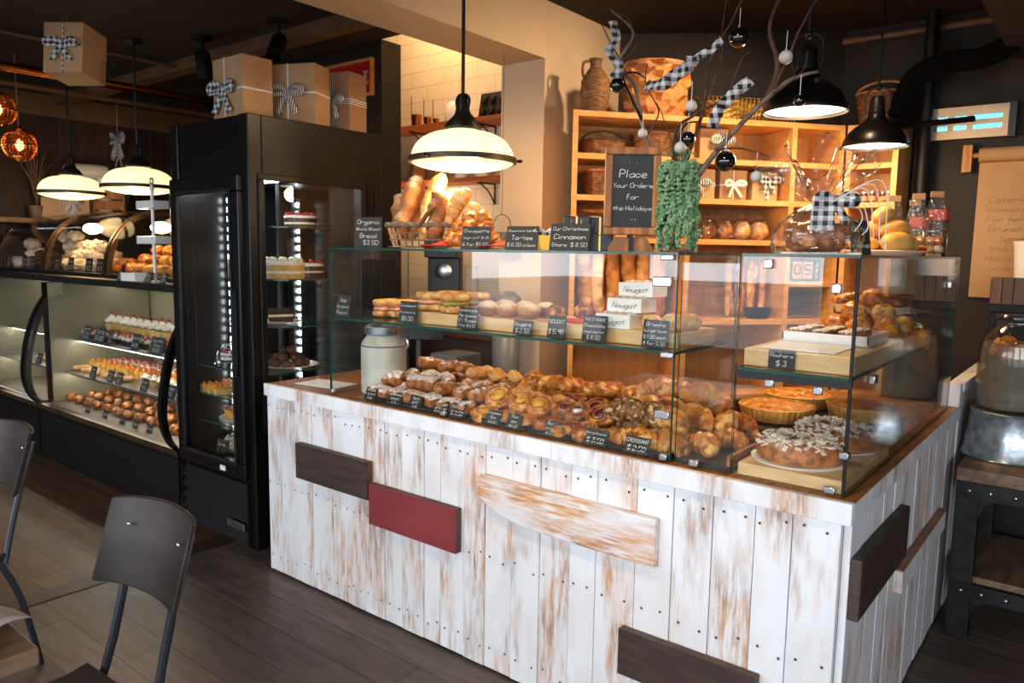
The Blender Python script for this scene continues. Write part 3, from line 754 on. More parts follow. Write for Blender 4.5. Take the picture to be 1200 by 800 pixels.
# ================================================================ bakery goods: one mesh of each kind, then individuals
def croissant_mb(Rr=.034, Ra=.050, span=84, seed=0, lob=3.5, amp=.24):
    m = MB(); R = []; n = 14; N_ = 30; r = random.Random(seed)
    for i in range(N_+1):
        t = -1+2*i/N_; a = math.radians(span*t)+PI/2
        c = Vector((Ra*1.15*math.cos(a), Ra*(math.sin(a)-.75), 0))
        rad = Rr*(.22+.78*max(0, math.cos(t*PI/2*.97))**.75)
        ph = (abs(t)*lob) % 1
        rad *= 1-amp*.5+amp*(1-ph)
        e = Vector((math.cos(a), math.sin(a), 0)); ring = []
        for j in range(n):
            b = 2*PI*j/n; z = rad*math.sin(b)*.92
            z = max(z, -.62*Rr)
            k = 1+.05*noise.noise(Vector((t*4, b, seed)))
            ring.append(c+e*rad*math.cos(b)*k+Vector((0, 0, z*k+.62*Rr)))
        R.append(ring)
    return m.rings(R, True)
def log_mb(Lx, Wy, Hz, pw=.6, bumps=0, seed=0, amp=.05, n=16, N_=14):
    """a soft-sided bar, roll or slab lying along x"""
    m = MB(); R = []
    for i in range(N_+1):
        t = -1+2*i/N_
        end = (1-abs(t)**5)**.5 if abs(t) < 1 else 0
        end = .25+.75*end
        if i in (0, N_): end = .55*end
        ring = []
        for j in range(n):
            b = 2*PI*j/n; cy, cz = math.cos(b), math.sin(b)
            y = math.copysign(abs(cy)**pw, cy)*Wy/2*end; z = math.copysign(abs(cz)**pw, cz)*Hz/2*end
            if bumps: z *= 1+.16*math.cos(t*PI*bumps)*(cz > 0)
            k = 1+amp*noise.noise(Vector((t*3, cy*2, cz*2+seed*5)))
            ring.append(Vector((t*Lx/2, y*k, z*k+Hz/2)))
        R.append(ring)
    return m.rings(R, True)
def swirl_mb(R0=.052, h=.03, turns=2.3, seed=0, mat2=True):
    m = MB(); m.lathe([(.001, 0), (R0*.86, 0), (R0, h*.3), (R0*.97, h*.6), (R0*.8, h*.75), (R0*.45, h*.66), (.001, h*.62)], 22, fn=lambda a, z: 1+.04*math.sin(5*a+seed))
    pts = [(R0*(.9-.72*i/40)*math.cos(turns*2*PI*i/40), R0*(.9-.72*i/40)*math.sin(turns*2*PI*i/40), h*.72) for i in range(41)]
    m.tube(pts, [R0*.13]*40+[R0*.05], 7)
    if mat2:
        m.mat(1); m.blob((0, 0, h*.78), (R0*.8, R0*.8, h*.5), 14, 6, .25, seed)
    return m
def flakes(m, rad, z0, k, size, seed, elong=1):
    r = random.Random(seed)
    for i in range(k):
        a, q = r.uniform(0, 2*PI), rad*math.sqrt(r.random())
        x, y = q*math.cos(a)*elong, q*math.sin(a)
        m.cbox((x, y, z0*(1-.35*(q/rad)**2)+r.uniform(0, .004)), (size, size*.6, size*.16), (r.uniform(-.6, .6), r.uniform(-.6, .6), r.uniform(0, 3)))
    return m
def baguette_mb(Lx=.56, r0=.033, seed=0, slashes=5):
    m = MB(); R = []; N_ = 44; n = 12
    for i in range(N_+1):
        t = -1+2*i/N_
        rad = r0*max(.12, (1-abs(t)**6))**.5*(1+.05*math.sin(t*9+seed))
        ring = []
        for j in range(n):
            b = 2*PI*j/n
            k = 1+.07*noise.noise(Vector((t*6, math.cos(b)*1.5, math.sin(b)*1.5+seed*4)))
            s_ = math.sin(t*slashes*PI+2.2*math.cos(b)+seed)
            k *= 1+.11*(s_ > .3)*max(0, math.sin(b))
            ring.append(Vector((t*Lx/2+0*rad, rad*math.cos(b)*k, rad*math.sin(b)*k+.012*math.sin(t*2+seed))))
        R.append(ring)
    return m.rings(R, True)
def tart_mb(R0=.125, h=.042, flutes=44, seed=0):
    m = MB(); m.lathe([(.001, .001), (R0*.86, .001), (R0*.88, .003), (R0, h), (R0*.965, h+.002), (R0*.95, h-.008)], flutes*4, fn=lambda a, z: 1+(.02*math.cos(flutes*a) if z > .002 else 0))
    m.mat(1)
    R = []
    for i in range(9):
        q = R0*.955*(1-i/8)+.001
        R.append([(q*math.cos(2*PI*j/48), q*math.sin(2*PI*j/48), h-.004+.012*(1-(q/R0)**2)+.006*noise.noise(Vector((q*60*math.cos(2*PI*j/48), q*60*math.sin(2*PI*j/48), seed)))) for j in range(48)])
    m.rings(R, True); return m
def ring_cake_mb(R0=.1, r0=.05, seed=0):
    m = MB(); Rg = []
    for i in range(40):
        a = 2*PI*i/40; rr = r0*(1+.13*noise.noise(Vector((math.cos(a)*2.5, math.sin(a)*2.5, seed)))+.07*abs(math.sin(a*6)))
        Rg.append([((R0+rr*math.cos(b))*math.cos(a), (R0+rr*math.cos(b))*math.sin(a), max(0, rr*.95*math.sin(b)+r0*.6)) for b in [2*PI*j/12 for j in range(12)]])
    Rg.append(Rg[0]); m.rings(Rg, False)
    m.mat(1); r = random.Random(seed)
    for k in range(150):
        a = r.uniform(0, 2*PI); b = r.uniform(.5, 2.5)
        p = Vector(((R0+r0*1.04*math.cos(b))*math.cos(a), (R0+r0*1.04*math.cos(b))*math.sin(a), r0*.98*math.sin(b)+r0*.62))
        m.cbox(p, (.019, .012, .003), (r.uniform(-.7, .7), r.uniform(-.7, .7), r.uniform(0, 3)))
    return m
def muffin_mb(seed=0, R0=.034):
    m = MB(); m.mat(1).lathe([(.001, 0), (R0*.75, 0), (R0*.98, .034), (R0*.9, .036)], 28, fn=lambda a, z: 1+.03*math.cos(14*a))
    m.mat(0).blob((0, 0, .042), (R0*2.35, R0*2.35, .046), 16, 10, .16, seed, 4); return m
def cupcake_mb(seed=0, R0=.033):
    m = MB(); m.mat(0).lathe([(.001, 0), (R0*.75, 0), (R0, .036), (.001, .038)], 24, fn=lambda a, z: 1+.03*math.cos(12*a))
    m.mat(1)
    pts = [(R0*(.85-.75*i/48)*math.cos(3*2*PI*i/48), R0*(.85-.75*i/48)*math.sin(3*2*PI*i/48), .042+.04*i/48) for i in range(49)]
    m.tube(pts, [R0*.36*(1-.6*i/48) for i in range(49)], 8)
    m.mat(2).blob((0, 0, .09), (.018, .018, .018), 8, 6); return m
def slice_mb(Lx=.1, Wy=.04, Hz=.045, top=.012, seed=0):
    m = MB(); m.mat(0).box(-Lx/2, Lx/2, -Wy/2, Wy/2, 0, Hz-top); m.mat(1).box(-Lx/2-.001, Lx/2+.001, -Wy/2-.001, Wy/2+.001, Hz-top, Hz)
    m.mat(2); r = random.Random(seed)
    for i in range(3): m.blob((-Lx/3+i*Lx/3, r.uniform(-.006, .006), Hz+.005), (.02, .02, .018), 8, 5)
    return m
def layer_cake_mb(R0=.11, h=.075, seed=0):
    m = MB()
    m.mat(0).lathe([(.001, 0), (R0, 0), (R0, h*.3), (.001, h*.3)], 40)
    m.mat(1).lathe([(.001, h*.3), (R0*.985, h*.3), (R0*.985, h*.45), (.001, h*.45)], 40)
    m.mat(0).lathe([(.001, h*.45), (R0, h*.45), (R0, h*.78), (.001, h*.78)], 40)
    m.mat(1).lathe([(.001, h*.78), (R0*1.01, h*.78), (R0, h*.95), (R0*.9, h), (.001, h)], 40)
    m.mat(2)
    for i in range(10): m.blob((R0*.78*math.cos(i*PI/5), R0*.78*math.sin(i*PI/5), h+.008), (.034, .034, .028), 8, 6, .1, i)
    return m
def boule_mb(d=.09, h=.06, seed=0):
    return MB().blob((0, 0, h*.42), (d, d, h), 18, 12, .10, seed, 2.5, flatb=-h*.42)

D = {}
D['croissant'] = [croissant_mb(seed=i, span=72+6*i).data('croissant', S('crust')) for i in range(3)]
D['seeded croissant'] = [flakes(croissant_mb(.036, .045, 62, seed=5+i, amp=.08).mat(1), .042, .058, 70, .009, i, 1.3).data('seeded_croissant', [S('dark crust'), S('seed crust')]) for i in range(2)]
D['nut croissant'] = [croissant_mb(.037, .045, 60, seed=9+i, amp=.1).data('seeded_croissant', S('seed crust')) for i in range(2)]
D['sugared square'] = [log_mb(.10, .07, .05, .38, 0, i, .06).data('sugared_pastry', S('heavy sugar')) for i in range(3)]
D['sugared roll'] = [log_mb(.13, .055, .045, .7, 2, i, .08).data('sugared_roll', S('sugared crust')) for i in range(2)]
D['chocolate roll'] = [log_mb(.10, .062, .046, .62, 2, i+3, .06).data('chocolate_pastry', S('crust')) for i in range(2)]
D['golden slice'] = [log_mb(.14, .06, .035, .6, 3, i+6, .08).data('golden_pastry', S('pale crust')) for i in range(2)]
D['custard danish'] = [swirl_mb(.052, .036, 2.3, i).data('custard_danish', [S('crust'), S('custard')]) for i in range(2)]
D['berry danish'] = [swirl_mb(.052, .036, 2.0, i+4).data('berry_danish', [S('dark crust'), S('berry')]) for i in range(2)]
D['sticky bun'] = [swirl_mb(.05, .046, 2.8, i+8, False).data('sticky_bun', S('dark crust')) for i in range(2)]
D['orange puff'] = [log_mb(.115, .07, .042, .75, 3, i+9, .12).data('orange_puff', S('tart top')) for i in range(2)]
D['roll'] = [boule_mb(.085, .06, i).data('bread_roll', S('floured crust')) for i in range(3)]
D['boule'] = [boule_mb(.085, .065, i+7).data('round_roll', S('pale crust')) for i in range(2)]
D['baguette'] = [baguette_mb(.46, .029, i).data('baguette', S('baguette crust')) for i in range(3)]
D['loaf'] = [baguette_mb(.36, .043, i+5, 3).data('bread_loaf', S('floured crust')) for i in range(3)]
D['golden loaf'] = [baguette_mb(.34, .037, i+8, 3).data('bread_loaf', S('pale crust')) for i in range(2)]
D['muffin'] = [muffin_mb(i).data('muffin', [S('dark crust'), S('paper cup')]) for i in range(2)]
D['cupcake'] = [cupcake_mb(i).data('cream_cupcake', [S('sponge'), S('cream'), S('fruit red')]) for i in range(1)]
D['yellow slice'] = [slice_mb(.1, .042, .045, .014, i).data('fruit_slice', [S('sponge'), S('custard'), S('fruit orange')]) for i in range(2)]
D['cream slice'] = [slice_mb(.09, .042, .05, .02, i+3).data('cream_slice', [S('chocolate'), S('cream'), S('fruit red')]) for i in range(2)]
D['eclair'] = [log_mb(.11, .036, .034, .8, 0, i).data('eclair', S('pale crust')) for i in range(2)]
D['meringue'] = [MB().blob((0, 0, .032), (.1, .095, .075), 18, 12, .5, i, 3.2).data('meringue', S('meringue')) for i in range(3)]
D['choc biscuit'] = [MB().blob((0, 0, .03), (.085, .08, .06), 14, 10, .35, i, 3).data('chocolate_biscuit', S('cocoa')) for i in range(2)]
D['madeleine'] = [MB().blob((0, 0, .024), (.10, .07, .055), 16, 10, .04, i, 2).data('lemon_cake', S('lemon cake')) for i in range(2)]
D['nut cake'] = [MB().blob((0, 0, .03), (.075, .07, .06), 14, 10, .3, i, 4).data('nut_cake', S('dark crust')) for i in range(2)]
D['chouquette'] = [MB().blob((0, 0, .026), (.068, .066, .056), 16, 10, .25, i, 3.5).data('sugar_puff', S('tart top')) for i in range(3)]
ORD = ['first', 'second', 'third', 'fourth', 'fifth', 'sixth', 'seventh', 'eighth', 'ninth', 'tenth', 'eleventh', 'twelfth']
rr = random.Random(21)
def pick(k): return rr.choice(D[k])
def nm(k): return D[k][0].name.split('.')[0]

# ---- black baking trays on the counter, heaped with breakfast pastries
def tray(x0, x1, y0, y1, z, name, label, cat, m='tray black', h=.018, group=None):
    c = Vector(((x0+x1)/2, (y0+y1)/2, z)); a, b_ = (x1-x0)/2, (y1-y0)/2
    k = MB().box(-a, a, -b_, b_, 0, .004)
    for q in ((-a, a, -b_, -b_+.006), (-a, a, b_-.006, b_), (-a, -a+.006, -b_, b_), (a-.006, a, -b_, b_)): k.box(*q, .0041, h)
    return tag(k.build(name, S(m), None, c, bevel=.001, smooth=False), label, cat, group)
Z0 = CT+.001
tx = [(-2.36, -2.075), (-2.07, -1.80), (-1.795, -1.53), (-1.525, -1.265), (-1.26, -.995)]
words = ['of sugar-dusted squares, left end of the lower case', 'of golden slices and sugared rolls', 'of yellow custard danishes and orange puffs', 'of dark berry danishes and sticky buns', 'of golden croissants at the right end of the lower case']
for (x0, x1), wd_ in zip(tx, words):
    tray(x0, x1, 2.004, 2.425, Z0, 'baking_tray', 'black baking tray '+wd_, 'tray', group='baking trays in the glass case')
# columns across each tray: kind per row from the front to the back
plan = [
 (tx[0], 3, ['sugared square', 'sugared square', 'sugared square', 'sugared roll'], '', 'in the lower left tray'),
 (tx[1], 3, ['sugared square', 'sugared roll', 'sugared roll', 'golden slice'], 'sugared and golden pastry', 'left of the yellow danishes'),
 (tx[2], 3, ['custard danish', 'custard danish', 'golden slice', 'orange puff'], '', 'in mid lower case'),
 (tx[3], 3, ['sticky bun', 'berry danish', 'berry danish', 'orange puff'], 'dark glazed pastry', 'left of the croissants'),
 (tx[4], 3, ['croissant', 'nut croissant', 'croissant', 'croissant'], '', 'in the lower right tray'),
]
KW = {'sugared square': 'square brown pastry under icing sugar', 'sugared roll': 'long pastry roll dusted with sugar', 'golden slice': 'flat golden pastry slice',
      'custard danish': 'round danish with yellow custard', 'orange puff': 'glossy orange puff pastry', 'sticky bun': 'dark coiled sticky bun',
      'berry danish': 'dark berry danish with white icing', 'croissant': 'golden crescent croissant', 'nut croissant': 'brown seed-crusted croissant', 'seeded croissant': 'seed-topped croissant',
      'chocolate roll': 'rolled chocolate pastry'}
ROWN = ['front row', 'second row', 'third row', 'back row']
for (x0, x1), nc, kinds, _, where in plan:
    for row, k in enumerate(kinds):
        for c in range(nc):
            lay = 1 if row == 0 else (2 if row in (1, 2) else 3)
            for l in range(lay):
                kk = k
                if where.endswith('right tray') and row == 1 and c == 2: kk = 'croissant'
                if where.endswith('right tray') and row == 0 and c == 0: kk = 'chocolate roll'
                x = x0+.048+(x1-x0-.096)*(c/(nc-1))+rr.uniform(-.008, .008); y = 2.055+row*.105+rr.uniform(-.008, .008)
                z = Z0+.0045+l*.047
                if l: x += rr.uniform(-.015, .015); y -= .018*l
                rz = rr.uniform(-.5, .5)+(PI/2 if kk in ('sugared roll', 'golden slice') else 0)+0
                if kk == 'orange puff': rz = rr.uniform(.5, 1.2)*rr.choice((-1, 1))
                side = ['left', 'middle', 'right'][c]
                lev = '' if lay == 1 else [', bottom layer', ', second layer', ', top layer'][l]
                cro = 'croissant' in kk
                place(pick(kk), nm(kk), KW[kk]+' '+where+', '+ROWN[row]+' '+side+lev, 'pastry', (x, y, z+(.012 if cro and l else 0)), ((rr.uniform(.25, .7) if (row or l) else .12)+rr.uniform(-.1, .1), rr.uniform(-.2, .2), rz), rr.uniform(.93, 1.06)*(1.28 if cro else 1), 'pastries heaped on the black trays')

# ---- chalk price cards
def card(px, py, pl_, w_, h_, lines, label, rz=0, tilt=-.3, board='black card', seed=1, wt=.12, pt=None, cat='sign', name='price_card', lz=None):
    """a small card standing on its lower edge, which the photograph shows at (px, py)"""
    p = pt or P(px, py, **pl_)
    b = MB().box(-w_/2, w_/2, 0, .003, -h_/2, h_/2)
    b.prism([(.003, -h_/2), (.003, -h_/2+.01), (.03, -h_/2-.0005), (.028, -h_/2-.0005)], -w_*.3, w_*.3, 'x')
    base = Vector((p.x, p.y, lz if lz is not None else p.z))
    e = Euler((tilt, 0, rz)); up = e.to_matrix() @ Vector((0, 0, h_/2))
    o = b.build(name, S(board), None, base+up+Vector((0, 0, .001)), tuple(e), smooth=False)
    tag(o, label, cat)
    t = lettering(MB(), lines, w_, h_, wt=wt, seed=seed)
    if t.f: t.build('lettering', S('chalk' if board != 'white card' else 'ink'), o, smooth=False)
    return o
YF = dict(y=2.002)
low = [((430, 468), ['Almond', 'croissant', '3.50'], 'the jug'), ((458, 473), ['Chocolate', 'almond', '3.75'], None), ((482, 478), ['Apple', 'puff', '3.25'], None), ((512, 484), ['Beignet', '$ 2.75'], None),
       ((531, 490), ['Strudel', '$ 3.50'], None), ((573, 497), ['Cinnamon', 'Bun', '$3.50'], None), ((597, 502), ['Pain', 'aux', '$3.25'], None), ((641, 510), ['Raisin', 'Danish Bun', '$ 3.50'], None),
       ((692, 521), ['Pain au Chocolat', '$ 3.50'], None), ((740, 531), ['CROISSANT', '$ 2.50'], None)]
for i, ((px, py), ln, _) in enumerate(low):
    p = P(px, py, y=2.0+.0)
    wd_ = .085 if len(ln[0]) > 8 else .066
    card(px, py, None, wd_, .052, ln, 'black card lettered %s at the front of the lower trays' % ' '.join(ln[:2]).lower().replace('$ ', '').replace('$', ''), 0, -.42, seed=i, wt=.16, pt=Vector((p.x+.012, 2.0, 0)), lz=CT+.003)

# ---- wooden boards and savouries on the glass shelf
ZS = 1.218
for i, (x0, x1, wd_) in enumerate(((-2.19, -1.87, 'under the filled rolls'), (-1.865, -1.55, 'under the flour-dusted rolls'), (-1.545, -1.30, 'beside the nougat boxes'), (-1.295, -1.01, 'under the white nougat boxes and round rolls'))):
    tag(MB().box(-(x1-x0)/2, (x1-x0)/2, -.14, .14, 0, .045).build('wooden_board', S('board wood'), None, ((x0+x1)/2, 2.20, ZS), smooth=False, bevel=.003), 'pale wooden serving board '+wd_, 'board', 'boards on the glass shelf')
ZB = ZS+.046
def sandwich(c, rz, label, fill='pink meat'):
    t = thing('filled_roll', label, 'sandwich', c, rz, 'filled rolls on the glass shelf')
    log_mb(.12, .065, .03, .7, 0, 1).build('bread', S('pale crust'), t)
    k = MB().blob((0, 0, .036), (.125, .075, .02), 16, 6, .3, 2, 5); k.build('filling', S(fill), t)
    log_mb(.12, .062, .034, .75, 0, 2).build('bread', S('pale crust'), t, loc=(0, 0, .042)); return t
for i in range(2):
    for j in range(2):
        sandwich((-2.10+i*.13, 2.12+j*.12, ZB), .5+.3*i, 'filled bread roll with %s, %s of the left board, %s' % (['pink ham', 'green salad'][i], ['left', 'right'][i], ['front', 'back'][j]), ['pink meat', 'salad'][i])
for i in range(3):
    sandwich((-2.40+i*.065, 2.16+.03*i, ZS+.001), 1.3, 'pink filled sandwich at the left end of the glass shelf, %s' % ['first', 'second', 'third'][i], 'pink meat')
for i in range(3):
    for j in range(2):
        place(pick('roll'), 'bread_roll', 'flour-dusted bread roll, %s from the left in the %s row on the shelf' % (ORD[i], ['front', 'back'][j]), 'bread', (-1.81+i*.095, 2.13+j*.1, ZB), (0, 0, rr.uniform(0, 6)), 1, 'flour-dusted rolls on the glass shelf')
for i in range(2):
    place(pick('golden slice'), 'golden_pastry', 'flat golden turnover on the glass shelf, %s of the two' % ['left', 'right'][i], 'pastry', (-1.93+.035*i, 2.10+.12*i, ZB), (0, 0, .8), .75, 'turnovers on the glass shelf')
for i in range(2):
    place(pick('nut cake'), 'nut_cake', 'small brown nut roll beside the nougat boxes, %s' % ['front', 'back'][i], 'pastry', (-1.51+.04*i, 2.14+.11*i, ZB), (0, 0, i), .9)
tag(MB().cbox((0, 0, 0), (.2, .1, .006)).build('red_napkin', S('red napkin'), None, (-1.40, 2.16, ZB+.004), bevel=.002), 'red paper napkin lying on the board left of the nougat boxes', 'napkin')
for i in range(3):
    t = thing('nougat_box', 'white open box of nougat, %s of the stepped stack on the shelf' % ['bottom', 'middle', 'top'][i], 'box', (-1.235+.014*i, 2.11+.045*i, ZB+.049*i), 0, 'stepped nougat boxes')
    k = MB()
    for a in ((-.062, .062, -.05, -.047), (-.062, .062, .047, .05), (-.062, -.059, -.047, .047), (.059, .062, -.047, .047)): k.box(*a, 0, .044)
    k.box(-.06, .06, -.048, .048, .0, .002); k.build('tray_box', S('white card'), t, smooth=False)
    lettering(MB(), ['Nougat'], .1, .04, wt=.1, slant=.4).build('lettering', S('ink'), t, loc=(0, -.0505, .022), smooth=False)
    for q in range(4):
        MB().blob((0, 0, 0), (.034, .075, .034), 10, 8, .25, q+i, 3).build('nougat_bar', S('nougat'), t, loc=(-.043+.029*q, 0, .035))
for i, (x, y) in enumerate(((-1.115, 2.10), (-1.045, 2.12), (-1.09, 2.19), (-1.04, 2.21))):
    place(pick('boule'), 'round_roll', 'round pale bread roll right of the nougat boxes, %s' % ['front left', 'front right', 'back left', 'back right'][i], 'bread', (x, y, ZB), (0, 0, i), .85, 'round rolls beside the nougat')
mid = [((402, 368), .085, .085, ['Ham', 'Gruyere', 'Panini'], 'leftmost on the glass shelf', 'slate'), ((478, 386), .095, .085, ['Croissant', '& prosciutto', '$8.00'], 'in front of the filled rolls', 'slate'),
       ((548, 389), .095, .08, ['BUN BRUNCHEON', 'Parisienne', '$ 1.75 each', '4 for $ 6.50'], 'in front of the flour-dusted rolls', 'black card'),
       ((613, 396), .08, .05, ['Gougere', '$ 2.50'], 'with a gougere price on the glass shelf', 'slate'), ((652, 397), .07, .075, ['NOUGAT', '$ 5.95'], 'left of the nougat boxes', 'black card'),
       ((696, 403), .088, .085, ["THE D'IVOIRE", 'Chocolate', 'nougat gourmet', '$ 8.50'], 'in front of the nougat boxes', 'black card'),
       ((767, 410), .085, .085, ['Brioche', 'burger buns', '$ 1.50 each', '4 for 5.50'], 'in front of the round rolls', 'black card')]
for i, ((px, py), w_, h_, ln, where, bd_) in enumerate(mid):
    p = P(px, py, y=2.03)
    card(px, py, None, w_, h_, ln, 'chalk-lettered %s card %s' % ('grey' if bd_ == 'slate' else 'black', where), 0, -.18, bd_, seed=i+30, wt=.13, pt=Vector((p.x, 2.022, 0)), lz=ZS)
# cream jug inside the left end of the case
j = thing('milk_can', 'pale stoneware milk can standing inside the left end of the glass case', 'jug', (-2.425, 2.165, Z0))
MB().lathe([(.001, 0), (.088, 0), (.094, .006), (.095, .20), (.088, .222), (.071, .242), (.068, .25)], 36).build('body', S('stoneware'), j)
MB().lathe([(.068, .25), (.078, .256), (.08, .285), (.074, .29), (.066, .287), (.066, .25)], 36).build('rim', S('galvanized'), j)
MB().tube(curve_pts([(.088, 0, .225), (.12, 0, .235), (.125, 0, .21), (.096, 0, .185)]), .007, 8).build('handle', S('steel'), j, rot=(0, 0, .2))
MB().lathe([(.0951, .232-.03), (.0957, .205), (.0951, .208)], 36).build('neck_band', S('grey plastic'), j)

tag(MB().box(-.12, .12, -.075, .075, 0, .0025).build('white_sheet', S('paper'), None, (-2.76, 2.12, Z0), (0, 0, .15), smooth=False), 'white price list sheet on the counter between the refrigerator and the glass case', 'paper')

# ---- right case: cakes below, biscuits and croissants on its shelf
tag(MB().box(-.14, .14, -.25, .25, 0, .035).build('wooden_board', S('board wood'), None, (-.645, 2.26, Z0), smooth=False, bevel=.003), 'pale wooden board under the almond ring cakes', 'board')
for i, (x, y, lab) in enumerate(((-.665, 2.155, 'front'), (-.635, 2.395, 'rear'))):
    t = thing('almond_ring_cake', 'brown ring cake covered in sugared almonds, %s one on the wooden board' % lab, 'cake', (x, y, Z0+.0365))
    k = ring_cake_mb(.075, .042, i)
    f1 = MB(); f1.v = k.v; f1.f = [f for f, q in zip(k.f, k.m) if q == 0]; f1.m = [0]*len(f1.f); f1.build('crumb', S('sugared crust'), t)
    used = sorted({q for f, mm in zip(k.f, k.m) if mm for q in f}); ix = {q: n_ for n_, q in enumerate(used)}
    f2 = MB(); f2.v = [k.v[q] for q in used]; f2.f = [[ix[q] for q in f] for f, mm in zip(k.f, k.m) if mm]; f2.m = [0]*len(f2.f)
    o = f2.build('almond_topping', S('doily'), t, smooth=False); o['kind'] = 'stuff'
    MB().lathe([(.001, -.001), (.128, -.001), (.13, .003), (.001, .001)], 30).build('cake_card', S('white card'), t)
def stand(c, h, lab):
    t = thing('cake_stand', lab, 'stand', c)
    MB().box(-.12, .12, -.12, .12, h-.006, h).build('plate', S('tray black'), t, smooth=False)
    for sx in (-1, 1): MB().prism([(-.11, h-.007), (.11, h-.007), (.10, 0), (.085, 0), (.09, h-.02), (-.09, h-.02), (-.085, 0), (-.10, 0)], sx*.11-.003, sx*.11+.003, 'x').build('leg', S('tray black'), t, smooth=False)
    return t
TM = [S('tart shell'), S('tart top')]
for i, (x, y, h, rt, lab) in enumerate(((-.872, 2.56, .055, .125, 'nearest the croissants'), (-.655, 2.80, .05, .118, 'behind the ring cakes'), (-.90, 2.86, .05, .118, 'farthest from the front glass'))):
    stand((x, y, Z0), h, 'low black stand carrying the fluted tart %s' % lab)
    place(tart_mb(rt, .046, 40, i).data('fluted_tart', TM), 'fluted_tart', 'golden fluted tart with a browned top, %s' % lab, 'tart', (x, y, Z0+h+.001), (0, 0, i), 1, 'tarts in the corner of the counter')
for i, (dx, dy, dz) in enumerate(((-.93, 2.11, 0), (-.90, 2.22, 0), (-.92, 2.33, 0), (-.91, 2.27, .045))):
    place(pick('croissant'), 'croissant', 'golden croissant in the corner tray between the glass cases, %s' % ['nearest', 'second', 'farthest', 'on top'][i], 'pastry', (dx, dy, Z0+.016+dz), (.35, 0, .5*i-.6), 1.05)
for i in range(2, 3):
    place(tart_mb(.055, .03, 24, i+5).data('small_tart', TM), 'small_tart', 'small fluted tart on the counter in front of the tart stand', 'tart', (-.745, 2.60, Z0), (0, 0, i), 1)
tag(MB().box(-.085, .085, -.20, .20, 0, .014).build('baking_tray', S('tray black'), None, (-.886, 2.21, Z0), smooth=False, bevel=.002), 'black tray lying in the corner between the two glass cases', 'tray')
for i in range(2):
    tag(MB().box(-.006, .006, -.20, .20, 0, .012).build('wooden_rail', S('counter wood'), None, (-.893+.03*i, 2.21+.0, Z0+.0145+.0), smooth=False) if False else MB().box(-.006, .006, -.19, .19, 0, .03).build('wooden_rail', S('counter wood'), None, (-.966+.155*i, 2.2, Z0+.0145), smooth=False), 'thin wooden rail on the %s edge of the corner tray' % ['left', 'right'][i], 'rail')
card(0, 0, None, .075, .085, ['Tarte', 'aux', 'pommes', '$ 22'], 'grey chalk card leaning on the fluted tart nearest the croissants', .0, -.2, 'slate', 61, pt=Vector((-.745, 2.50, 0)), lz=Z0)
card(0, 0, None, .06, .05, ['Tarte', '$ 22'], 'small grey chalk card between the two rear tarts', .2, -.3, 'slate', 62, pt=Vector((-.70, 2.66, 0)), lz=Z0)
card(0, 0, None, .09, .07, ['Couronne', '$ 16'], 'dark card lying behind the side glass near the ring cakes', 1.2, -.6, 'black card', 63, pt=Vector((-.535, 2.35, 0)), lz=Z0+.036)
tag(MB().box(-.145, .145, -.5, .5, 0, .048).build('wooden_board', S('board wood'), None, (-.648, 2.535, 1.1965), smooth=False, bevel=.003), 'long pale wooden board on the shelf of the right glass case', 'board')
ZR = 1.246
tag(MB().box(-.10, .10, -.1, .1, 0, .002).build('white_paper', S('paper'), None, (-.66, 2.16, ZR), smooth=False), 'sheet of white paper on the long wooden board', 'paper')
k = tray(-.775, -.53, 2.28, 2.52, ZR, 'glass_tray', 'white tray of sugared squares on the long wooden board', 'tray', 'white ceramic', .03)
for i in range(3):
    for q in range(3):
        place(pick('sugared square'), 'sugared_pastry', 'sugared square on the white tray, %s row, %s from the left' % (['front', 'middle', 'back'][q], ORD[i]), 'pastry', (-.74+.072*i+rr.uniform(-.006, .006), 2.33+.068*q, ZR+.005), (0, 0, PI/2+rr.uniform(-.3, .3)), .68, 'sugared squares on the white tray')
for i, (x, y, z) in enumerate(((-.72, 2.62, 0), (-.64, 2.60, 0), (-.56, 2.61, 0), (-.69, 2.69, .0), (-.60, 2.70, .0), (-.53, 2.70, 0), (-.67, 2.65, .045), (-.58, 2.65, .045), (-.62, 2.68, .09))):
    place(pick('chouquette'), 'sugar_puff', 'golden brown puff in the heap on the right shelf, %s' % ['front left', 'front middle', 'front right', 'rear left', 'rear middle', 'rear right', 'second layer left', 'second layer right', 'on top'][i], 'pastry', (x, y, ZR+z), (0, 0, i), 1.15, 'golden puffs heaped on the right shelf')
for i in range(12):
    x, y = -.74+.082*(i % 3), 2.80+.085*(i//3 % 2); z = .062*(i//6)
    place(pick('muffin'), 'muffin', 'brown muffin at the far end of the right shelf, %s row %s, %s' % (['near', 'far'][i//3 % 2], ['left', 'middle', 'right'][i % 3], ['below', 'on top'][i//6]), 'muffin', (x, y, ZR+z), (0, 0, i), 1, 'muffins on the right shelf')
card(0, 0, None, .07, .05, ['Rochers', '$ 3'], 'brown upright card hanging at the front of the long wooden board', 0, -.1, 'black card', 64, pt=Vector((-.685, 2.022, 0)), lz=1.1965)
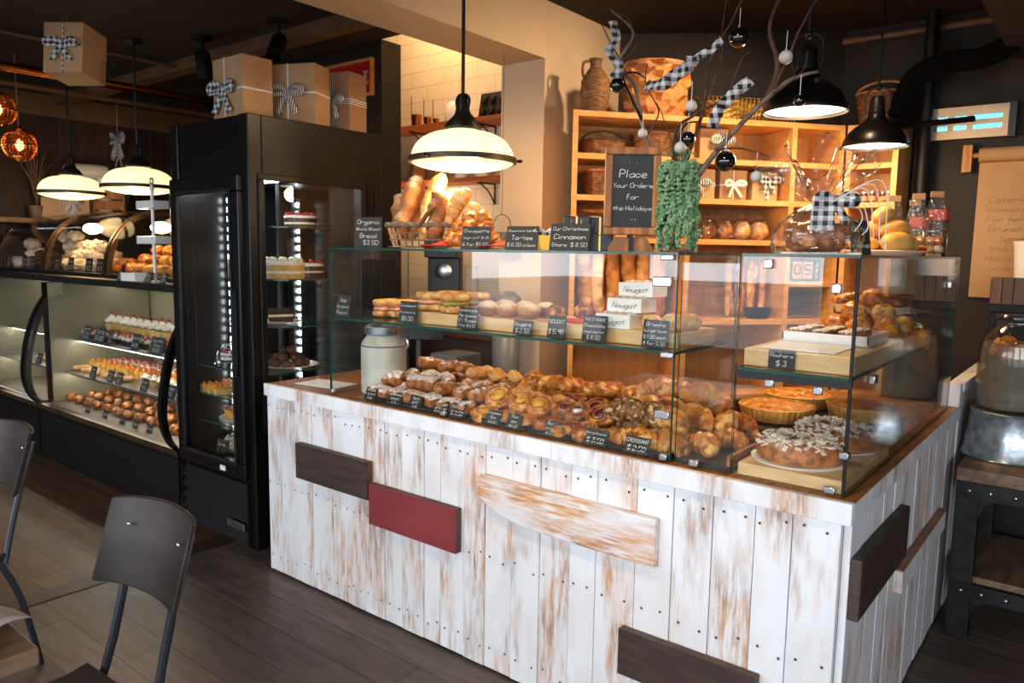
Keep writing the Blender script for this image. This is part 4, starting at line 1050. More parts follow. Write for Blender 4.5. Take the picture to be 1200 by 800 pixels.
# ================================================================ goods in the refrigerator and the left cases
def wpos(v): return Vector(v)
PX, PY = -3.40, 2.33
LC = [layer_cake_mb(.105, .085, 0).data('layer_cake', [S('sponge'), S('cream'), S('cream')]), layer_cake_mb(.10, .08, 1).data('layer_cake', [S('chocolate'), S('cream'), S('fruit red')])]
def cake_on(me, z, ang, rad, label, sc_=1, name='layer_cake'):
    a = math.radians(ang); return place(me, name, label, 'cake', (PX+rad*math.cos(a), PY+rad*math.sin(a), z+.005), (0, 0, a), sc_)
def plate(z, ang, rad, R0, label):
    a = math.radians(ang); c = (PX+rad*math.cos(a), PY+rad*math.sin(a), z+.0055)
    return place(MB().lathe([(.001, 0), (R0*.6, 0), (R0*.7, .003), (R0, .016), (R0*.98, .018), (R0*.68, .007), (.001, .005)], 32).data('plate', S('white ceramic')), 'plate', label, 'plate', c), c
cake_on(LC[1], 1.60, 100, .15, 'small brown cake on the top shelf of the refrigerator', .85)
cake_on(LC[0], 1.345, -30, .165, 'pale cream layer cake on the second refrigerator shelf, nearest the side window')
cake_on(LC[0], 1.345, 215, .165, 'pale cream layer cake on the second refrigerator shelf, behind the door')
cake_on(LC[1], 1.345, 90, .165, 'dark layer cake with red fruit at the back of the second refrigerator shelf', .9)
p_, c = plate(1.115, -35, .16, .105, 'white plate with a slice of chocolate cake in the refrigerator')
k = MB(); k.mat(0).prism([(-.06, -.03), (.06, 0), (-.06, .03)], 0, .03, 'z'); k.mat(1).prism([(-.06, -.03), (.06, 0), (-.06, .03)], .0301, .042, 'z')
k.mat(0).prism([(-.06, -.03), (.06, 0), (-.06, .03)], .0421, .065, 'z')
place(k.data('cake_slice', [S('chocolate'), S('cream')]), 'cake_slice', 'slice of chocolate cake on a white plate in the refrigerator', 'cake', (c[0], c[1], c[2]+.0065), (0, 0, 1))
card(0, 0, None, .09, .07, ['Gateau', '$ 6.50'], 'black chalk card on the third refrigerator shelf', .9, -.15, 'black card', 71, pt=Vector((PX+.02, PY-.2, 0)), lz=1.12)
p_, c = plate(.89, -20, .13, .15, 'large white plate of cocoa truffles in the refrigerator')
r = random.Random(8); n_ = 0
for ly, (cnt, rad) in enumerate(((9, .085), (6, .055), (3, .028))):
    for i in range(cnt):
        a = 2*PI*i/cnt+ly
        place(D['choc biscuit'][i % 2], 'cocoa_truffle', 'cocoa truffle on the white plate in the refrigerator, %s ring, %s of it' % (['outer', 'middle', 'top'][ly], ORD[i]), 'truffle', (c[0]+rad*math.cos(a), c[1]+rad*math.sin(a), c[2]+.009+ly*.032), (a, 0, 0) if False else (0, 0, a), .55, 'cocoa truffles on the plate')
# seen through the door
def cloche(cx, cy, z, R0, label):
    t = thing('glass_cloche', label, 'cloche', (cx, cy, z))
    MB().lathe([(R0, .002), (R0, R0*.5), (R0*.93, R0*.8), (R0*.7, R0*1.08), (R0*.35, R0*1.22), (.001, R0*1.25)], 32).build('dome', CLEAR, t, solid=.003)
    MB().lathe([(.001, R0*1.25), (.01, R0*1.28), (.015, R0*1.36), (.001, R0*1.42)], 14).build('knob', CLEAR, t)
    MB().lathe([(.001, 0), (R0*1.1, 0), (R0*1.15, .01), (R0*1.1, .012), (.001, .006)], 32).build('plate', CLEAR, t); return t
cloche(-3.57, 2.15, .895, .085, 'clear glass cloche on the refrigerator shelf behind the door')
place(LC[1], 'layer_cake', 'dark cake under the upper glass cloche in the refrigerator', 'cake', (-3.57, 2.15, .9075), (0, 0, 0), .62)
for i in range(3):
    for q in range(2):
        place(D['yellow slice'][i % 2], 'fruit_slice', 'yellow fruit slice low in the refrigerator, %s row, %s from the left' % (['front', 'back'][q], ORD[i]), 'cake', (-3.69+.065*i, 2.085+.11*q, .745), (0, 0, 1.4), .9, 'fruit slices in the refrigerator')
tag(MB().lathe([(.001, 0), (.12, 0), (.125, .006), (.001, .004)], 30).build('cake_card', S('white card'), None, (-3.565, 2.20, .605)), 'white round card under the red tart in the refrigerator', 'plate')
place(tart_mb(.10, .045, 30, 11).data('fluted_tart', [S('tart shell'), S('fruit orange')]), 'fluted_tart', 'orange fruit tart low in the refrigerator', 'tart', (-3.565, 2.20, .612), (0, 0, 0))
cloche(-3.57, 2.17, .425, .10, 'clear glass cloche on the floor of the refrigerator')
place(LC[0], 'layer_cake', 'pale cake under the lower glass cloche in the refrigerator', 'cake', (-3.57, 2.17, .4375), (0, 0, 0), .7)
card(0, 0, None, .07, .09, ['Tarte', '$ 24'], 'black chalk card in front of the lower glass cloche', .1, -.2, 'black card', 73, pt=Vector((-3.55, 2.045, 0)), lz=.421)
for i in range(3):
    place(D['choc biscuit'][i % 2], 'chocolate_cake', 'small dark cake on the refrigerator floor, %s from the left' % ORD[i], 'cake', (-3.40+.085*i, 2.14+.05*i, .421), (0, 0, i), .8)

# ---- curved case contents: rows along each shelf
r = random.Random(31)
def row(kind, x0, x1, n, y, z, what, cat, sc_=1, rz=0, grp=None):
    for i in range(n):
        place(pick(kind), nm(kind), '%s, %s from the left' % (what, ORD[i]), cat, (x0+(x1-x0)*i/max(n-1, 1)+r.uniform(-.008, .008), y+r.uniform(-.006, .006), z), (0, 0, rz+r.uniform(-.15, .15)), sc_, grp or what)
row('cupcake', -5.56, -4.55, 11, 2.42, .9, 'white cream cupcake at the back of the top shelf', 'cupcake', 1.35)
for i in range(2): tag(MB().box(-.255, .255, -.09, .09, 0, .038).build('cake_riser', S('white card'), None, (-5.31+i*.52, 2.42, .861), smooth=False), 'white riser under the cream cupcakes, %s half' % ['left', 'right'][i], 'stand')
row('cream slice', -5.57, -4.72, 10, 2.27, .861, 'cream and chocolate slice on the top shelf', 'cake', 1, PI/2)
row('yellow slice', -4.62, -3.95, 10, 2.29, .861, 'yellow fruit slice on the right of the top shelf', 'cake', 1.1, PI/2)
row('cupcake', -4.45, -3.95, 6, 2.56, .861, 'white cream cupcake at the right rear of the top shelf', 'cupcake', 1.2)
row('yellow slice', -4.62, -3.95, 10, 2.43, .861, 'yellow fruit slice at the right rear of the top shelf', 'cake', 1.1, PI/2)
row('cream slice', -5.58, -4.5, 11, 2.46, .636, 'cream slice at the back of the lower shelf', 'cake', 1.1, PI/2)
row('yellow slice', -5.58, -4.85, 10, 2.33, .636, 'golden slice on the lower shelf', 'cake', 1.15, PI/2)
row('eclair', -5.58, -4.9, 7, 2.20, .636, 'pale eclair at the front of the lower shelf', 'pastry', 1, PI/2)
row('yellow slice', -4.75, -4.35, 5, 2.36, .636, 'golden slice in the middle of the lower shelf', 'cake', 1.1, PI/2)
row('cupcake', -4.68, -3.98, 8, 2.22, .636, 'cream cupcake at the front of the lower shelf', 'cupcake', .95)
row('cream slice', -4.28, -3.95, 4, 2.38, .636, 'chocolate cream slice on the lower shelf', 'cake', 1.1, PI/2)
for q, y in enumerate((2.12, 2.25, 2.38)):
    row('nut cake', -5.57, -4.0, 12, y, .431, 'brown nut cake on the case floor in the %s row' % ['front', 'middle', 'back'][q], 'cake', .95, 0, 'brown cakes on the case floor')
for i, (x, z, w_) in enumerate(((-5.42, .861, .12), (-5.22, .861, .15), (-5.06, .861, .05), (-4.72, .861, .09), (-4.45, .861, .16), (-4.2, .861, .13))):
    card(0, 0, None, w_, .1, ['Cup cake', 'Tarte', '$ 6.00'][i % 2:], 'grey chalk card on the top shelf of the curved case, %s from the left' % ORD[i], 0, -.3, 'slate', 80+i, pt=Vector((x, 2.168, 0)), lz=z)
for i, x in enumerate((-5.2, -4.95, -4.83, -4.5, -4.19, -4.05)):
    card(0, 0, None, .085 if i < 4 else .12, .075, ['Eclair', '$ 5'], 'black chalk card on the lower shelf of the curved case, %s from the left' % ORD[i], 0, -.3, 'black card', 90+i, pt=Vector((x, 2.112, 0)), lz=.636)
for i, x in enumerate((-5.1, -4.85, -4.62, -4.45, -4.28)):
    card(0, 0, None, .06, .05, ['Cake'], 'small black card on the floor of the curved case, %s from the left' % ORD[i], 0, -.3, 'black card', 100+i, pt=Vector((x, 2.03, 0)), lz=.431)
# the case cut off by the left edge
row('cream slice', -6.3, -5.8, 5, 2.3, .861, 'pale cream slice in the case at the left edge', 'cake', 1.2, PI/2)
row('eclair', -6.3, -5.8, 6, 2.22, .636, 'eclair in the case at the left edge', 'pastry', 1, PI/2)
for i, x in enumerate((-6.1, -5.9)):
    card(0, 0, None, .09, .075, ['Eclair', '$ 5'], 'black chalk card in the case at the left edge, %s' % ['left', 'right'][i], 0, -.3, 'black card', 110+i, pt=Vector((x, 2.112, 0)), lz=.636)

# ---- arched acrylic bread bins on the ledge
AR = [(2.10, 1.3015), (2.115, 1.42), (2.16, 1.54), (2.25, 1.65), (2.37, 1.715), (2.52, 1.735), (2.76, 1.735)]
ac = smooth_curve(AR, 5)
def bin_(x0, x1, label):
    o_ = Vector(((x0+x1)/2, 2.43, 1.3012)); t = thing('bread_bin', label, 'bread bin', o_)
    a, b_ = x0-o_.x, x1-o_.x; q = [(y-o_.y, z-o_.z) for y, z in ac]
    for e in (a, b_-.022):
        inn = [(y+(.028 if k < 14 else .0), z-(.002 if k < 14 else .028)) for k, (y, z) in enumerate(q)]
        inn = [(max(y, q[0][0]+.028), min(z, q[-1][1]-.028)) for y, z in inn]
        MB().prism(q+inn[::-1], e, e+.022, 'x').build('arched_frame', S('bronze trim'), t, angle=35)
    R_ = q+[(y+.004, z-.004) for y, z in q][::-1]
    MB().prism(R_, a+.023, b_-.023, 'x').build('acrylic_cover', ACRYL, t, angle=45)
    MB().box(a, b_, q[0][0]-.012, q[-1][0], 0, .022).build('base', S('black satin'), t, smooth=False, bevel=.003)
    MB().box(a+.023, b_-.023, q[-1][0]-.006, q[-1][0], .0225, q[-1][1]-.005).build('back_panel', ACRYL, t, smooth=False)
    return t
bin_(-4.90, -3.90, 'arched clear bread bin nearest the refrigerator')
bin_(-5.86, -4.93, 'arched clear bread bin in the middle of the ledge')
bin_(-6.78, -5.89, 'arched clear bread bin at the left end of the ledge')
zb = 1.325
for i, (x, y, z) in enumerate(((-6.62, 2.2, 0), (-6.52, 2.2, 0), (-6.6, 2.3, .07), (-6.48, 2.32, .07), (-6.55, 2.28, .14), (-6.3, 2.45, .12), (-6.18, 2.45, .14), (-6.06, 2.45, .12), (-6.3, 2.45, .05), (-6.18, 2.45, .06), (-6.06, 2.45, .05), (-6.25, 2.4, .2), (-6.1, 2.42, .2))):
    place(D['meringue'][i % 3], 'meringue', 'white meringue in the leftmost bread bin, %s one' % (ORD[i] if i < 12 else 'last'), 'meringue', (x, y, zb+z), (0, 0, i), 1.1, 'meringues in the leftmost bin')
for i in range(6):
    place(D['choc biscuit'][i % 2], 'chocolate_biscuit', 'chocolate meringue in the leftmost bread bin, %s one' % ORD[i], 'biscuit', (-6.33+.1*(i % 3), 2.24+.02*(i//3), zb+.065*(i//3)), (0, 0, i), 1.1, 'chocolate meringues in the bin')
for i in range(15):
    k = i % 5; l = i//5
    place(D['meringue'][i % 3], 'meringue', 'cream meringue in the middle bread bin, %s from the left in the %s layer' % (ORD[k], ['bottom', 'second', 'top'][l]), 'meringue', (-5.78+.1*k+.02*l, 2.24+.06*l, zb+.065*l*(1 if k < 4 else .6)), (0, 0, i), 1.1 if k < 3 else .85, 'meringues in the middle bin')
for i in range(6):
    place(D['chouquette'][i % 3], 'sugar_puff', 'golden puff in the middle bread bin, %s one' % ORD[i], 'pastry', (-5.25+.09*(i % 3), 2.24+.1*(i//3), zb+.03*(i//3)), (0, 0, i), 1.15, 'golden puffs in the middle bin')
for i in range(18):
    k = i % 6; l = i//6
    place(D['chouquette'][i % 3] if k < 2 else D['madeleine'][i % 2], 'golden_bun', 'golden bun in the right bread bin, %s from left in the %s layer' % (ORD[k], ['bottom', 'second', 'top'][l]), 'bun', (-4.80+.135*k+.03*l, 2.22+.07*l, zb+.055*l), (0, 0, i*.7), 1.3, 'golden buns in the right bin')
for i, x in enumerate((-6.62, -6.32, -6.16, -5.72, -5.5, -5.22, -5.06)):
    card(0, 0, None, .085 if i < 5 else .1, .09, [['Meringue', '$ 3'], ['Cacao', '$ 3'], ['Rocher', '$ 2']][i % 3], 'black chalk card inside the bread bins, %s from the left' % ORD[i], 0, -.15, 'black card', 120+i, pt=Vector((x, 2.13, 0)), lz=zb)
# white tiered stand in front of the right-hand bin
tp = Vector((P(181, 300, y=2.045).x, 2.045, 1.3012))
ts = thing('tiered_stand', 'white three-tier serving stand in front of the right bread bin', 'stand', tp)
MB().tube([(0, 0, 0), (0, 0, .52)], .009, 10).build('pole', S('white ceramic'), ts)
MB().torus((0, 0, 0), .016, .004, 16, 6, Matrix.Translation((0, 0, .55)) @ Matrix.Rotation(PI/2, 4, 'X')).build('ring_handle', S('steel'), ts)
MB().lathe([(.001, .50), (.012, .50), (.014, .51), (.006, .532), (.001, .534)], 14).build('finial', S('white ceramic'), ts)
for z, hw in ((.40, .095), (.21, .105)):
    k = MB().box(-hw, hw, -.045, .045, z, z+.005)
    for q in ((-hw, hw, -.045, -.041), (-hw, hw, .041, .045), (-hw, -hw+.004, -.041, .041), (hw-.004, hw, -.041, .041)): k.box(*q, z+.005, z+.042)
    k.build('tray', S('white ceramic'), ts, smooth=False, bevel=.002)
MB().cbox((0, 0, .004), (.1, .08, .008)).build('foot', S('white ceramic'), ts, bevel=.002)
for i in range(5):
    place(D['nut cake'][i % 2], 'fruit_cake', 'red-brown fruit cake on the middle tier of the white stand, %s from the left' % ORD[i], 'cake', (tp.x-.078+.039*i, tp.y, tp.z+.216), (0, 0, i), .55, 'cakes on the white stand')
bxx = P(160, 322, y=2.03).x-.02
bx = thing('white_cake_box', 'white open box of glazed buns in front of the right bread bin', 'box', (bxx, 2.03, 1.3012))
k = MB().box(-.085, .085, -.04, .04, 0, .004)
for q in ((-.085, .085, -.04, -.037), (-.085, .085, .037, .04), (-.085, -.082, -.037, .037), (.082, .085, -.037, .037)): k.box(*q, .004, .045)
k.build('carton', S('white card'), bx, smooth=False)
for i in range(3):
    place(D['chouquette'][i % 3], 'glazed_bun', 'orange glazed bun in the white box, %s from the left' % ORD[i], 'bun', (bxx-.05+.05*i, 2.03, 1.306), (0, 0, i), .75, 'buns in the white box')
for i, (x, w_) in enumerate(((P(139, 325, y=1.99).x, .05), (P(172, 328, y=1.99).x, .07), (P(190, 330, y=1.99).x, .05))):
    card(0, 0, None, w_, .06, ['Bun', '$ 3'], 'small black card on the front edge of the ledge, %s from the left' % ORD[i], 0, -.45, 'black card', 130+i, pt=Vector((x, 1.988, 0)), lz=1.3005)
# ================================================================ shelving in the back corner
SA = math.atan2(.78, .62)
su = thing('shelving_unit', 'orange wooden cubby shelving standing across the back corner', 'shelf', (-1.993, 2.972, 0), SA)
SX = (-.027, .555, 1.105, 1.372); DEP = .27; BT = .026
MB().prism([(-.027, 0), (-.001, 0), (.085, DEP), (.059, DEP)], 0, 2.151, 'z').build('upright', S('orange wood'), su, smooth=False)
for i, x in enumerate(SX[1:]): MB().box(x, x+BT, 0, DEP, 0, 2.151).build('upright', S('orange wood'), su, smooth=False)
BZ = {0: (2.151, 1.96, 1.77, 1.575, 1.18, .80, .40, .08), 1: (2.151, 1.96, 1.77, 1.575, 1.18, .80, .40, .08), 2: (2.151, 1.96, 1.77, 1.575, 1.37, 1.18, .80, .40, .08)}
for c in range(3):
    for z in BZ[c]:
        MB().prism([(SX[c]+BT+.0005, .001), (SX[c+1]-.0005, .001), (SX[c+1]-.0005, DEP), (SX[c]+BT+.0005+(.086 if c == 0 else 0), DEP)], z-BT, z-.0005, 'z').build('shelf_board', S('orange wood'), su, smooth=False)
MB().box(.059, SX[3]+BT, DEP+.0005, DEP+.01, .05, 2.15).build('back_panel', S('shelf back'), su, smooth=False)
s2 = thing('shelving_unit', 'short orange wooden shelving turned square to the slanted shelving', 'shelf', (-1.115, 4.075, 0))
for x in (0, .214): MB().box(x, x+BT, 0, DEP, 0, 2.151).build('upright', S('orange wood'), s2, smooth=False)
for z in (2.151, 1.96, 1.77, 1.575, 1.18, .80, .4): MB().box(BT+.0005, .2135, .001, DEP, z-BT, z-.0005).build('shelf_board', S('orange wood'), s2, smooth=False)
MB().box(0, .24, DEP+.0005, DEP+.01, .05, 2.15).build('back_panel', S('shelf back'), s2, smooth=False)
TS = Matrix.Translation((-1.993, 2.972, 0)) @ Matrix.Rotation(SA, 4, 'Z')
def sh(x, y, z): return TS @ Vector((x, y, z+.0005))

def weave(m, prof, n, c=(0, 0, 0), sx=1, sy=1, amp=.05, rows=14):
    """basket wall: staves and weavers as relief"""
    R = []; N_ = rows*2
    pp = curve_pts([(p[0], p[1], 0) for p in prof], 6)
    tot = len(pp)-1
    for i in range(N_+1):
        t = i/N_*tot; k = min(int(t), tot-1); q = pp[k].lerp(pp[k+1], t-k)
        ring = []
        for j in range(n*2):
            a = 2*PI*j/(n*2); s_ = 1+amp*(((i//2+j//2) % 2)*2-1)*.5
            ring.append((c[0]+q.x*s_*math.cos(a)*sx, c[1]+q.x*s_*math.sin(a)*sy, c[2]+q.y))
        R.append(ring)
    m.rings(R, False)
    R2 = [[(p[0]*.93 if False else c[0]+(p[0]-c[0])*.93, c[1]+(p[1]-c[1])*.93, p[2]) for p in r_] for r_ in R[::-1]]
    m.rings(R2, False); m.rings([R[-1], R2[0]], False); m.rings([R2[-1], [(c[0], c[1], R2[-1][0][2])]*len(R[0])], False)
    return m
def basket(name, label, loc, prof, n, m, sx=1, sy=1, rz=0, amp=.05, rows=12, rim=.006, handle=None, hm=None):
    t = thing(name, label, 'basket', loc, rz)
    weave(MB(), prof, n, (0, 0, 0), sx, sy, amp, rows).build('woven_body', S(m), t)
    R1, z1 = prof[-1]
    k = MB(); k.tube([(R1*math.cos(2*PI*i/32)*sx, R1*math.sin(2*PI*i/32)*sy, z1) for i in range(33)], rim, 6); k.build('rim', S(hm or m), t)
    if handle:
        pts = [(R1*math.cos(PI*i/12)*sx, 0, z1+handle*math.sin(PI*i/12)) for i in range(13)]
        MB().tube(pts, rim*1.1, 6).build('handle', S(hm or m), t)
    return t
basket('wicker_basket', 'large honeycomb-woven basket on top of the slanted shelving', sh(.43, .13, 2.151), [(.135, 0), (.146, .1), (.155, .2), (.158, .25)], 13, 'wicker', 1, .8, SA, .27, 6, .008)
basket('handled_basket', 'wicker basket with an arched handle on the square shelving', (-.99, 4.2, 2.1515), [(.10, 0), (.115, .1), (.125, .16)], 20, 'dark wicker', 1, .8, .1, .05, 14, .006, .06, 'wicker')
basket('flat_basket', 'low flat wicker tray on the top left shelf', sh(.165, .12, 1.96), [(.095, 0), (.105, .05), (.108, .07)], 18, 'dark wicker', 1, .85, SA, .05, 8, .005, .05, 'dark board')
basket('flat_basket', 'second low wicker tray on the top left shelf, behind the branches', sh(.42, .12, 1.96), [(.09, 0), (.10, .06), (.115, .11)], 18, 'dark wicker', 1, .85, SA, .05, 9, .005)
basket('square_basket', 'ribbed wooden basket on the second shelf from the top, far left', sh(.175, .12, 1.77), [(.095, 0), (.10, .06), (.107, .12)], 14, 'dark wicker', 1, .8, SA, .07, 10, .008, None, 'frame wood')
# gold wire tray basket
g_ = thing('wire_basket', 'long gold wire basket on top of the slanted shelving', 'basket', sh(.91, .13, 2.1515), SA)
k = MB()
for z, a in ((0, 0), (.05, .02), (.1, .04)):
    w_, d_ = .22+a, .09+a*.6
    k.tube([(-w_, -d_, z+.004), (w_, -d_, z+.004), (w_, d_, z+.004), (-w_, d_, z+.004), (-w_, -d_, z+.004)], .003, 5)
for i in range(24):
    x = -.22+.44*i/23; k.tube([(x, -.09, .004), (x*1.18, -.114, .104)], .0018, 4); k.tube([(x, .09, .004), (x*1.18, .114, .104)], .0018, 4)
k.build('wire_frame', S('brass'), g_)
k = MB().sheet([[(x*s_, y*s_*.5, z) for x, y in [(-.25, -.2), (.25, -.2)]] for s_, z in ((1, .01),)] ) if False else MB().box(-.215, .215, -.085, .085, .004, .007)
weave(k, [(.2, .008), (.215, .05), (.235, .098)], 26, (0, 0, 0), 1, .42, .06, 8); k.build('liner', S('brass'), g_)
for sx in (-1, 1):
    MB().tube(curve_pts([(sx*.26, -.03, .104), (sx*.30, 0, .13), (sx*.26, .03, .104)]), .004, 6).build('handle', S('copper'), g_)
# seagrass jug
jg = thing('seagrass_jug', 'tall coiled seagrass jug at the left end of the shelving top', 'vase', sh(.12, .13, 2.1515), SA)
pf = [(.045, 0), (.062, .04), (.072, .10), (.066, .16), (.04, .205), (.027, .225), (.028, .25), (.034, .262)]
pp = curve_pts([(a, b_, 0) for a, b_ in pf], 6)
k = MB(); k.lathe([(.001, 0)]+[(p.x*(1+.035*math.sin(p.y*520)), p.y) for p in pp]+[(.026, .26), (.022, .22), (.001, .2)], 28); k.build('woven_body', S('seagrass'), jg)
MB().tube(curve_pts([(-.03, 0, .25), (-.06, 0, .24), (-.065, 0, .2), (-.058, 0, .17)]), .007, 7).build('handle', S('seagrass'), jg)

# kraft gift boxes with ribbons
def bow(parent, c, m, size=.07, up=(0, 0, 1), right=(1, 0, 0), tails=2, seed=0, wd=.022):
    up = Vector(up); right = Vector(right); out = right.cross(up)*-1
    k = MB(); r = random.Random(seed)
    def strip(pts, w_):
        rows = []
        for i, p in enumerate(pts):
            t = (pts[min(i+1, len(pts)-1)]-pts[max(i-1, 0)]).normalized(); s_ = t.cross(out).normalized()
            s_ = (s_+out*.35).normalized()
            rows.append([p-s_*w_/2, p+s_*w_/2])
        k.sheet(rows)
    C_ = Vector(c)
    for sgn in (-1, 1):
        L_pts = curve_pts([C_, C_+right*sgn*size*.5+up*size*.35+out*-.012, C_+right*sgn*size*.95+up*size*.22+out*-.02, C_+right*sgn*size*.9-up*size*.05+out*-.02, C_+right*sgn*size*.4-up*size*.02+out*-.012, C_], 5)
        strip(L_pts, wd)
        strip(curve_pts([C_, C_+right*sgn*size*.3-up*size*.5+out*-.01, C_+right*sgn*size*(.45+r.uniform(0, .3))-up*size*1.1+out*-.012], 5), wd)
    k.add([], [])
    o = k.build('bow', S(m), parent, solid=.0012)
    return o
def gift(name, label, c, d, rz, m='kraft paper', ribbon=None, bowc=True, vert=True, horiz=True, hz=.45, vx=0, rw=.016, seed=0, group=None, rx=0, thr=False):
    """box with its base centre at c; ribbons round it, bow on the front"""
    w_, dp, h = d
    t = thing(name, label, 'gift box', c, (rx, 0, rz), group)
    MB().box(-w_/2, w_/2, -dp/2, dp/2, 0, h).build('carton', S(m), t, smooth=False, bevel=.002)
    MB().box(-w_/2-.0006, w_/2+.0006, -dp/2-.0006, dp/2+.0006, h*.995-.0, h+.001).build('lid_seam', S('kraft dark'), t, smooth=False)
    if ribbon:
        e = .0015; k = MB()
        if vert:
            x0, x1 = vx*w_-rw/2, vx*w_+rw/2
            k.box(x0, x1, -dp/2-e, -dp/2-.0004, 0, h).box(x0, x1, -dp/2-e, dp/2+e, h+.0012, h+.0025).box(x0, x1, dp/2+.0004, dp/2+e, 0, h)
        if vert: k.build('ribbon', S(ribbon if not thr else 'white thread'), t, smooth=False)
        if horiz:
            k = MB(); z0, z1 = h*hz-rw/2, h*hz+rw/2
            k.box(-w_/2-e, w_/2+e, -dp/2-e-.0005, -dp/2-.0005, z0, z1).box(w_/2+.0004, w_/2+e, -dp/2, dp/2, z0, z1).box(-w_/2-e, -w_/2-.0004, -dp/2, dp/2, z0, z1)
            k.build('ribbon', S((ribbon+' up') if ribbon == 'striped ribbon' and not thr else ('white thread' if thr else ribbon)), t, smooth=False)
        if bowc: bow(t, (vx*w_, -dp/2-.006, h*hz), ribbon, min(w_, h)*.38, seed=seed, wd=max(rw*1.3, min(w_, h)*.12))
    return t
FT = FH+.0005
gift('gift_box', 'kraft gift box with white ribbon at the left on top of the refrigerator', (-3.66, 2.42, FT), (.16, .16, .27), -.35+.6, 'kraft paper', 'white thread', True, True, True, .52, -.45, .004, 1)
gift('gift_box', 'kraft gift box with a black and white bow at the front corner on the refrigerator', (-3.345, 2.105, FT), (.25, .16, .285), .0, 'kraft paper', 'plaid ribbon', True, True, True, .48, -.1, .008, 2, thr=True)
gift('gift_box', 'kraft gift box with a striped sash hanging down, middle of the refrigerator top', (-3.225, 2.35, FT), (.235, .15, .285), .42, 'kraft paper', 'striped ribbon', True, True, True, .52, -.12, .008, 3, thr=True)
gift('gift_box', 'kraft gift box crossed by a striped ribbon, rightmost on the refrigerator', (-3.20, 2.585, FT), (.20, .14, .285), .22, 'kraft dark', 'striped ribbon', True, True, True, .5, -.05, .026, 4)
c = P(88, 93, y=1.62)
hb = gift('gift_box', 'kraft gift box with a black bow hanging from the ceiling at the upper left', c, (.19, .19, .235), .62, 'kraft paper', 'plaid ribbon', True, True, True, .55, 0, .008, 5, rx=-.12)
MB().tube([(0, 0, .235), (0, .03, .235+(2.69-c.z-.235))], .0015, 5).build('hanging_string', S('dark board'), hb)
# gifts in the cubbies
gift('gift_box', 'kraft box with a zebra ribbon on the top middle shelf', sh(.72, .13, 1.9605), (.15, .12, .15), SA, 'kraft paper', 'striped ribbon', True, True, False, .6, .25, .02, 6)
gift('gift_box', 'flat kraft box with a striped star bow on the second middle shelf', sh(.66, .13, 1.7705), (.15, .12, .145), SA, 'kraft paper', 'striped ribbon', True, True, True, .5, -.1, .014, 7)
gift('gift_box', 'kraft box with a thin white bow on the second middle shelf', sh(.835, .13, 1.7705), (.145, .12, .145), SA, 'kraft dark', 'white thread', True, True, True, .5, 0, .004, 8)
gift('gift_box', 'kraft box with a black and white rosette on the second middle shelf', sh(1.01, .13, 1.7705), (.14, .12, .14), SA, 'kraft paper', 'plaid ribbon', True, True, False, .7, .1, .02, 9)
for i in range(4):
    c = sh(.72+.098*i, .12, 1.5755)
    t = thing('wrapped_cake', 'round %s cake in a clear bag on the third middle shelf, %s from the left' % (['dark', 'dark', 'golden', 'golden'][i], ORD[i]), 'cake', c, SA)
    MB().blob((0, 0, .047), (.1, .1, .092), 18, 12, .06, i).build('cake', S('dark crust' if i < 2 else 'pale crust'), t)
    k = MB(); k.lathe([(.054, .002), (.056, .05), (.04, .095), (.012, .108), (.018, .118), (.024, .126)], 26, fn=lambda a, z: 1+.08*math.sin(7*a+z*60)); k.build('clear_bag', CELLO, t, solid=.0008)
card(0, 0, None, .075, .06, ['Pain', 'Sucre'], 'black chalk card left of the wrapped round cakes', SA, -.15, 'black card', 140, pt=sh(.635, .05, 0), lz=1.576)
# scale, tins and jars
k = thing('kitchen_scale', 'round-dial kitchen scale on the third left shelf', 'scale', sh(.125, .12, 1.5755), SA)
MB().lathe([(.07, 0), (.066, .02), (.05, .085), (.03, .1), (.001, .1)], 24, sy=.6).build('body', S('cream enamel'), k)
MB().lathe([(.001, 0), (.042, 0), (.045, .006), (.001, .006)], 28).build('dial', S('white ceramic'), k, loc=(0, -.037, .052), rot=(PI/2, 0, 0))
MB().lathe([(.001, .112), (.075, .115), (.085, .128), (.08, .13), (.001, .12)], 28, sy=.75).build('pan', S('frame wood'), k)
tag(MB().box(-.05, .05, -.05, .05, 0, .13).build('carton_box', S('kraft paper'), None, sh(.275, .13, 1.5755), (0, 0, SA), smooth=False, bevel=.003), 'plain kraft box beside the kitchen scale, half behind the chalkboard', 'box')
for i in range(5):
    t = thing('jam_jar', 'small dark jam jar on the square shelving, %s from the left' % ORD[i], 'jar', (-1.072+.038*i, 4.135+(.05 if i == 3 else 0), 1.7705), 0, 'jam jars on the square shelving')
    MB().lathe([(.001, 0), (.0165, 0), (.0175, .004), (.0175, .04), (.0145, .046), (.001, .046)], 18).build('glass_body', S('jam'), t)
    MB().lathe([(.001, .0465), (.0165, .0465), (.0165, .056), (.001, .0565)], 18).build('lid', S('steel'), t)
    MB().lathe([(.0177, .01), (.0177, .033)], 18).build('label', S('kraft paper'), t)
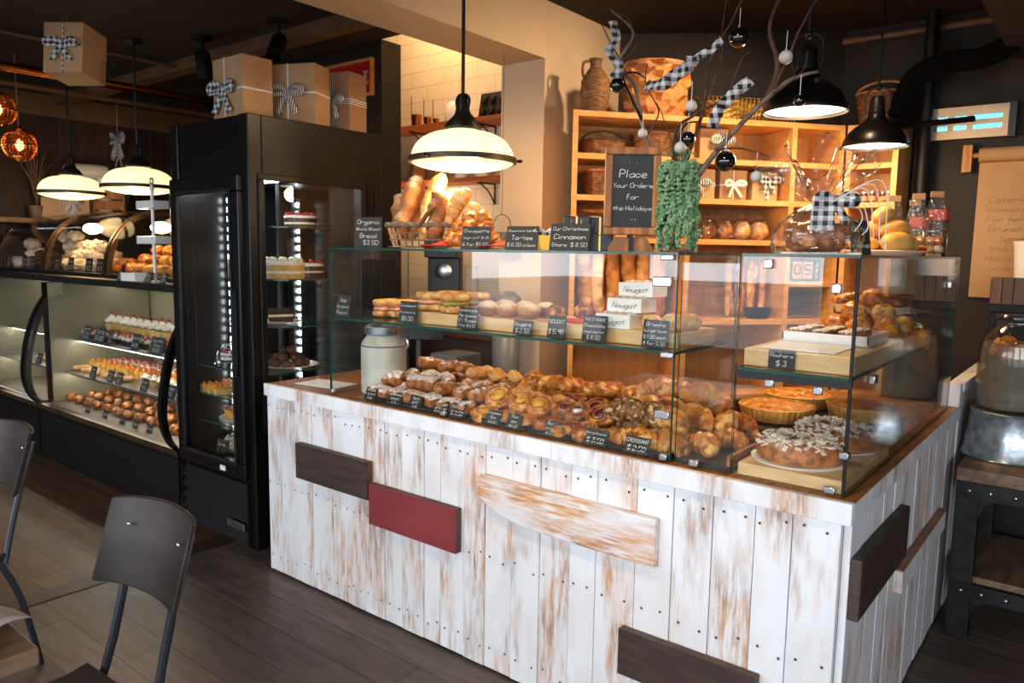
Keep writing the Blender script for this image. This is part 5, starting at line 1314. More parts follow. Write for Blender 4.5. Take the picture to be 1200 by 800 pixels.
# standing baguettes
for i in range(12):
    x = .075+.0385*i; y = .09+.05*(i % 2)
    place(D['baguette'][i % 3], 'baguette', 'baguette standing upright in the left shelf, %s from the left' % ORD[i], 'baguette', sh(x, y, 1.1805+.205), (rr.uniform(-.05, .05), -PI/2+rr.uniform(-.03, .03), SA+rr.uniform(-.2, .2)), (.84, 1.18, 1.18), 'baguettes standing in the shelf')
for i in range(7):
    place(D['baguette'][i % 3], 'short_baguette', 'thin short baguette standing in the middle shelf, %s from the left' % ORD[i], 'baguette', sh(.86+.032*i, .12+.03*(i % 2), 1.1805+.15), (0, -PI/2+rr.uniform(-.1, .1), SA), (.62, .62, .62), 'thin baguettes in the middle shelf')
basket('dark_basket', 'low dark basket in front of the thin baguettes', sh(1.0, .06, 1.1805), [(.06, 0), (.075, .05)], 16, 'black satin', 1, .6, SA, .05, 6, .004)
# flip calendar
cal = thing('flip_calendar', 'wooden flip calendar reading THU 05 on the shelving', 'calendar', sh(1.235, .07, 1.3705), SA)
MB().box(-.105, .105, -.02, .02, 0, .11).build('case', S('black satin'), cal, smooth=False, bevel=.003)
for sx, ch in ((-.03, '0'), (.03, '5')):
    c_ = MB().box(-.026, .026, -.0235, -.0205, .015, .1).build('number_flap', S('kraft paper'), cal, loc=(sx, 0, 0), smooth=False)
    lettering(MB(), [ch], .05, .08, wt=.3, slant=0, y=-.0245).build('lettering', S('black card'), c_, loc=(0, 0, .057), smooth=False)
for sx, ws in ((-.085, 'THU'), (.085, 'DEC')):
    b_ = MB()
    for q, chh in enumerate(ws):
        lettering(MB(), [chh], .026, .026, wt=.22, slant=0, y=-.0215).build('lettering', S('chalk'), cal, loc=(sx, 0, .085-.03*q), smooth=False)
tag(MB().box(-.10, .10, -.06, .06, 0, .12).build('steel_tin', S('brushed steel'), None, sh(1.245, .12, 1.1805), (0, 0, SA), smooth=False, bevel=.012), 'brushed steel bread tin on the shelf under the calendar', 'tin')

# ================================================================ what stands on the glass cases
ZC = ZT+.0085
# bread basket
bc = Vector((-2.205, 2.20, ZC))
t = thing('bread_basket', 'oval grey wire-bottom bread basket full of long loaves', 'basket', bc, .35)
k = MB(); a_, b2_ = .165, .115
for z, s_ in ((.008, .84), (.035, .93), (.06, .97)): k.tube([(a_*s_*math.cos(2*PI*i/36), b2_*s_*math.sin(2*PI*i/36), z) for i in range(37)], .0022, 5)
for i in range(30):
    q = 2*PI*i/30; k.tube([(a_*.84*math.cos(q), b2_*.84*math.sin(q), .008), (a_*math.cos(q), b2_*math.sin(q), .088)], .002, 4)
for i in range(-4, 5): k.tube([(-.13, i*.02, .006), (.13, i*.02, .006)], .0018, 4)
k.build('wire_body', S('grey basket'), t)
k = MB(); k.tube([((a_+.003*math.sin(40*i))*math.cos(2*PI*i/60), (b2_+.003*math.sin(40*i))*math.sin(2*PI*i/60), .093+.003*math.sin(i*2.3)) for i in range(61)], .011, 7); k.build('woven_rim', S('grey basket'), t)
MB().tube(curve_pts([(.03, -.12, .09), (.09, -.10, .165), (.16, -.0, .15), (.165, .02, .09)]), .009, 7).build('handle', S('dark wicker'), t)
loaves = [((466, 281), (487, 216), 2.215, 'loaf', 'floured brown loaf leaning at the left of the bread basket'), ((478, 283), (493, 209), 2.25, 'loaf', 'tall brown loaf behind the leftmost one in the bread basket'),
          ((497, 281), (517, 205), 2.24, 'golden loaf', 'tallest pale golden loaf in the bread basket'), ((505, 284), (521, 226), 2.15, 'loaf', 'grey-floured loaf at the front middle of the bread basket'),
          ((520, 280), (546, 222), 2.19, 'golden loaf', 'golden loaf right of the floured front loaf in the bread basket'), ((528, 278), (556, 238), 2.22, 'golden loaf', 'short golden loaf at the right of the bread basket'),
          ((507, 275), (535, 222), 2.27, 'golden loaf', 'pale loaf at the back of the bread basket'), ((463, 284), (476, 230), 2.26, 'loaf', 'brown loaf at the back left of the bread basket')]
for i, (b0, t0, yy, kd, lab) in enumerate(loaves):
    p0 = P(b0[0], b0[1], y=yy); p0.z = max(p0.z, ZC+.045); p1 = P(t0[0], t0[1], y=yy+.03)
    d = p1-p0; q = d.to_track_quat('X', 'Z').to_euler()
    ln = .36 if kd == 'loaf' else .34
    s_ = d.length*1.06/ln
    place(D[kd][i % 2], 'bread_loaf', lab, 'bread', (p0+p1)/2, tuple(q), (s_, .93, .93), 'long loaves in the bread basket')
def top(px, yy): 
    p = P(px, 291, y=yy); return Vector((p.x, yy, ZC))
card(0, 0, None, .125, .13, ['Organic', 'Whole Wheat', 'Bread', '   $3.50'], 'black chalk sign for organic whole wheat bread left of the bread basket', .45, -.08, 'black card', 150, wt=.11, pt=top(431, 2.16), lz=ZC, name='chalk_sign')
k = tag(MB().lathe([(.001, 0), (.115, 0), (.12, .008), (.116, .01), (.001, .006)], 34, sy=.7).build('wooden_platter', S('board wood'), None, top(556, 2.20)), 'round pale platter under the golden sugar puffs', 'platter')
pc_ = top(556, 2.20)
for i, (dx, dy, dz) in enumerate(((-.075, -.045, 0), (-.02, -.05, 0), (.04, -.04, 0), (.085, -.01, 0), (-.07, .02, 0), (0, .02, 0), (.06, .03, 0), (-.06, -.015, .042), (0, -.02, .043), (.055, .0, .042), (-.02, .0, .076), (.035, .01, .078))):
    place(D['chouquette'][i % 3], 'sugar_puff', 'big golden sugar puff on the platter right of the loaves, %s' % (['front row left', 'front row second', 'front row third', 'front row right', 'back row left', 'back row middle', 'back row right', 'second layer left', 'second layer middle', 'second layer right', 'topmost left', 'topmost right'][i]), 'pastry', pc_+Vector((dx, dy, .0115+dz)), (0, 0, i), 1.08, 'sugar puffs on the platter')
for i, (px, yy, w_) in enumerate(((512, 2.10, .11), (583, 2.12, .13))):
    k = MB(); R = [[(x*w_, y*.09, .006+.018*math.sin(x*5+1)*(.5+y)+.008) for x in [q/10-.5 for q in range(11)]] for y in [q/5-.5 for q in range(6)]]
    k.sheet(R); tag(k.build('red_napkin', S('red napkin'), None, top(px, yy), (0, 0, .5), solid=.003), 'red paper napkin beside the sugar puffs, %s one' % ['left', 'right'][i], 'napkin')
card(0, 0, None, .112, .085, ['Chouquette', 'Sugar puff $1.25', '6 for $5.50'], 'black chalk sign in front of the golden sugar puffs', .32, -.3, 'black card', 151, pt=top(556, 2.06), lz=ZC, name='chalk_sign')
card(0, 0, None, .118, .085, ['Chocolate Sables', 'Tartes', '$ 6.50 a box'], 'black chalk sign left of the yellow box', .32, -.3, 'black card', 152, pt=top(610, 2.07), lz=ZC, name='chalk_sign')
card(0, 0, None, .135, .092, ['Our Christmas', 'Cinnamon', 'Stars  $ 8.50'], 'black chalk sign right of the yellow box', .32, -.3, 'black card', 153, pt=top(666, 2.07), lz=ZC, name='chalk_sign')
y_ = thing('yellow_box', 'small bright yellow box with a dark ribbon between two chalk signs', 'box', top(640, 2.14), .35)
MB().box(-.04, .04, -.03, .03, 0, .052).build('carton', S('yellow card'), y_, smooth=False, bevel=.002)
bow(y_, (0, -.005, .058), 'plaid ribbon', .035, seed=2, wd=.012)
for i, (px, yy, h) in enumerate(((676, 2.16, .115), (703, 2.24, .115))):
    t = thing('black_gift_bag', 'glossy black gift box with gold ribbon behind the chalk sign, %s one' % ['left', 'right'][i], 'gift box', top(px, yy), .5)
    MB().box(-.045, .045, -.03, .03, 0, h).build('carton', S('black gloss'), t, smooth=False, bevel=.003)
    MB().box(-.003, .003, -.0315, .0315, .001, h+.001).build('ribbon', S('brass'), t, smooth=False)
    MB().tube(curve_pts([(-.015, -.032, h-.01), (-.02, -.034, h-.05), (.01, -.034, h-.06), (.015, -.032, h-.01)]), .0018, 5).build('cord', S('brass'), t)
# chalkboard on its little easel
cbp = P(741, 222, y=2.13); ang = math.radians(36)
cbt = thing('chalkboard', 'framed chalkboard with holiday order writing standing on the glass case', 'chalkboard', (cbp.x, cbp.y, ZC), ang)
hw, z0, z1, fw = .087, .052, .325, .024
fr_ = MB()
for q in ((-hw, hw, z0, z0+fw), (-hw, hw, z1-fw, z1), (-hw, -hw+fw, z0+fw, z1-fw), (hw-fw, hw, z0+fw, z1-fw)): fr_.box(q[0], q[1], -.014, .014, q[2], q[3])
fr_.build('frame', S('frame wood'), cbt, smooth=False, bevel=.004)
sl = MB().box(-hw+fw, hw-fw, -.006, .006, z0+fw, z1-fw).build('slate', S('slate'), cbt, smooth=False)
lt = lettering(MB(), ['*      *', 'Place', 'Your Orders', 'for', 'the Holidays', '   * *'], .138, .235, wt=.13, seed=5, y=-.0075, size=[.0011, .0038, .0024, .0028, .0023, .0014])
lt.build('lettering', S('chalk'), sl, loc=(0, 0, (z0+z1)/2), smooth=False)
k = MB(); k.prism([(-.07, 0), (.07, 0), (.07, .012), (.05, .045), (-.05, .045), (-.07, .012)], .004, .02, 'y'); k.build('easel_foot', S('frame wood'), cbt, smooth=False)
MB().box(-.006, .006, -.02, .06, 0, .055).build('easel_strut', S('iron'), cbt, smooth=False)
# vase with trailing plant and decorated branches
vp = P(793, 290, y=2.17); vp = Vector((vp.x, 2.17, ZC))
va = thing('glass_vase', 'clear glass vase of bare branches standing right of the chalkboard', 'vase', vp)
MB().lathe([(.001, .004), (.036, .004), (.038, .01), (.036, .14), (.04, .27)], 28).build('glass_body', CLEAR, va, solid=.003)
MB().lathe([(.001, 0), (.05, 0), (.052, .008), (.001, .009)], 30).build('wooden_base', S('walnut'), va)
BR = [
 ('grey bark', .0085, [(795, 262), (808, 222), (850, 165), (905, 110), (930, 92), (958, 84)], 2.17, .03),
 ('branch bark', .006, [(790, 262), (800, 205), (815, 160), (826, 118), (830, 75), (850, 38), (872, -3)], 2.19, .05),
 ('branch bark', .0065, [(899, 116), (911, 78), (902, 38), (906, 12), (920, -8)], 2.20, 0),
 ('grey bark', .007, [(788, 262), (775, 205), (757, 160), (747, 118), (741, 98), (726, 72), (742, 38), (716, 12)], 2.18, .0),
 ('branch bark', .005, [(791, 250), (790, 160), (812, 136), (850, 116), (884, 92)], 2.15, -.02),
 ('black metal', .004, [(752, 140), (730, 92), (745, 85), (757, 92)], 2.16, 0),
 ('branch bark', .003, [(838, 175), (870, 174), (902, 184)], 2.16, 0),
 ('branch bark', .004, [(902, 112), (926, 62), (940, 28), (960, -5)], 2.2, .04),
 ('branch bark', .0025, [(740, 98), (720, 58), (702, 24)], 2.2, .03), ('branch bark', .002, [(727, 72), (745, 52), (736, 22), (712, 12), (700, 14)], 2.2, 0),
 ('branch bark', .0022, [(826, 120), (845, 70), (848, 20), (852, -4)], 2.22, .03), ('branch bark', .002, [(852, 118), (868, 72), (880, 60)], 2.17, 0),
 ('black metal', .0035, [(790, 200), (800, 150), (822, 142)], 2.14, 0), ('branch bark', .0025, [(757, 160), (772, 130), (757, 100), (760, 72)], 2.19, 0),
 ('branch bark', .002, [(800, 205), (778, 140), (770, 120)], 2.2, 0), ('branch bark', .0022, [(905, 110), (940, 84), (948, 60)], 2.18, .02)]
for m_, r0, pts, yy, dy in BR:
    w3 = []
    for i, (px, py) in enumerate(pts):
        q = P(px, py, y=yy+dy*i/len(pts)+.008*math.sin(i*2.1)); w3.append(q-vp)
    cp = curve_pts(w3, 5); n_ = len(cp)
    jit = [p+Vector((noise.noise(p*25)*.004, noise.noise(p*25+Vector((5, 0, 0)))*.004, 0)) for p in cp]
    MB().tube(jit, [r0*1.3*(1-.65*i/n_) for i in range(n_)], 7).build('branch', S(m_), va)
pl_ = thing('trailing_succulent', 'green trailing succulent hanging round the glass vase', 'plant', vp+Vector((0, 0, .27)))
r = random.Random(77)
for s_ in range(40):
    a = 2*PI*s_/40+r.uniform(-.1, .1); ln = r.choice((.13, .18, .22, .25, .262)); k = MB()
    rad = r.uniform(.043, .06); n_ = int(ln/.0075)
    for i in range(n_):
        t_ = i/max(n_-1, 1); z = .03*math.sin(min(t_*6, PI))*(t_ < .5)-t_*ln
        q = rad*(min(1, .3+t_*5))+.004*math.sin(i*.9+s_)
        p = Vector((q*math.cos(a+.1*math.sin(i*.4)), q*math.sin(a+.1*math.sin(i*.4)), z))
        for u in range(2):
            ang_ = r.uniform(0, 2*PI); e = Vector((math.cos(ang_), math.sin(ang_), r.uniform(-.3, .3)))*.005
            k.blob(p+e, (.0115, .0115, .0115), 6, 4)
    k.build('strand', S('succulent'), pl_)
for i in range(14):
    a = 2*PI*i/14; k = MB(); k.tube([(0.01*math.cos(a), .01*math.sin(a), 0), (.03*math.cos(a), .03*math.sin(a), .03+.01*(i % 3)), (.05*math.cos(a), .05*math.sin(a), .025)], [.003, .003, .001], 5); k.build('shoot', S('succulent'), pl_)
BALLS = [(866, 44, 11.5, 0, 2.19, 'hanging highest on the branches'), (723, 100, 8.5, 0, 2.15, 'low at the left end of the branches'), (806, 163, 9, 0, 2.14, 'just behind the small white bauble'), (850, 189, 12, 0, 2.12, 'large one below the grey branch'), (937, 118, 7, 0, 2.14, 'in front of the big black pendant lamp'),
         (810, 124, 6.5, 1, 2.13, 'before the big woven basket'), (753, 156, 5.5, 1, 2.14, 'above the chalkboard'), (797, 173, 7, 1, 2.11, 'above the trailing succulent'), (921, 67, 8, 1, 2.2, 'high at the right of the branches'), (886, 207, 6.5, 1, 2.12, 'lowest at the right of the branches')]
for px, py, rp, wh, yy, lab in BALLS:
    c = P(px, py, y=yy); R_ = rp/FPX*(c-CAM).dot(CF)
    t = thing('bauble', '%s bauble %s' % (['glossy black', 'white frosted'][wh], lab), 'bauble', c)
    MB().blob((0, 0, 0), (2*R_,)*3, 24, 16).build('ball', S(['black bauble', 'white bauble'][wh]), t)
    MB().lathe([(.001, R_*1.18), (R_*.2, R_*1.15), (R_*.22, R_*.95)], 10).build('cap', S('steel'), t)
    MB().tube([(0, 0, R_*1.15), (.001, 0, R_*1.15+.05)], .0011, 5).build('thread', S('white thread'), t)
def strip3(name, label, pts, yy, w_, m='plaid ribbon'):
    w3 = curve_pts([P(px, py, y=yy+dy) for px, py, dy in pts], 6); rows = []
    for i, p in enumerate(w3):
        t_ = (w3[min(i+1, len(w3)-1)]-w3[max(i-1, 0)]).normalized(); s_ = t_.cross(CF).normalized(); s_ = (s_+CF*.5*math.sin(i*.6)).normalized()
        rows.append([p-s_*w_/2-w3[0], p+s_*w_/2-w3[0]])
    k = MB().sheet(rows); tag(k.build(name, S(m), None, w3[0], solid=.001), label, 'ribbon')
strip3('plaid_ribbon', 'black and white checked ribbon hanging at the left end of the branches', [(718, 24, 0), (722, 45, .01), (714, 60, -.01), (726, 78, .01), (718, 92, 0)], 2.16, .03)
strip3('plaid_ribbon', 'black and white checked ribbon looped before the big woven basket', [(757, 100, 0), (778, 98, -.02), (795, 85, .01), (808, 76, 0), (812, 66, 0)], 2.12, .04)
strip3('plaid_ribbon', 'checked ribbon stretched high between two branches', [(810, 72, 0), (822, 64, -.01), (834, 58, .0), (846, 46, .0)], 2.14, .022)
strip3('plaid_ribbon', 'checked ribbon tied along the grey branch', [(834, 150, 0), (842, 130, -.02), (852, 118, .01), (864, 106, 0), (880, 94, 0)], 2.12, .034)
# ---- wrapped gift loaf on the right case
gp = Vector((-.645, 2.13, ZC))
t = thing('wrapped_gift_loaf', 'large cellophane-wrapped loaf with a plaid bow on the right glass case', 'gift', gp, .5)
log_mb(.17, .11, .085, .7, 2, 4, .08).build('loaf', S('dark crust'), t, loc=(0, 0, .006))
MB().box(-.1, .1, -.065, .065, 0, .005).build('base_board', S('doily'), t, smooth=False)
def crump(a, z, s=0): return 1+.13*math.sin(5*a+z*40+s)+.08*math.sin(11*a-z*70+s)
k = MB(); k.lathe([(.115, .002), (.118, .05), (.10, .085), (.055, .115), (.018, .132)], 48, sy=.72, fn=lambda a, z: 1+.05*math.sin(9*a+z*50)+.03*math.sin(17*a)); k.build('cellophane_wrap', CELLO, t, solid=.0008)
k = MB(); R = []
for i in range(8):
    u = i/7; ring = []
    for j in range(60):
        a = 2*PI*j/60; q = .016+.105*u**1.1*(1+.35*math.sin(4*a+1)+.22*math.sin(9*a+2+u*2)); z = .132+.125*u*(1+.25*math.sin(3*a)+.15*math.sin(7*a+1))
        ring.append((q*math.cos(a), q*math.sin(a)*.8, z))
    R.append(ring)
k.rings(R, False); k.build('cellophane_top', CELLO, t, solid=.0008)
k = MB().box(-.03, .03, -.060, -.054, .062, .128).build('plaid_tail', S('plaid ribbon'), t, smooth=False)
bow(t, (.03, -.045, .135), 'plaid ribbon', .05, seed=3, wd=.024)
for i in range(5):
    MB().tube(curve_pts([(.02, -.05, .135), (.06+.02*i, -.06, .15+.01*i), (.10+.015*i, -.05, .10-.02*i), (.08+.02*i, -.06, .06-.008*i)]), .0015, 5).build('curling_ribbon', S('white thread'), t)
card(0, 0, None, .06, .105, ['Petit', 'cake'], 'tall black chalk card leaning beside the wrapped loaf', .75, -.25, 'black card', 160, pt=Vector((-.60, 2.42, 0)), lz=ZC, name='chalk_sign')
tag(MB().lathe([(.001, 0), (.105, 0), (.125, .016), (.121, .018), (.001, .008)], 36, fn=lambda a, z: 1+.02*math.cos(16*a)).build('scalloped_plate', S('doily'), None, (-.635, 2.86, ZC)), 'scalloped plate under the yellow lemon cakes', 'plate')
tag(MB().lathe([(.001, 0), (.108, 0), (.118, .004), (.001, .002)], 36, fn=lambda a, z: 1+.04*math.cos(20*a)).build('paper_doily', S('red napkin'), None, (-.635, 2.86, ZC+.0085)), 'red paper lining the plate of lemon cakes', 'doily')
for i, (dx, dy, dz, s_) in enumerate(((-.055, -.055, 0, 1), (.045, -.045, 0, 1.3), (-.06, .04, 0, 1.1), (.045, .05, 0, 1.1), (-.045, -.0, .05, 1.1), (.035, .0, .052, 1.1), (.0, .01, .10, 1.1))):
    place(D['madeleine'][i % 2], 'lemon_cake', 'pale yellow lemon-shaped cake on the scalloped plate, %s' % ['front left', 'front right', 'back left', 'back right', 'middle layer left', 'middle layer right', 'on top'][i], 'cake', (-.635+dx, 2.86+dy, ZC+.014+dz), (.1*i, 0, .4+.7*i), s_, 'lemon cakes on the plate')
tag(MB().box(-.09, .09, -.14, .14, 0, .012).build('gold_tray', S('brass'), None, (-.625, 3.18, ZC), smooth=False, bevel=.003), 'shallow gold tray behind the lemon cakes', 'tray')
for i, (x, y, h, w_) in enumerate(((-.655, 3.04, .2, .085), (-.60, 3.17, .215, .085), (-.56, 3.29, .23, .09), (-.635, 3.30, .2, .08))):
    t = thing('clear_treat_bag', 'clear cellophane bag of sweets with a pinched top, %s from the front' % ORD[i], 'bag', (x, y, ZC+.0125), .5)
    k = MB(); R = []
    for q, (hz, fw_, fd) in enumerate(((0, 1, 1), (.15, 1.05, 1.05), (.45, 1, .8), (.75, .7, .35), (.95, .45, .08), (1, .5, .06))):
        R.append([(w_/2*fw_*math.cos(2*PI*j/20), .03*fd*math.sin(2*PI*j/20), hz*h) for j in range(20)])
    k.rings(R, False); k.build('cellophane', CELLO, t, solid=.0008)
    for q in range(4): MB().blob((0, 0, 0), (.04, .035, .032), 10, 7, .15, q).build('sweet', S(['lemon cake', 'fruit orange', 'lemon cake', 'nougat'][(q+i) % 4]), t, loc=(-.018+.034*(q % 2), -.004, .016+.032*(q//2)))
    MB().cbox((0, 0, h*.97), (w_*.5, .012, .022)).build('clip_label', S('kraft dark'), t, smooth=False)
for i, (px, py, yy) in enumerate(((1078, 262, 3.42), (1101, 255, 3.44))):
    p = P(px, py, y=yy); t = thing('red_topped_carton', 'tall dark carton with a red lid behind the treat bags, %s one' % ['left', 'right'][i], 'carton', (min(p.x, -.54), yy, ZC))
    h = .155 if i == 0 else .185
    MB().lathe([(.001, 0), (.034, 0), (.036, h-.04), (.001, h-.04)], 22).build('body', S('chocolate'), t)
    MB().lathe([(.037, h-.0395), (.038, h), (.001, h)], 22).build('lid', S('red can'), t)
tag(MB().cbox((0, 0, .016), (.05, .035, .032)).build('red_sachet', S('red napkin'), None, (-.555, 2.985, ZC), (0, 0, .8), bevel=.008), 'small red sachet between the lemon cakes and the treat bags', 'sachet')

# ================================================================ lamps
def rod(t, z0, z1, r_=.007): MB().tube([(0, 0, z0), (0, 0, z1)], r_, 8).build('rod', S('black metal'), t)
def opal_lamp(loc, label, top_=H, sc_=1.0):
    t = thing('pendant_lamp', label, 'lamp', loc, 0)
    s = sc_
    gp_ = smooth_curve([(.062*s, .108), (.072*s, .102), (.12*s, .092), (.165*s, .068), (.192*s, .032), (.2*s, .0)], 4)
    MB().lathe(gp_, 48).build('opal_shade', S('opal glow'), t, solid=.003)
    MB().lathe(smooth_curve([(.199*s, -.018), (.175*s, -.03), (.12*s, -.042), (.06*s, -.048), (.001, -.05)], 4), 48).build('diffuser', S('opal glow'), t)
    MB().lathe([(.200*s, .004), (.212*s, .003), (.213*s, -.017), (.200*s, -.019), (.200*s, .004)], 48).build('rim_band', S('bronze dark'), t)
    for a in (0, 2*PI/3, 4*PI/3):
        k = MB().blob((.224*s, 0, -.008), (.026, .014, .014), 10, 6).build('thumb_screw', S('black metal'), t, rot=(0, 0, a+.62))
    MB().lathe([(.001, .155), (.05, .15), (.066, .13), (.068, .112), (.062, .106)], 30).lathe([(.070, .124), (.073, .12), (.073, .114), (.070, .112)], 30).build('cap', S('black metal'), t)
    MB().lathe([(.001, .245), (.018, .245), (.024, .235), (.026, .19), (.034, .165), (.05, .15)], 24).build('socket', S('black metal'), t)
    for sx in (-1, 1): MB().tube(curve_pts([(sx*.012, 0, .245), (sx*.034, 0, .225), (sx*.03, 0, .18), (sx*.06, 0, .145)]), .005, 6).build('yoke', S('black metal'), t)
    rod(t, .24, top_-loc[2]-.002)
    MB().lathe([(.05, -.001), (.05, -.015), (.012, -.03), (.001, -.03)], 20).build('ceiling_rose', S('black metal'), t, loc=(0, 0, top_-loc[2]))
    return t
M('bronze dark', (70, 62, 52), (54, 48, 40), 20, rough=.45, metal=.6)
LZ = 1.858
lm = P(542, 186, z=LZ)
opal_lamp(tuple(lm), 'white glass pendant lamp hanging over the bread basket', 2.43 if lm.x < -2.25 else H)
for px, yy, lab in ((84, 2.2, 'white glass pendant lamp hanging over the left pastry cases, farther one'), (163, 2.2, 'white glass pendant lamp over the bread bins, nearer the refrigerator')):
    q = P(px, 219 if px > 100 else 227, y=yy); opal_lamp((q.x, q.y, 1.855), lab, H)
def bell_lamp(loc, label, R_=.137):
    t = thing('pendant_lamp', label, 'lamp', loc, 0); s = R_/.137
    MB().lathe(smooth_curve([(.137*s, -.004), (.134*s, .012), (.118*s, .045), (.085*s, .078), (.052*s, .1), (.036*s, .125), (.034*s, .15)], 4), 44).build('bell_shade', S('black gloss'), t, solid=.003)
    MB().lathe([(.136*s, -.002), (.142*s, -.002), (.142*s, -.010), (.136*s, -.010), (.136*s, -.002)], 44).build('rim', S('black metal'), t)
    MB().lathe([(.001, .0), (.131*s, .0), (.131*s, .003), (.001, .003)], 40).build('diffuser', S('lamp glow'), t)
    MB().lathe([(.001, .215), (.022, .213), (.03, .2), (.034, .15)], 20).build('socket', S('black metal'), t)
    for sx in (-1, 1):
        MB().tube(curve_pts([(0, 0, .25), (sx*.03, 0, .245), (sx*.05, 0, .22), (sx*.052, 0, .17), (sx*.045, 0, .14)]), .004, 6).build('yoke', S('black metal'), t)
        MB().blob((sx*.144*s, 0, -.006), (.02, .012, .012), 8, 6).build('thumb_screw', S('black metal'), t)
    MB().blob((0, 0, .25), (.03, .03, .026), 10, 8).build('knuckle', S('black metal'), t)
    rod(t, .25, H-loc[2]-.002, .006)
    return t
b1, b2 = P(943, 129, z=2.0), P(1025, 170, z=2.0)
bell_lamp(tuple(b1), 'large black bell pendant lamp behind the baubles')
bell_lamp(tuple(b2), 'black bell pendant lamp in front of the handled basket')
def globe(px, py, yy, label, R_=.1):
    q = P(px, py, y=yy); t = thing('globe_lamp', label, 'lamp', q)
    k = MB().blob((0, 0, 0), (2*R_,)*3, 26, 18); o = k.build('pierced_globe', S('copper'), t, smooth=False)
    wf = o.modifiers.new('wire', 'WIREFRAME'); wf.thickness = .006; wf.use_replace = True
    MB().torus((0, 0, 0), R_*1.01, .005, 40, 6).build('equator_ring', S('copper'), t)
    MB().blob((0, 0, 0), (.045, .045, .07), 14, 10).build('bulb', S('bulb glow'), t)
    MB().lathe([(.001, R_+.03), (.012, R_+.028), (.016, R_-.004)], 12).build('cap', S('copper'), t)
    MB().tube([(0, 0, R_+.028), (0, 0, H-q.z-.002)], .004, 6).build('cord', S('frame wood'), t)
    return q
g1 = globe(23, 170, 1.9, 'pierced copper globe lamp glowing at the left, whole one')
g2 = globe(-3, 128, 1.7, 'pierced copper globe lamp cut off by the left edge')
def ceiling_spot(px, py, label, tilt, rz):
    q = P(px, py, z=H); t = thing('ceiling_spotlight', label, 'spotlight', (q.x, q.y, H))
    MB().lathe([(.06, -.0015), (.06, -.014), (.02, -.022), (.001, -.022)], 22).build('canopy', S('black metal'), t)
    MB().tube([(0, 0, -.02), (0, 0, -.075)], .012, 8).build('stem', S('black metal'), t)
    k = MB(); k.lathe([(.001, .05), (.03, .045), (.042, .02), (.045, -.12), (.04, -.12), (.038, -.08), (.001, -.08)], 24)
    k.build('spot_head', S('black satin'), t, loc=(0, 0, -.115), rot=(tilt, 0, rz)); return t
ceiling_spot(237, 44, 'black ceiling spotlight above the left gift box', .1, 0)
ceiling_spot(326, 24, 'black ceiling spotlight above the middle gift boxes, tilted', -.55, .5)
# pipes and conduits under the ceiling
a, b = P(105, 95, z=2.52), P(222, 115, z=2.52)
x_ = (a.x+b.x)/2
structure(MB().tube([(x_, a.y-1.6, 2.52), (x_, b.y+.8, 2.52)], .028, 14).build('trim_3', S('copper')))
structure(MB().tube([(-6.2, -1.5, 2.62), (-6.2, 4.5, 2.62)], .02, 8).tube([(-4.9, -1.5, 2.66), (-4.9, 3.0, 2.66)], .012, 8).build('trim_4', S('crown trim')))
for i, yy in enumerate((1.0, 2.6)): structure(MB().box(-7, -3.0, yy, yy+.1, 2.63, H).build('trim_%d' % (5+i), S('crown trim'), smooth=False))
structure(MB().tube([(-1.25, 4.38, 2.64), (1.5, 4.38, 2.64)], .018, 8).build('trim_7', S('crown trim')))
q = P(1088, 100, y=4.3); structure(MB().tube([(q.x, 4.3, 0), (q.x, 4.3, H)], .032, 14).build('trim_8', S('black satin')))

# ================================================================ the left room above the cases
# red framed sign on the dark wall
a, b = P(372, 82, y=3.035), P(437, 67, y=3.035); zb_ = P(437, 111, y=3.035).z
sg = thing('framed_sign', 'red framed wall sign with a cream letter E behind the gift boxes', 'sign', ((a.x+b.x)/2-.05, 3.046, zb_))
w_, h_ = b.x-a.x+.1, b.z-zb_; k = MB(); f_ = .014
for q in ((-w_/2, w_/2, 0, f_), (-w_/2, w_/2, h_-f_, h_), (-w_/2, -w_/2+f_, f_, h_-f_), (w_/2-f_, w_/2, f_, h_-f_)): k.box(q[0], q[1], -.024, 0, q[2], q[3])
k.build('frame', S('orange wood'), sg, smooth=False)
pn = MB().box(-w_/2+f_, w_/2-f_, -.012, -.001, f_, h_-f_).build('panel', S('fruit red'), sg, smooth=False)
k = MB(); ex = w_/2-.075; u = h_*.36
for q in ((0, .012, 0, u), (-.006, .034, 0, .009), (-.006, .034, u-.009, u), (0, .024, u/2-.005, u/2+.005), (.028, .034, 0, .02), (.028, .034, u-.02, u)): k.box(ex+q[0], ex+q[1], -.0145, -.0125, h_*.32+q[2], h_*.32+q[3])
k.build('letter_e', S('cream'), pn, smooth=False)
# a back shelf behind the bins carrying the mixer, plants and a gift
tag(MB().box(-6.893, -6.5, 1.9, 4.0, 1.66, 1.70).box(-6.893, -6.85, 2.1, 2.16, 1.45, 1.6595).box(-6.893, -6.85, 3.6, 3.66, 1.45, 1.6595).build('wall_shelf', S('walnut'), None, smooth=False, bevel=.004), 'long dark wooden shelf on the boarded left wall behind the bread bins', 'shelf')
zs = 1.7005
def sb(px, xx=-6.70):
    p = P(px, 240, x=xx); return Vector((xx, p.y, zs))
mx = thing('stand_mixer', 'cream stand mixer standing behind the left pendant lamps', 'mixer', sb(108, -6.69), 1.2)
q0 = .40
MB().box(-.12, .14, -.1, .1, 0, .03).build('base', S('cream enamel'), mx, bevel=.012)
MB().tube([(.09, 0, .03), (.1, 0, .2), (.085, 0, q0-.05)], [.06, .05, .055], 14).build('column', S('cream enamel'), mx)
log_mb(.36, .14, .13, .85).build('motor_head', S('cream enamel'), mx, loc=(-.03, 0, q0-.07))
MB().lathe([(.04, 0), (.09, .02), (.105, .1), (.108, .15), (.1, .15), (.08, .02)], 26).build('bowl', S('steel'), mx, loc=(-.1, 0, .031))
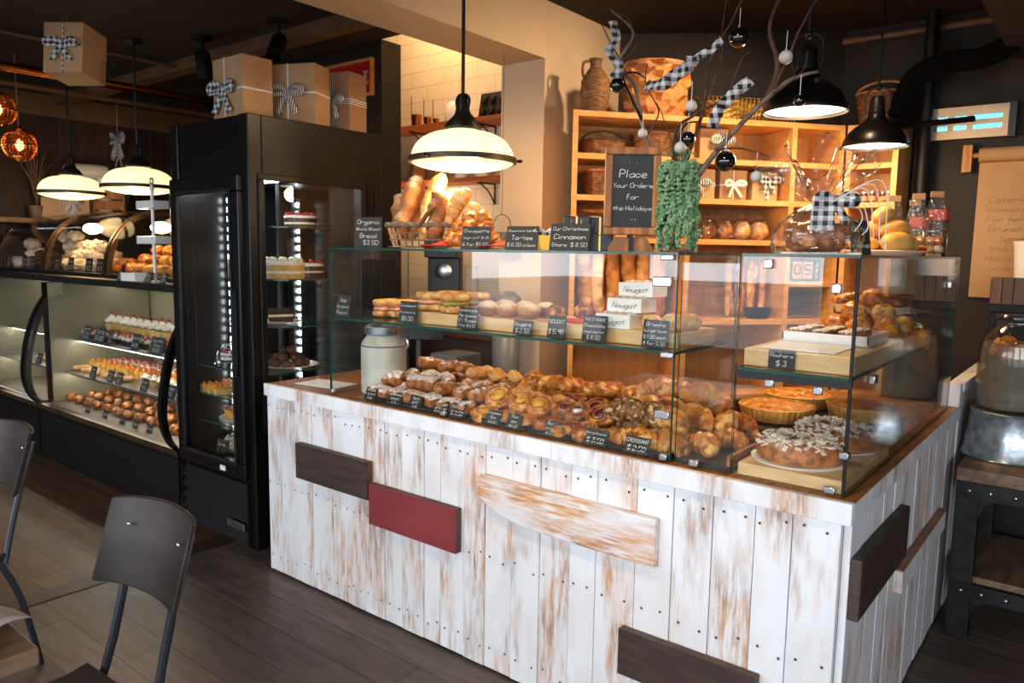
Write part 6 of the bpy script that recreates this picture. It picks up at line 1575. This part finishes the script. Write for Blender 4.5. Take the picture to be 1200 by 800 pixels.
MB().tube([(-.1, 0, q0-.07), (-.1, 0, .16)], .012, 8).build('beater_shaft', S('steel'), mx)
MB().lathe([(.001, 0), (.02, 0), (.02, .02), (.001, .02)], 14).build('attachment_knob', S('steel'), mx, loc=(-.2, 0, q0), rot=(0, PI/2, 0))
gift('gift_box', 'orange-lit kraft gift box with a striped ribbon under the left pendant lamp', sb(80, -6.66), (.34, .2, .17), 1.0, 'kraft paper', 'striped ribbon', True, True, False, .8, .15, .03, 12)
wb = thing('wooden_crate', 'small wooden crate behind the bread bins', 'crate', sb(127, -6.66), 1.2)
for z in (0, .09, .18): MB().box(-.11, .11, -.1, -.085, z, z+.075).box(-.11, .11, .085, .1, z, z+.075).build('slat', S('frame wood'), wb, smooth=False)
for sx in (-1, 1): MB().box(sx*.11-.008, sx*.11+.008, -.1, .1, 0, .26).build('side', S('frame wood'), wb, smooth=False)
def leafy(name, label, c, n_, hgt, spread, m, lw=.02, seed=0, pot='walnut'):
    t = thing(name, label, 'plant', c); r = random.Random(seed)
    MB().lathe([(.001, 0), (.05, 0), (.065, .1), (.06, .1), (.001, .09)], 20).build('pot', S(pot), t)
    for i in range(n_):
        a = r.uniform(0, 2*PI); q = r.uniform(.2, 1)*spread; h = hgt*r.uniform(.6, 1.1)
        tip = Vector((q*math.cos(a), q*math.sin(a), .1+h)); mid = Vector((q*.4*math.cos(a), q*.4*math.sin(a), .1+h*.65))
        cp = curve_pts([(0, 0, .09), mid, tip], 4)
        MB().tube(cp, [lw*.15]+[lw*(.2+.8*math.sin(PI*min(1, j/(len(cp)-1)*.95))) for j in range(1, len(cp))], 5, flat=.3).build('leaf', S(m), t)
    return t
leafy('pampas_grass', 'dry tan pampas grass behind the left lamps', sb(44, -6.72), 26, .42, .12, 'pampas', .008, 3)
leafy('leafy_plant', 'green leafy pot plant behind the bread bins', sb(147, -6.70), 30, .3, .13, 'succulent', .018, 4)
t = thing('ribbon_decoration', 'black and white ribbon decoration hanging on the left wall', 'decoration', P(138, 165, x=-6.80))
bow(t, (0, 0, 0), 'striped ribbon', .14, seed=5, wd=.05); bow(t, (.02, 0, -.12), 'white thread', .09, seed=6, wd=.008)
MB().tube([(0, 0, 0), (0, 0, H-t.location.z-.003)], .0015, 5).build('thread', S('white thread'), t)

# ================================================================ kitchen beyond the opening
KY = 3.55
def ky(px, py): return P(px, py, y=KY)
def wall_shelf(z, x0, x1, label):
    t = thing('wall_shelf', label, 'shelf', ((x0+x1)/2, 3.749, z)); w_ = x1-x0
    MB().box(-w_/2, w_/2, -.2, 0, 0, .028).build('board', S('walnut red'), t, smooth=False, bevel=.002)
    for sx in (-.28, .28):
        MB().tube([(sx*w_, -.17, -.004), (sx*w_, -.006, -.004), (sx*w_, -.006, -.13)], .006, 6).tube(curve_pts([(sx*w_, -.15, -.006), (sx*w_, -.07, -.05), (sx*w_, -.008, -.12)]), .005, 6).build('iron_bracket', S('black metal'), t)
    return t
M('walnut red', (172, 96, 52), (146, 76, 40), 8, (1, 5, 5), rough=.5)
z1 = ky(470, 150).z-.02; z2 = ky(470, 214).z-.02
wall_shelf(z1, -3.98, -2.9, 'upper wooden wall shelf in the tiled kitchen'); wall_shelf(z2, -3.98, -2.9, 'lower wooden wall shelf in the tiled kitchen')
for i, (px, rd, hh) in enumerate(((478, .034, .08), (491, .026, .055), (501, .02, .04))):
    x = ky(px, 140).x; t = thing('copper_measure', 'copper measuring cup with a long handle on the kitchen shelf, %s from the left' % ORD[i], 'measuring cup', (x, KY+.08, z1+.0285), .5, 'copper measures on the kitchen shelf')
    MB().lathe([(.001, 0), (rd, 0), (rd, hh), (rd-.003, hh), (rd-.003, .004), (.001, .004)], 22).build('cup', S('copper'), t)
    MB().box(-rd-.004, -rd, -.006, .006, hh*.6, hh+.12).build('handle', S('brass'), t, smooth=False)
x = ky(521, 130).x; t = thing('white_jar', 'white ceramic jar on the kitchen shelf', 'jar', (x, KY+.09, z1+.0285))
MB().lathe([(.001, 0), (.055, 0), (.06, .01), (.06, .1), (.04, .125), (.034, .13), (.036, .155), (.001, .156)], 26).build('body', S('white ceramic'), t)
x = ky(566, 130).x; t = thing('muffin_tin', 'dark muffin tin leaning on the kitchen shelf', 'tin', (x, KY+.115, z1+.03), (-.2, 0, 0))
MB().box(-.14, .14, -.004, .004, 0, .17).build('plate', S('iron'), t, smooth=False)
for i in range(4):
    for q in range(2): MB().lathe([(.026, 0), (.02, .02), (.001, .022)], 14).build('cup', S('iron'), t, loc=(-.1+.067*i, -.0045, .05+.075*q), rot=(PI/2, 0, 0))
x = ky(478, 195).x; t = thing('picture_frame', 'small orange framed picture on the lower kitchen shelf', 'picture', (x, KY+.1, z2+.029), (-.15, 0, .2))
MB().box(-.06, .06, -.01, .01, 0, .17).build('frame', S('frame wood'), t, smooth=False, bevel=.004)
MB().box(-.042, .042, -.0125, -.0105, .02, .15).build('print', S('orange wood'), t, smooth=False)
for i, px in enumerate((505, 530, 555)):
    x = ky(px, 200).x; t = thing('spice_jar', 'spice jar on the lower kitchen shelf, %s from the left' % ORD[i], 'jar', (x, KY+.08, z2+.0285), 0, 'jars on the lower kitchen shelf')
    MB().lathe([(.001, 0), (.042, 0), (.044, .075), (.036, .085), (.001, .085)], 22).build('body', S('seed crust' if i == 0 else 'white ceramic'), t)
    MB().lathe([(.038, .0855), (.038, .1), (.001, .1)], 22).build('lid', S('frame wood'), t)
# work counter with the coffee things, seen through the glass case
kc = thing('work_counter', 'dark kitchen work counter seen through the glass case', 'counter', (-2.98, 3.42, 0))
MB().box(-.41, .41, -.2, .2, .0, 1.0).build('cabinet', S('dark board'), kc, smooth=False)
MB().box(-.425, .43, -.215, .215, 1.0005, 1.035).build('worktop', S('walnut'), kc, smooth=False, bevel=.003)
zk = 1.036
def kk(px, yy=3.36): return Vector((P(px, 330, y=yy).x, yy, zk))
t = thing('coffee_brewer', 'tall dark coffee brewer with a round steel dial behind the glass case', 'coffee machine', kk(520), .55)
MB().box(-.1, .1, -.1, .1, 0, .05).box(-.1, .1, .0, .1, .05, .42).box(-.1, .1, -.1, .1, .42, .56).build('body', S('dark plastic'), t, bevel=.006)
MB().lathe([(.001, 0), (.05, 0), (.052, .012), (.03, .02), (.001, .02)], 26).build('dial', S('steel'), t, loc=(0, -.0005, .34), rot=(PI/2, 0, 0))
MB().lathe([(.05, 0), (.062, .08), (.058, .16), (.001, .16)], 22).build('carafe', S('steel'), t, loc=(0, -.045, .052))
t = thing('paper_cup_stack', 'tall stack of kraft paper cups beside the coffee brewer', 'cups', kk(552))
for i in range(18): MB().lathe([(.032, i*.017), (.043, i*.017+.09), (.045, i*.017+.092), (.041, i*.017+.09)], 18).build('paper_cup', S('paper cup'), t)
t = thing('grey_bin', 'grey domed lidded bin behind the glass case', 'bin', Vector((P(594, 345, y=2.84).x, 2.84, .8405)))
MB().lathe([(.001, 0), (.062, 0), (.072, .36)], 28).build('body', S('grey plastic'), t, solid=.003)
MB().lathe([(.075, .361), (.075, .40), (.066, .44), (.04, .465), (.001, .47)], 28).build('lid', S('grey plastic'), t)
for i, px in enumerate((568, 540)):
    t = tag(MB().lathe([(.001, 0), (.032, 0), (.034, .09), (.031, .09), (.029, .004), (.001, .004)], 20).build('steel_cup', S('steel' if i == 0 else 'paper cup'), None, kk(px, 3.24)), '%s cup on the kitchen work counter' % ['shiny steel', 'kraft paper'][i], 'cup')
t = thing('hanging_bucket', 'small grey metal bucket hanging in the kitchen opening', 'bucket', P(588, 272, y=2.86))
MB().lathe([(.001, -.06), (.05, -.06), (.062, 0), (.058, 0), (.047, -.056), (.001, -.056)], 22).build('pail', S('galvanized'), t)
hz_ = H-t.location.z
MB().tube(curve_pts([(-.06, 0, 0), (-.045, 0, .06), (0, 0, .085), (.045, 0, .06), (.06, 0, 0)]), .002, 5).build('wire_handle', S('iron'), t)
MB().tube([(0, 0, .085), (0, 0, 2.43-t.location.z-.002)], .0012, 5).build('cord', S('iron'), t)
t = thing('prep_table', 'dark wooden prep table behind the glass case', 'table', (-2.72, 2.82, 0))
MB().box(-.34, .42, -.16, .16, .80, .84).build('table_top', S('walnut'), t, smooth=False, bevel=.003)
for sx in (-.32, .38):
    for sy in (-.13, .13): MB().box(sx-.02, sx+.02, sy-.02, sy+.02, 0, .7995).build('leg', S('dark board'), t, smooth=False)
MB().box(-.3, .36, -.14, .14, .3, .33).build('lower_shelf', S('walnut'), t, smooth=False)
tag(MB().box(-.09, .09, -.1, .1, 0, .14).build('grey_container', S('grey plastic'), None, (-2.62, 2.83, .8405), smooth=False, bevel=.01), 'grey storage container on the prep table', 'container')
t = thing('till_screen', 'dark tilted till screen behind the left of the glass case', 'screen', (-2.86, 2.80, .8405), .5)
MB().box(-.05, .05, -.05, .05, 0, .012).box(-.012, .012, -.005, .02, .0121, .2).build('stand', S('dark plastic'), t, smooth=False)
MB().cbox((0, -.02, .3), (.3, .02, .22), (-.2, 0, 0)).build('screen', S('black gloss'), t, smooth=False, bevel=.004)

# ================================================================ right wall things
q0, q1 = P(1090, 165, y=4.36), P(1184, 120, y=4.36)
w_, h_ = q1.x-q0.x, q1.z-q0.z
zp = thing('insect_killer', 'wall-mounted insect killer lamp with blue tubes on the dark back wall', 'lamp', ((q0.x+q1.x)/2, 4.36, q0.z))
MB().box(-w_/2, w_/2, .02, .058, 0, h_).build('housing', S('dark plastic'), zp, smooth=False)
for q in ((-w_/2-.012, -w_/2), (w_/2, w_/2+.03)): MB().box(q[0], q[1], -.001, .058, -.004, h_+.004).build('end_cap', S('dark plastic'), zp, smooth=False)
k = MB(); tz = ((0, .28), (.42, .58), (.72, 1.0))
for a, b in tz: k.box(-w_/2, w_/2, -.004, .004, a*h_, b*h_)
for x in (-.5, -.28, -.03, .42): k.box(x*w_, x*w_+.028*(1 if x < .4 else .9), -.0045, .0045, .28*h_, .42*h_).box(x*w_, x*w_+.028*(1 if x < .4 else .9), -.0045, .0045, .58*h_, .72*h_)
k.build('slotted_front', S('bone plastic'), zp, smooth=False)
for f in (.35, .65): MB().tube([(-w_/2+.01, .014, f*h_), (w_/2-.01, .014, f*h_)], .011, 10).build('uv_tube', S('uv glow'), zp)
# black swing arm in front of it
pts = [P(1052, 136, y=4.0), P(1072, 92, y=4.05), P(1108, 74, y=4.1), P(1150, 68, y=4.15), P(1185, 50, y=4.2)]
t = thing('black_duct', 'thick black bent duct under the ceiling at the right', 'duct', pts[0])
MB().tube(curve_pts([p-pts[0] for p in pts]+[Vector((P(1200, 25, y=4.25)-pts[0]))], 6), .05, 16).build('duct_hose', S('matte black'), t)
a, b = P(1046, 149, y=4.02), P(1142, 139, y=4.2); MB().tube([a-pts[0], b-pts[0]], .014, 8).build('arm', S('matte black'), t)
MB().tube([pts[0]-pts[0], a-pts[0]], .035, 10).build('joint', S('matte black'), t)
# paper roll with the handwritten menu
q0, q1 = P(1148, 182, y=4.37), P(1141, 341, y=4.37)
pr = thing('menu_paper_roll', 'brown paper roll on the back wall with a handwritten list', 'paper roll', (q0.x+.35, 4.37, 0))
MB().tube([(-.35, 0, q0.z), (.45, 0, q0.z)], .035, 18).build('roll', S('kraft paper'), pr)
sh_ = MB().box(-.35, .45, .026, .03, q1.z-.03, q0.z).build('paper_sheet', S('kraft paper'), pr, smooth=False)
lettering(MB(), ['Catering menu', 'Croissant platter', 'For ten people', 'Brunch board', 'Sandwich', 'tray for ten', 'Holiday cakes', 'order early'], .34, .42, wt=.08, slant=.3, y=.0245).build('lettering', S('faded ink'), sh_, loc=(-.15, 0, (q0.z+q1.z)/2-.05), smooth=False)
MB().box(-.42, -.38, -.02, .045, q0.z-.08, q0.z+.05).tube([(-.38, 0, q0.z), (-.352, 0, q0.z)], .012, 8).build('bracket', S('frame wood'), pr, smooth=False)
# black cabinet below the paper
bcn = thing('back_cabinet', 'black low cabinet against the back wall at the right', 'cabinet', (.55, 4.22, 0))
MB().box(-.99, .95, -.14, .14, .06, 1.26).build('body', S('black satin'), bcn, smooth=False, bevel=.003)
MB().box(-1.0, .96, -.155, .145, 1.2605, 1.295).build('cabinet_top', S('black satin'), bcn, smooth=False, bevel=.003)
for i in range(3): MB().box(-.97+.63*i, -.36+.63*i, -.155, -.1405, .1, 1.22).build('door', S('black satin'), bcn, smooth=False, bevel=.003)
for sx in (-.9, .85): MB().box(sx, sx+.06, -.1, .1, 0, .0595).build('foot', S('black metal'), bcn, smooth=False)
c = P(1194, 345, y=4.2); t = thing('wooden_crate', 'slatted wooden crate on the black back cabinet', 'crate', (c.x, 4.2, 1.296))
for i in range(5): MB().box(-.1+.045*i, -.06+.045*i, -.1, -.09, 0, .12).build('slat', S('walnut'), t, smooth=False)
MB().box(-.105, .125, -.089, .1, 0, .118).build('carcass', S('dark board'), t, smooth=False)
t = thing('white_tub', 'white lidded plastic tub on the wooden crate', 'tub', (c.x+.05, 4.19, 1.4165))
MB().lathe([(.001, 0), (.075, 0), (.085, .15), (.082, .15), (.001, .01)], 26).build('tub', S('white card'), t)
MB().lathe([(.087, .15), (.089, .165), (.001, .168)], 26).build('lid', S('white card'), t)
MB().box(-.02, .1, -.03, .03, .169, .19).build('lid_handle', S('black card'), t, smooth=False)

# ================================================================ drinks cart
CX0, CX1, CY0, CY1, CZ = -.425, .40, 3.335, 3.98, .692
ct = thing('serving_cart', 'industrial iron and wood serving cart right of the white counter', 'cart', ((CX0+CX1)/2, (CY0+CY1)/2, 0))
oc = Vector(((CX0+CX1)/2, (CY0+CY1)/2, 0))
def cb_(m, a0, a1, b0, b1, c0, c1): m.box(a0-oc.x, a1-oc.x, b0-oc.y, b1-oc.y, c0, c1); return m
cb_(MB(), CX0, CX1, CY0, CY1, CZ-.052, CZ).build('cart_top', S('tabletop'), ct, smooth=False, bevel=.005)
cb_(MB(), CX0+.02, CX1-.02, CY0+.02, CY1-.02, .235, .262).build('lower_shelf', S('tabletop'), ct, smooth=False, bevel=.004)
for x0 in (CX0+.004, CX1-.084):
    for y0 in (CY0+.004, CY1-.074):
        cb_(MB(), x0, x0+.08, y0, y0+.07, 0, CZ-.0525).build('leg', S('iron'), ct, smooth=False, bevel=.004)
for z0, z1 in ((CZ-.115, CZ-.053), (.175, .234)):
    cb_(MB(), CX0+.01, CX1-.01, CY1-.0035, CY1, z0, z1).build('side_rail', S('iron'), ct, smooth=False)
    k = MB(); cb_(k, CX0+.01, CX1-.01, CY0+.0, CY0+.0035, z0, z1)
    for sx, sg_ in ((CX0+.084, 1), (CX1-.084, -1)):
        k.prism([(sx-oc.x, z0), (sx-oc.x+sg_*.055, z0), (sx-oc.x+sg_*.02, z0-.02), (sx-oc.x, z0-.07)], CY0-oc.y, CY0+.0035-oc.y, 'y')
    k.build('side_rail', S('iron'), ct, smooth=False)
    for x in (CX0+.05, CX0+.12, CX0+.2, CX1-.2, CX1-.12, CX1-.05):
        MB().blob((0, 0, 0), (.016, .012, .016), 10, 6).build('rivet', S('steel'), ct, loc=(x-oc.x, CY0-.002-oc.y, (z0+z1)/2))
# glass drinks dispenser on its galvanised stand
dj = P(1187, 527, z=CZ); dj = Vector((dj.x, max(min(dj.y, 3.66), 3.56), CZ+.0005))
t = thing('galvanized_stand', 'round galvanized metal stand under the drinks jar', 'stand', dj)
MB().lathe([(.001, 0), (.172, 0), (.176, .006), (.172, .012), (.148, .185), (.15, .19), (.146, .195), (.001, .19)], 44).build('drum', S('galvanized'), t)
MB().torus((0, 0, .19), .149, .005, 44, 6).build('rolled_rim', S('galvanized'), t)
t = thing('drinks_jar', 'large glass drinks jar of water with citrus slices on the galvanized stand', 'jar', dj+Vector((0, 0, .1955)))
MB().lathe(smooth_curve([(.001, .004), (.10, .002), (.13, .012), (.138, .05), (.136, .24), (.125, .30), (.10, .335), (.088, .35), (.088, .375), (.094, .38)], 4), 44).build('glass_body', CLEAR, t, solid=.005)
MB().lathe([(.001, .012), (.122, .014), (.131, .05), (.129, .24), (.122, .275), (.001, .275)], 36).build('water', WATER, t)
r = random.Random(5)
for i in range(9):
    a = 2*PI*i/9; MB().lathe([(.001, -.004), (.036, -.004), (.038, 0), (.036, .004), (.001, .004)], 20).build('citrus_slice', S(['fruit orange', 'custard', 'lemon cake'][i % 3]), t, loc=(.088*math.cos(a), .088*math.sin(a), .255+r.uniform(-.02, .02)), rot=(PI/2+r.uniform(-.4, .4), r.uniform(-.3, .3), a+PI/2))
MB().lathe([(.001, .392), (.09, .39), (.096, .383), (.096, .378)], 36).build('lid', S('clear lid') if 'clear lid' in MATS else CLEAR, t)
MB().torus((0, 0, .365), .092, .003, 40, 6).build('wire_bail', S('iron'), t)

# ================================================================ chairs and the table corner
def chair(loc, rz, label):
    t = thing('cafe_chair', label, 'chair', loc, rz, None)
    # faces -y; curved laminate back on two steel uprights
    R = []
    for th in (0, .012):
        R.append([[(.185*math.sin(u*1.25)/math.sin(1.25), -.05*(1-math.cos(u*1.25))/(1-math.cos(1.25))*1.0+th+.055+(z-.63)*.30, z+.012*(1-abs(u))*(k == 6)) for u in [j/12-1 for j in range(25)]] for k, z in [(k, .635+.21*k/6) for k in range(7)]])
    m = MB(); rings = []
    for k in range(7): rings.append(R[0][k]+R[1][k][::-1])
    m.rings(rings, True); m.build('backrest', S('chair laminate'), t, bevel=.004)
    for sx in (-.115, .115):
        MB().tube([(sx, .110, .80), (sx, .060, .635), (sx, .025, .50), (sx*1.1, -.005, .39)], .011, 8).build('upright', S('chair steel'), t)
        for zz in (.785,): MB().blob((0, 0, 0), (.012, .006, .012), 10, 6).build('screw', S('steel'), t, loc=(sx, -.05*(1-math.cos(.8))/(1-math.cos(1.25))+.052+(zz-.63)*.3, zz))
    m = MB(); rings = []
    for k in range(9):
        v = k/8; y = -.02-.40*v
        rings.append([(x*.19*(1-.12*(1-v) if True else 1), y, .405-.018*math.sin(PI*v)*(1-x*x)+.012*(v < .1)+dz) for dz, xs in ((0, [j/8-1 for j in range(17)]), (.014, [1-j/8 for j in range(17)])) for x in xs])
    m.rings(rings, True); m.build('seat', S('chair laminate'), t)
    for sx in (-1, 1):
        MB().tube(curve_pts([(sx*.15, -.38, .398), (sx*.175, -.41, .2), (sx*.185, -.43, .004)], 4), .011, 8).build('leg', S('chair steel'), t)
        MB().tube(curve_pts([(sx*.125, -.02, .40), (sx*.155, .03, .25), (sx*.18, .07, .004)], 4), .011, 8).build('leg', S('chair steel'), t)
        MB().tube([(sx*.15, -.38, .395), (sx*.125, -.02, .398)], .009, 8).build('seat_rail', S('chair steel'), t)
    return t
chair((-1.825, .79, 0), .05, 'dark laminate cafe chair nearest the camera, pushed to the table corner')
chair((-3.08, .88, 0), .05, 'dark laminate cafe chair cut off by the left edge')
tb = thing('cafe_table', 'worn wooden cafe table at the lower left corner', 'table', (-1.90, .12, 0))
MB().box(-.38, .38, -.38, .38, .715, .75).build('table_top', S('tabletop'), tb, smooth=False, bevel=.004)
MB().tube([(0, 0, .03), (0, 0, .714)], .035, 12).build('pedestal', S('black metal'), tb)
MB().lathe([(.001, 0), (.25, 0), (.25, .012), (.05, .035), (.001, .035)], 30).build('foot', S('black metal'), tb)
k = MB(); R = [[(x, y, .004+.012*abs(math.sin(x*22+y*9))+.01*abs(math.sin(y*31))) for x in [q*.02-.1 for q in range(11)]] for y in [q*.02-.1 for q in range(11)]]
k.sheet(R); tag(k.build('white_napkin', S('napkin'), None, (-1.70, .42-.02, .7505), (0, 0, .4), solid=.002), 'crumpled white napkin on the cafe table', 'napkin')

# ================================================================ light the lamps give, plus added fill lights
WARM = (1, .66, .34)
point('lamp_light', (lm.x, lm.y, LZ-.12), 25, WARM, .06)
for px in (84, 163):
    q = P(px, 225, y=2.2); point('lamp_light', (q.x, q.y, 1.72), 11, WARM, .06)
point('lamp_light', (b1.x, b1.y, 1.93), 18, WARM, .06); point('lamp_light', (b2.x, b2.y, 1.93), 12, WARM, .06)
point('globe_light', g1, 2, (1, .5, .18), .03)
point('kitchen_unseen_light', (-3.4, 3.25, 3.2), 46, (1, .60, .27), .08)
spot('shelf_downlight', (-1.0, 3.2, 2.66), (-1.75, 3.3, 1.7), 62, (1, .70, .42), 140, .8)
point('kitchen_unseen_light', (-3.62, 3.42, 1.75), 7, (1, .62, .30), .08)  # hidden fill without a fixture, added to brighten the tiles below the kitchen shelf
spot('added_fill_spot', (-2.0, .9, 2.6), (-1.9, 2.15, .9), 50, (1, .84, .64), 75, .8, .12)  # pair of unseen spots, added to brighten the pastries and counter front
spot('added_fill_spot', (-.75, .8, 2.6), (-1.0, 2.2, .9), 50, (1, .84, .64), 75, .8, .12)
sc.view_settings.view_transform = 'Standard'; sc.view_settings.look = 'None'; sc.view_settings.gamma = 1; sc.view_settings.use_curve_mapping = False
sc.view_settings.exposure = 0.12
cy = sc.cycles
cy.max_bounces = 10; cy.diffuse_bounces = 4; cy.glossy_bounces = 5; cy.transmission_bounces = 8; cy.transparent_max_bounces = 48
cy.sample_clamp_indirect = 6; cy.caustics_reflective = False; cy.caustics_refractive = False
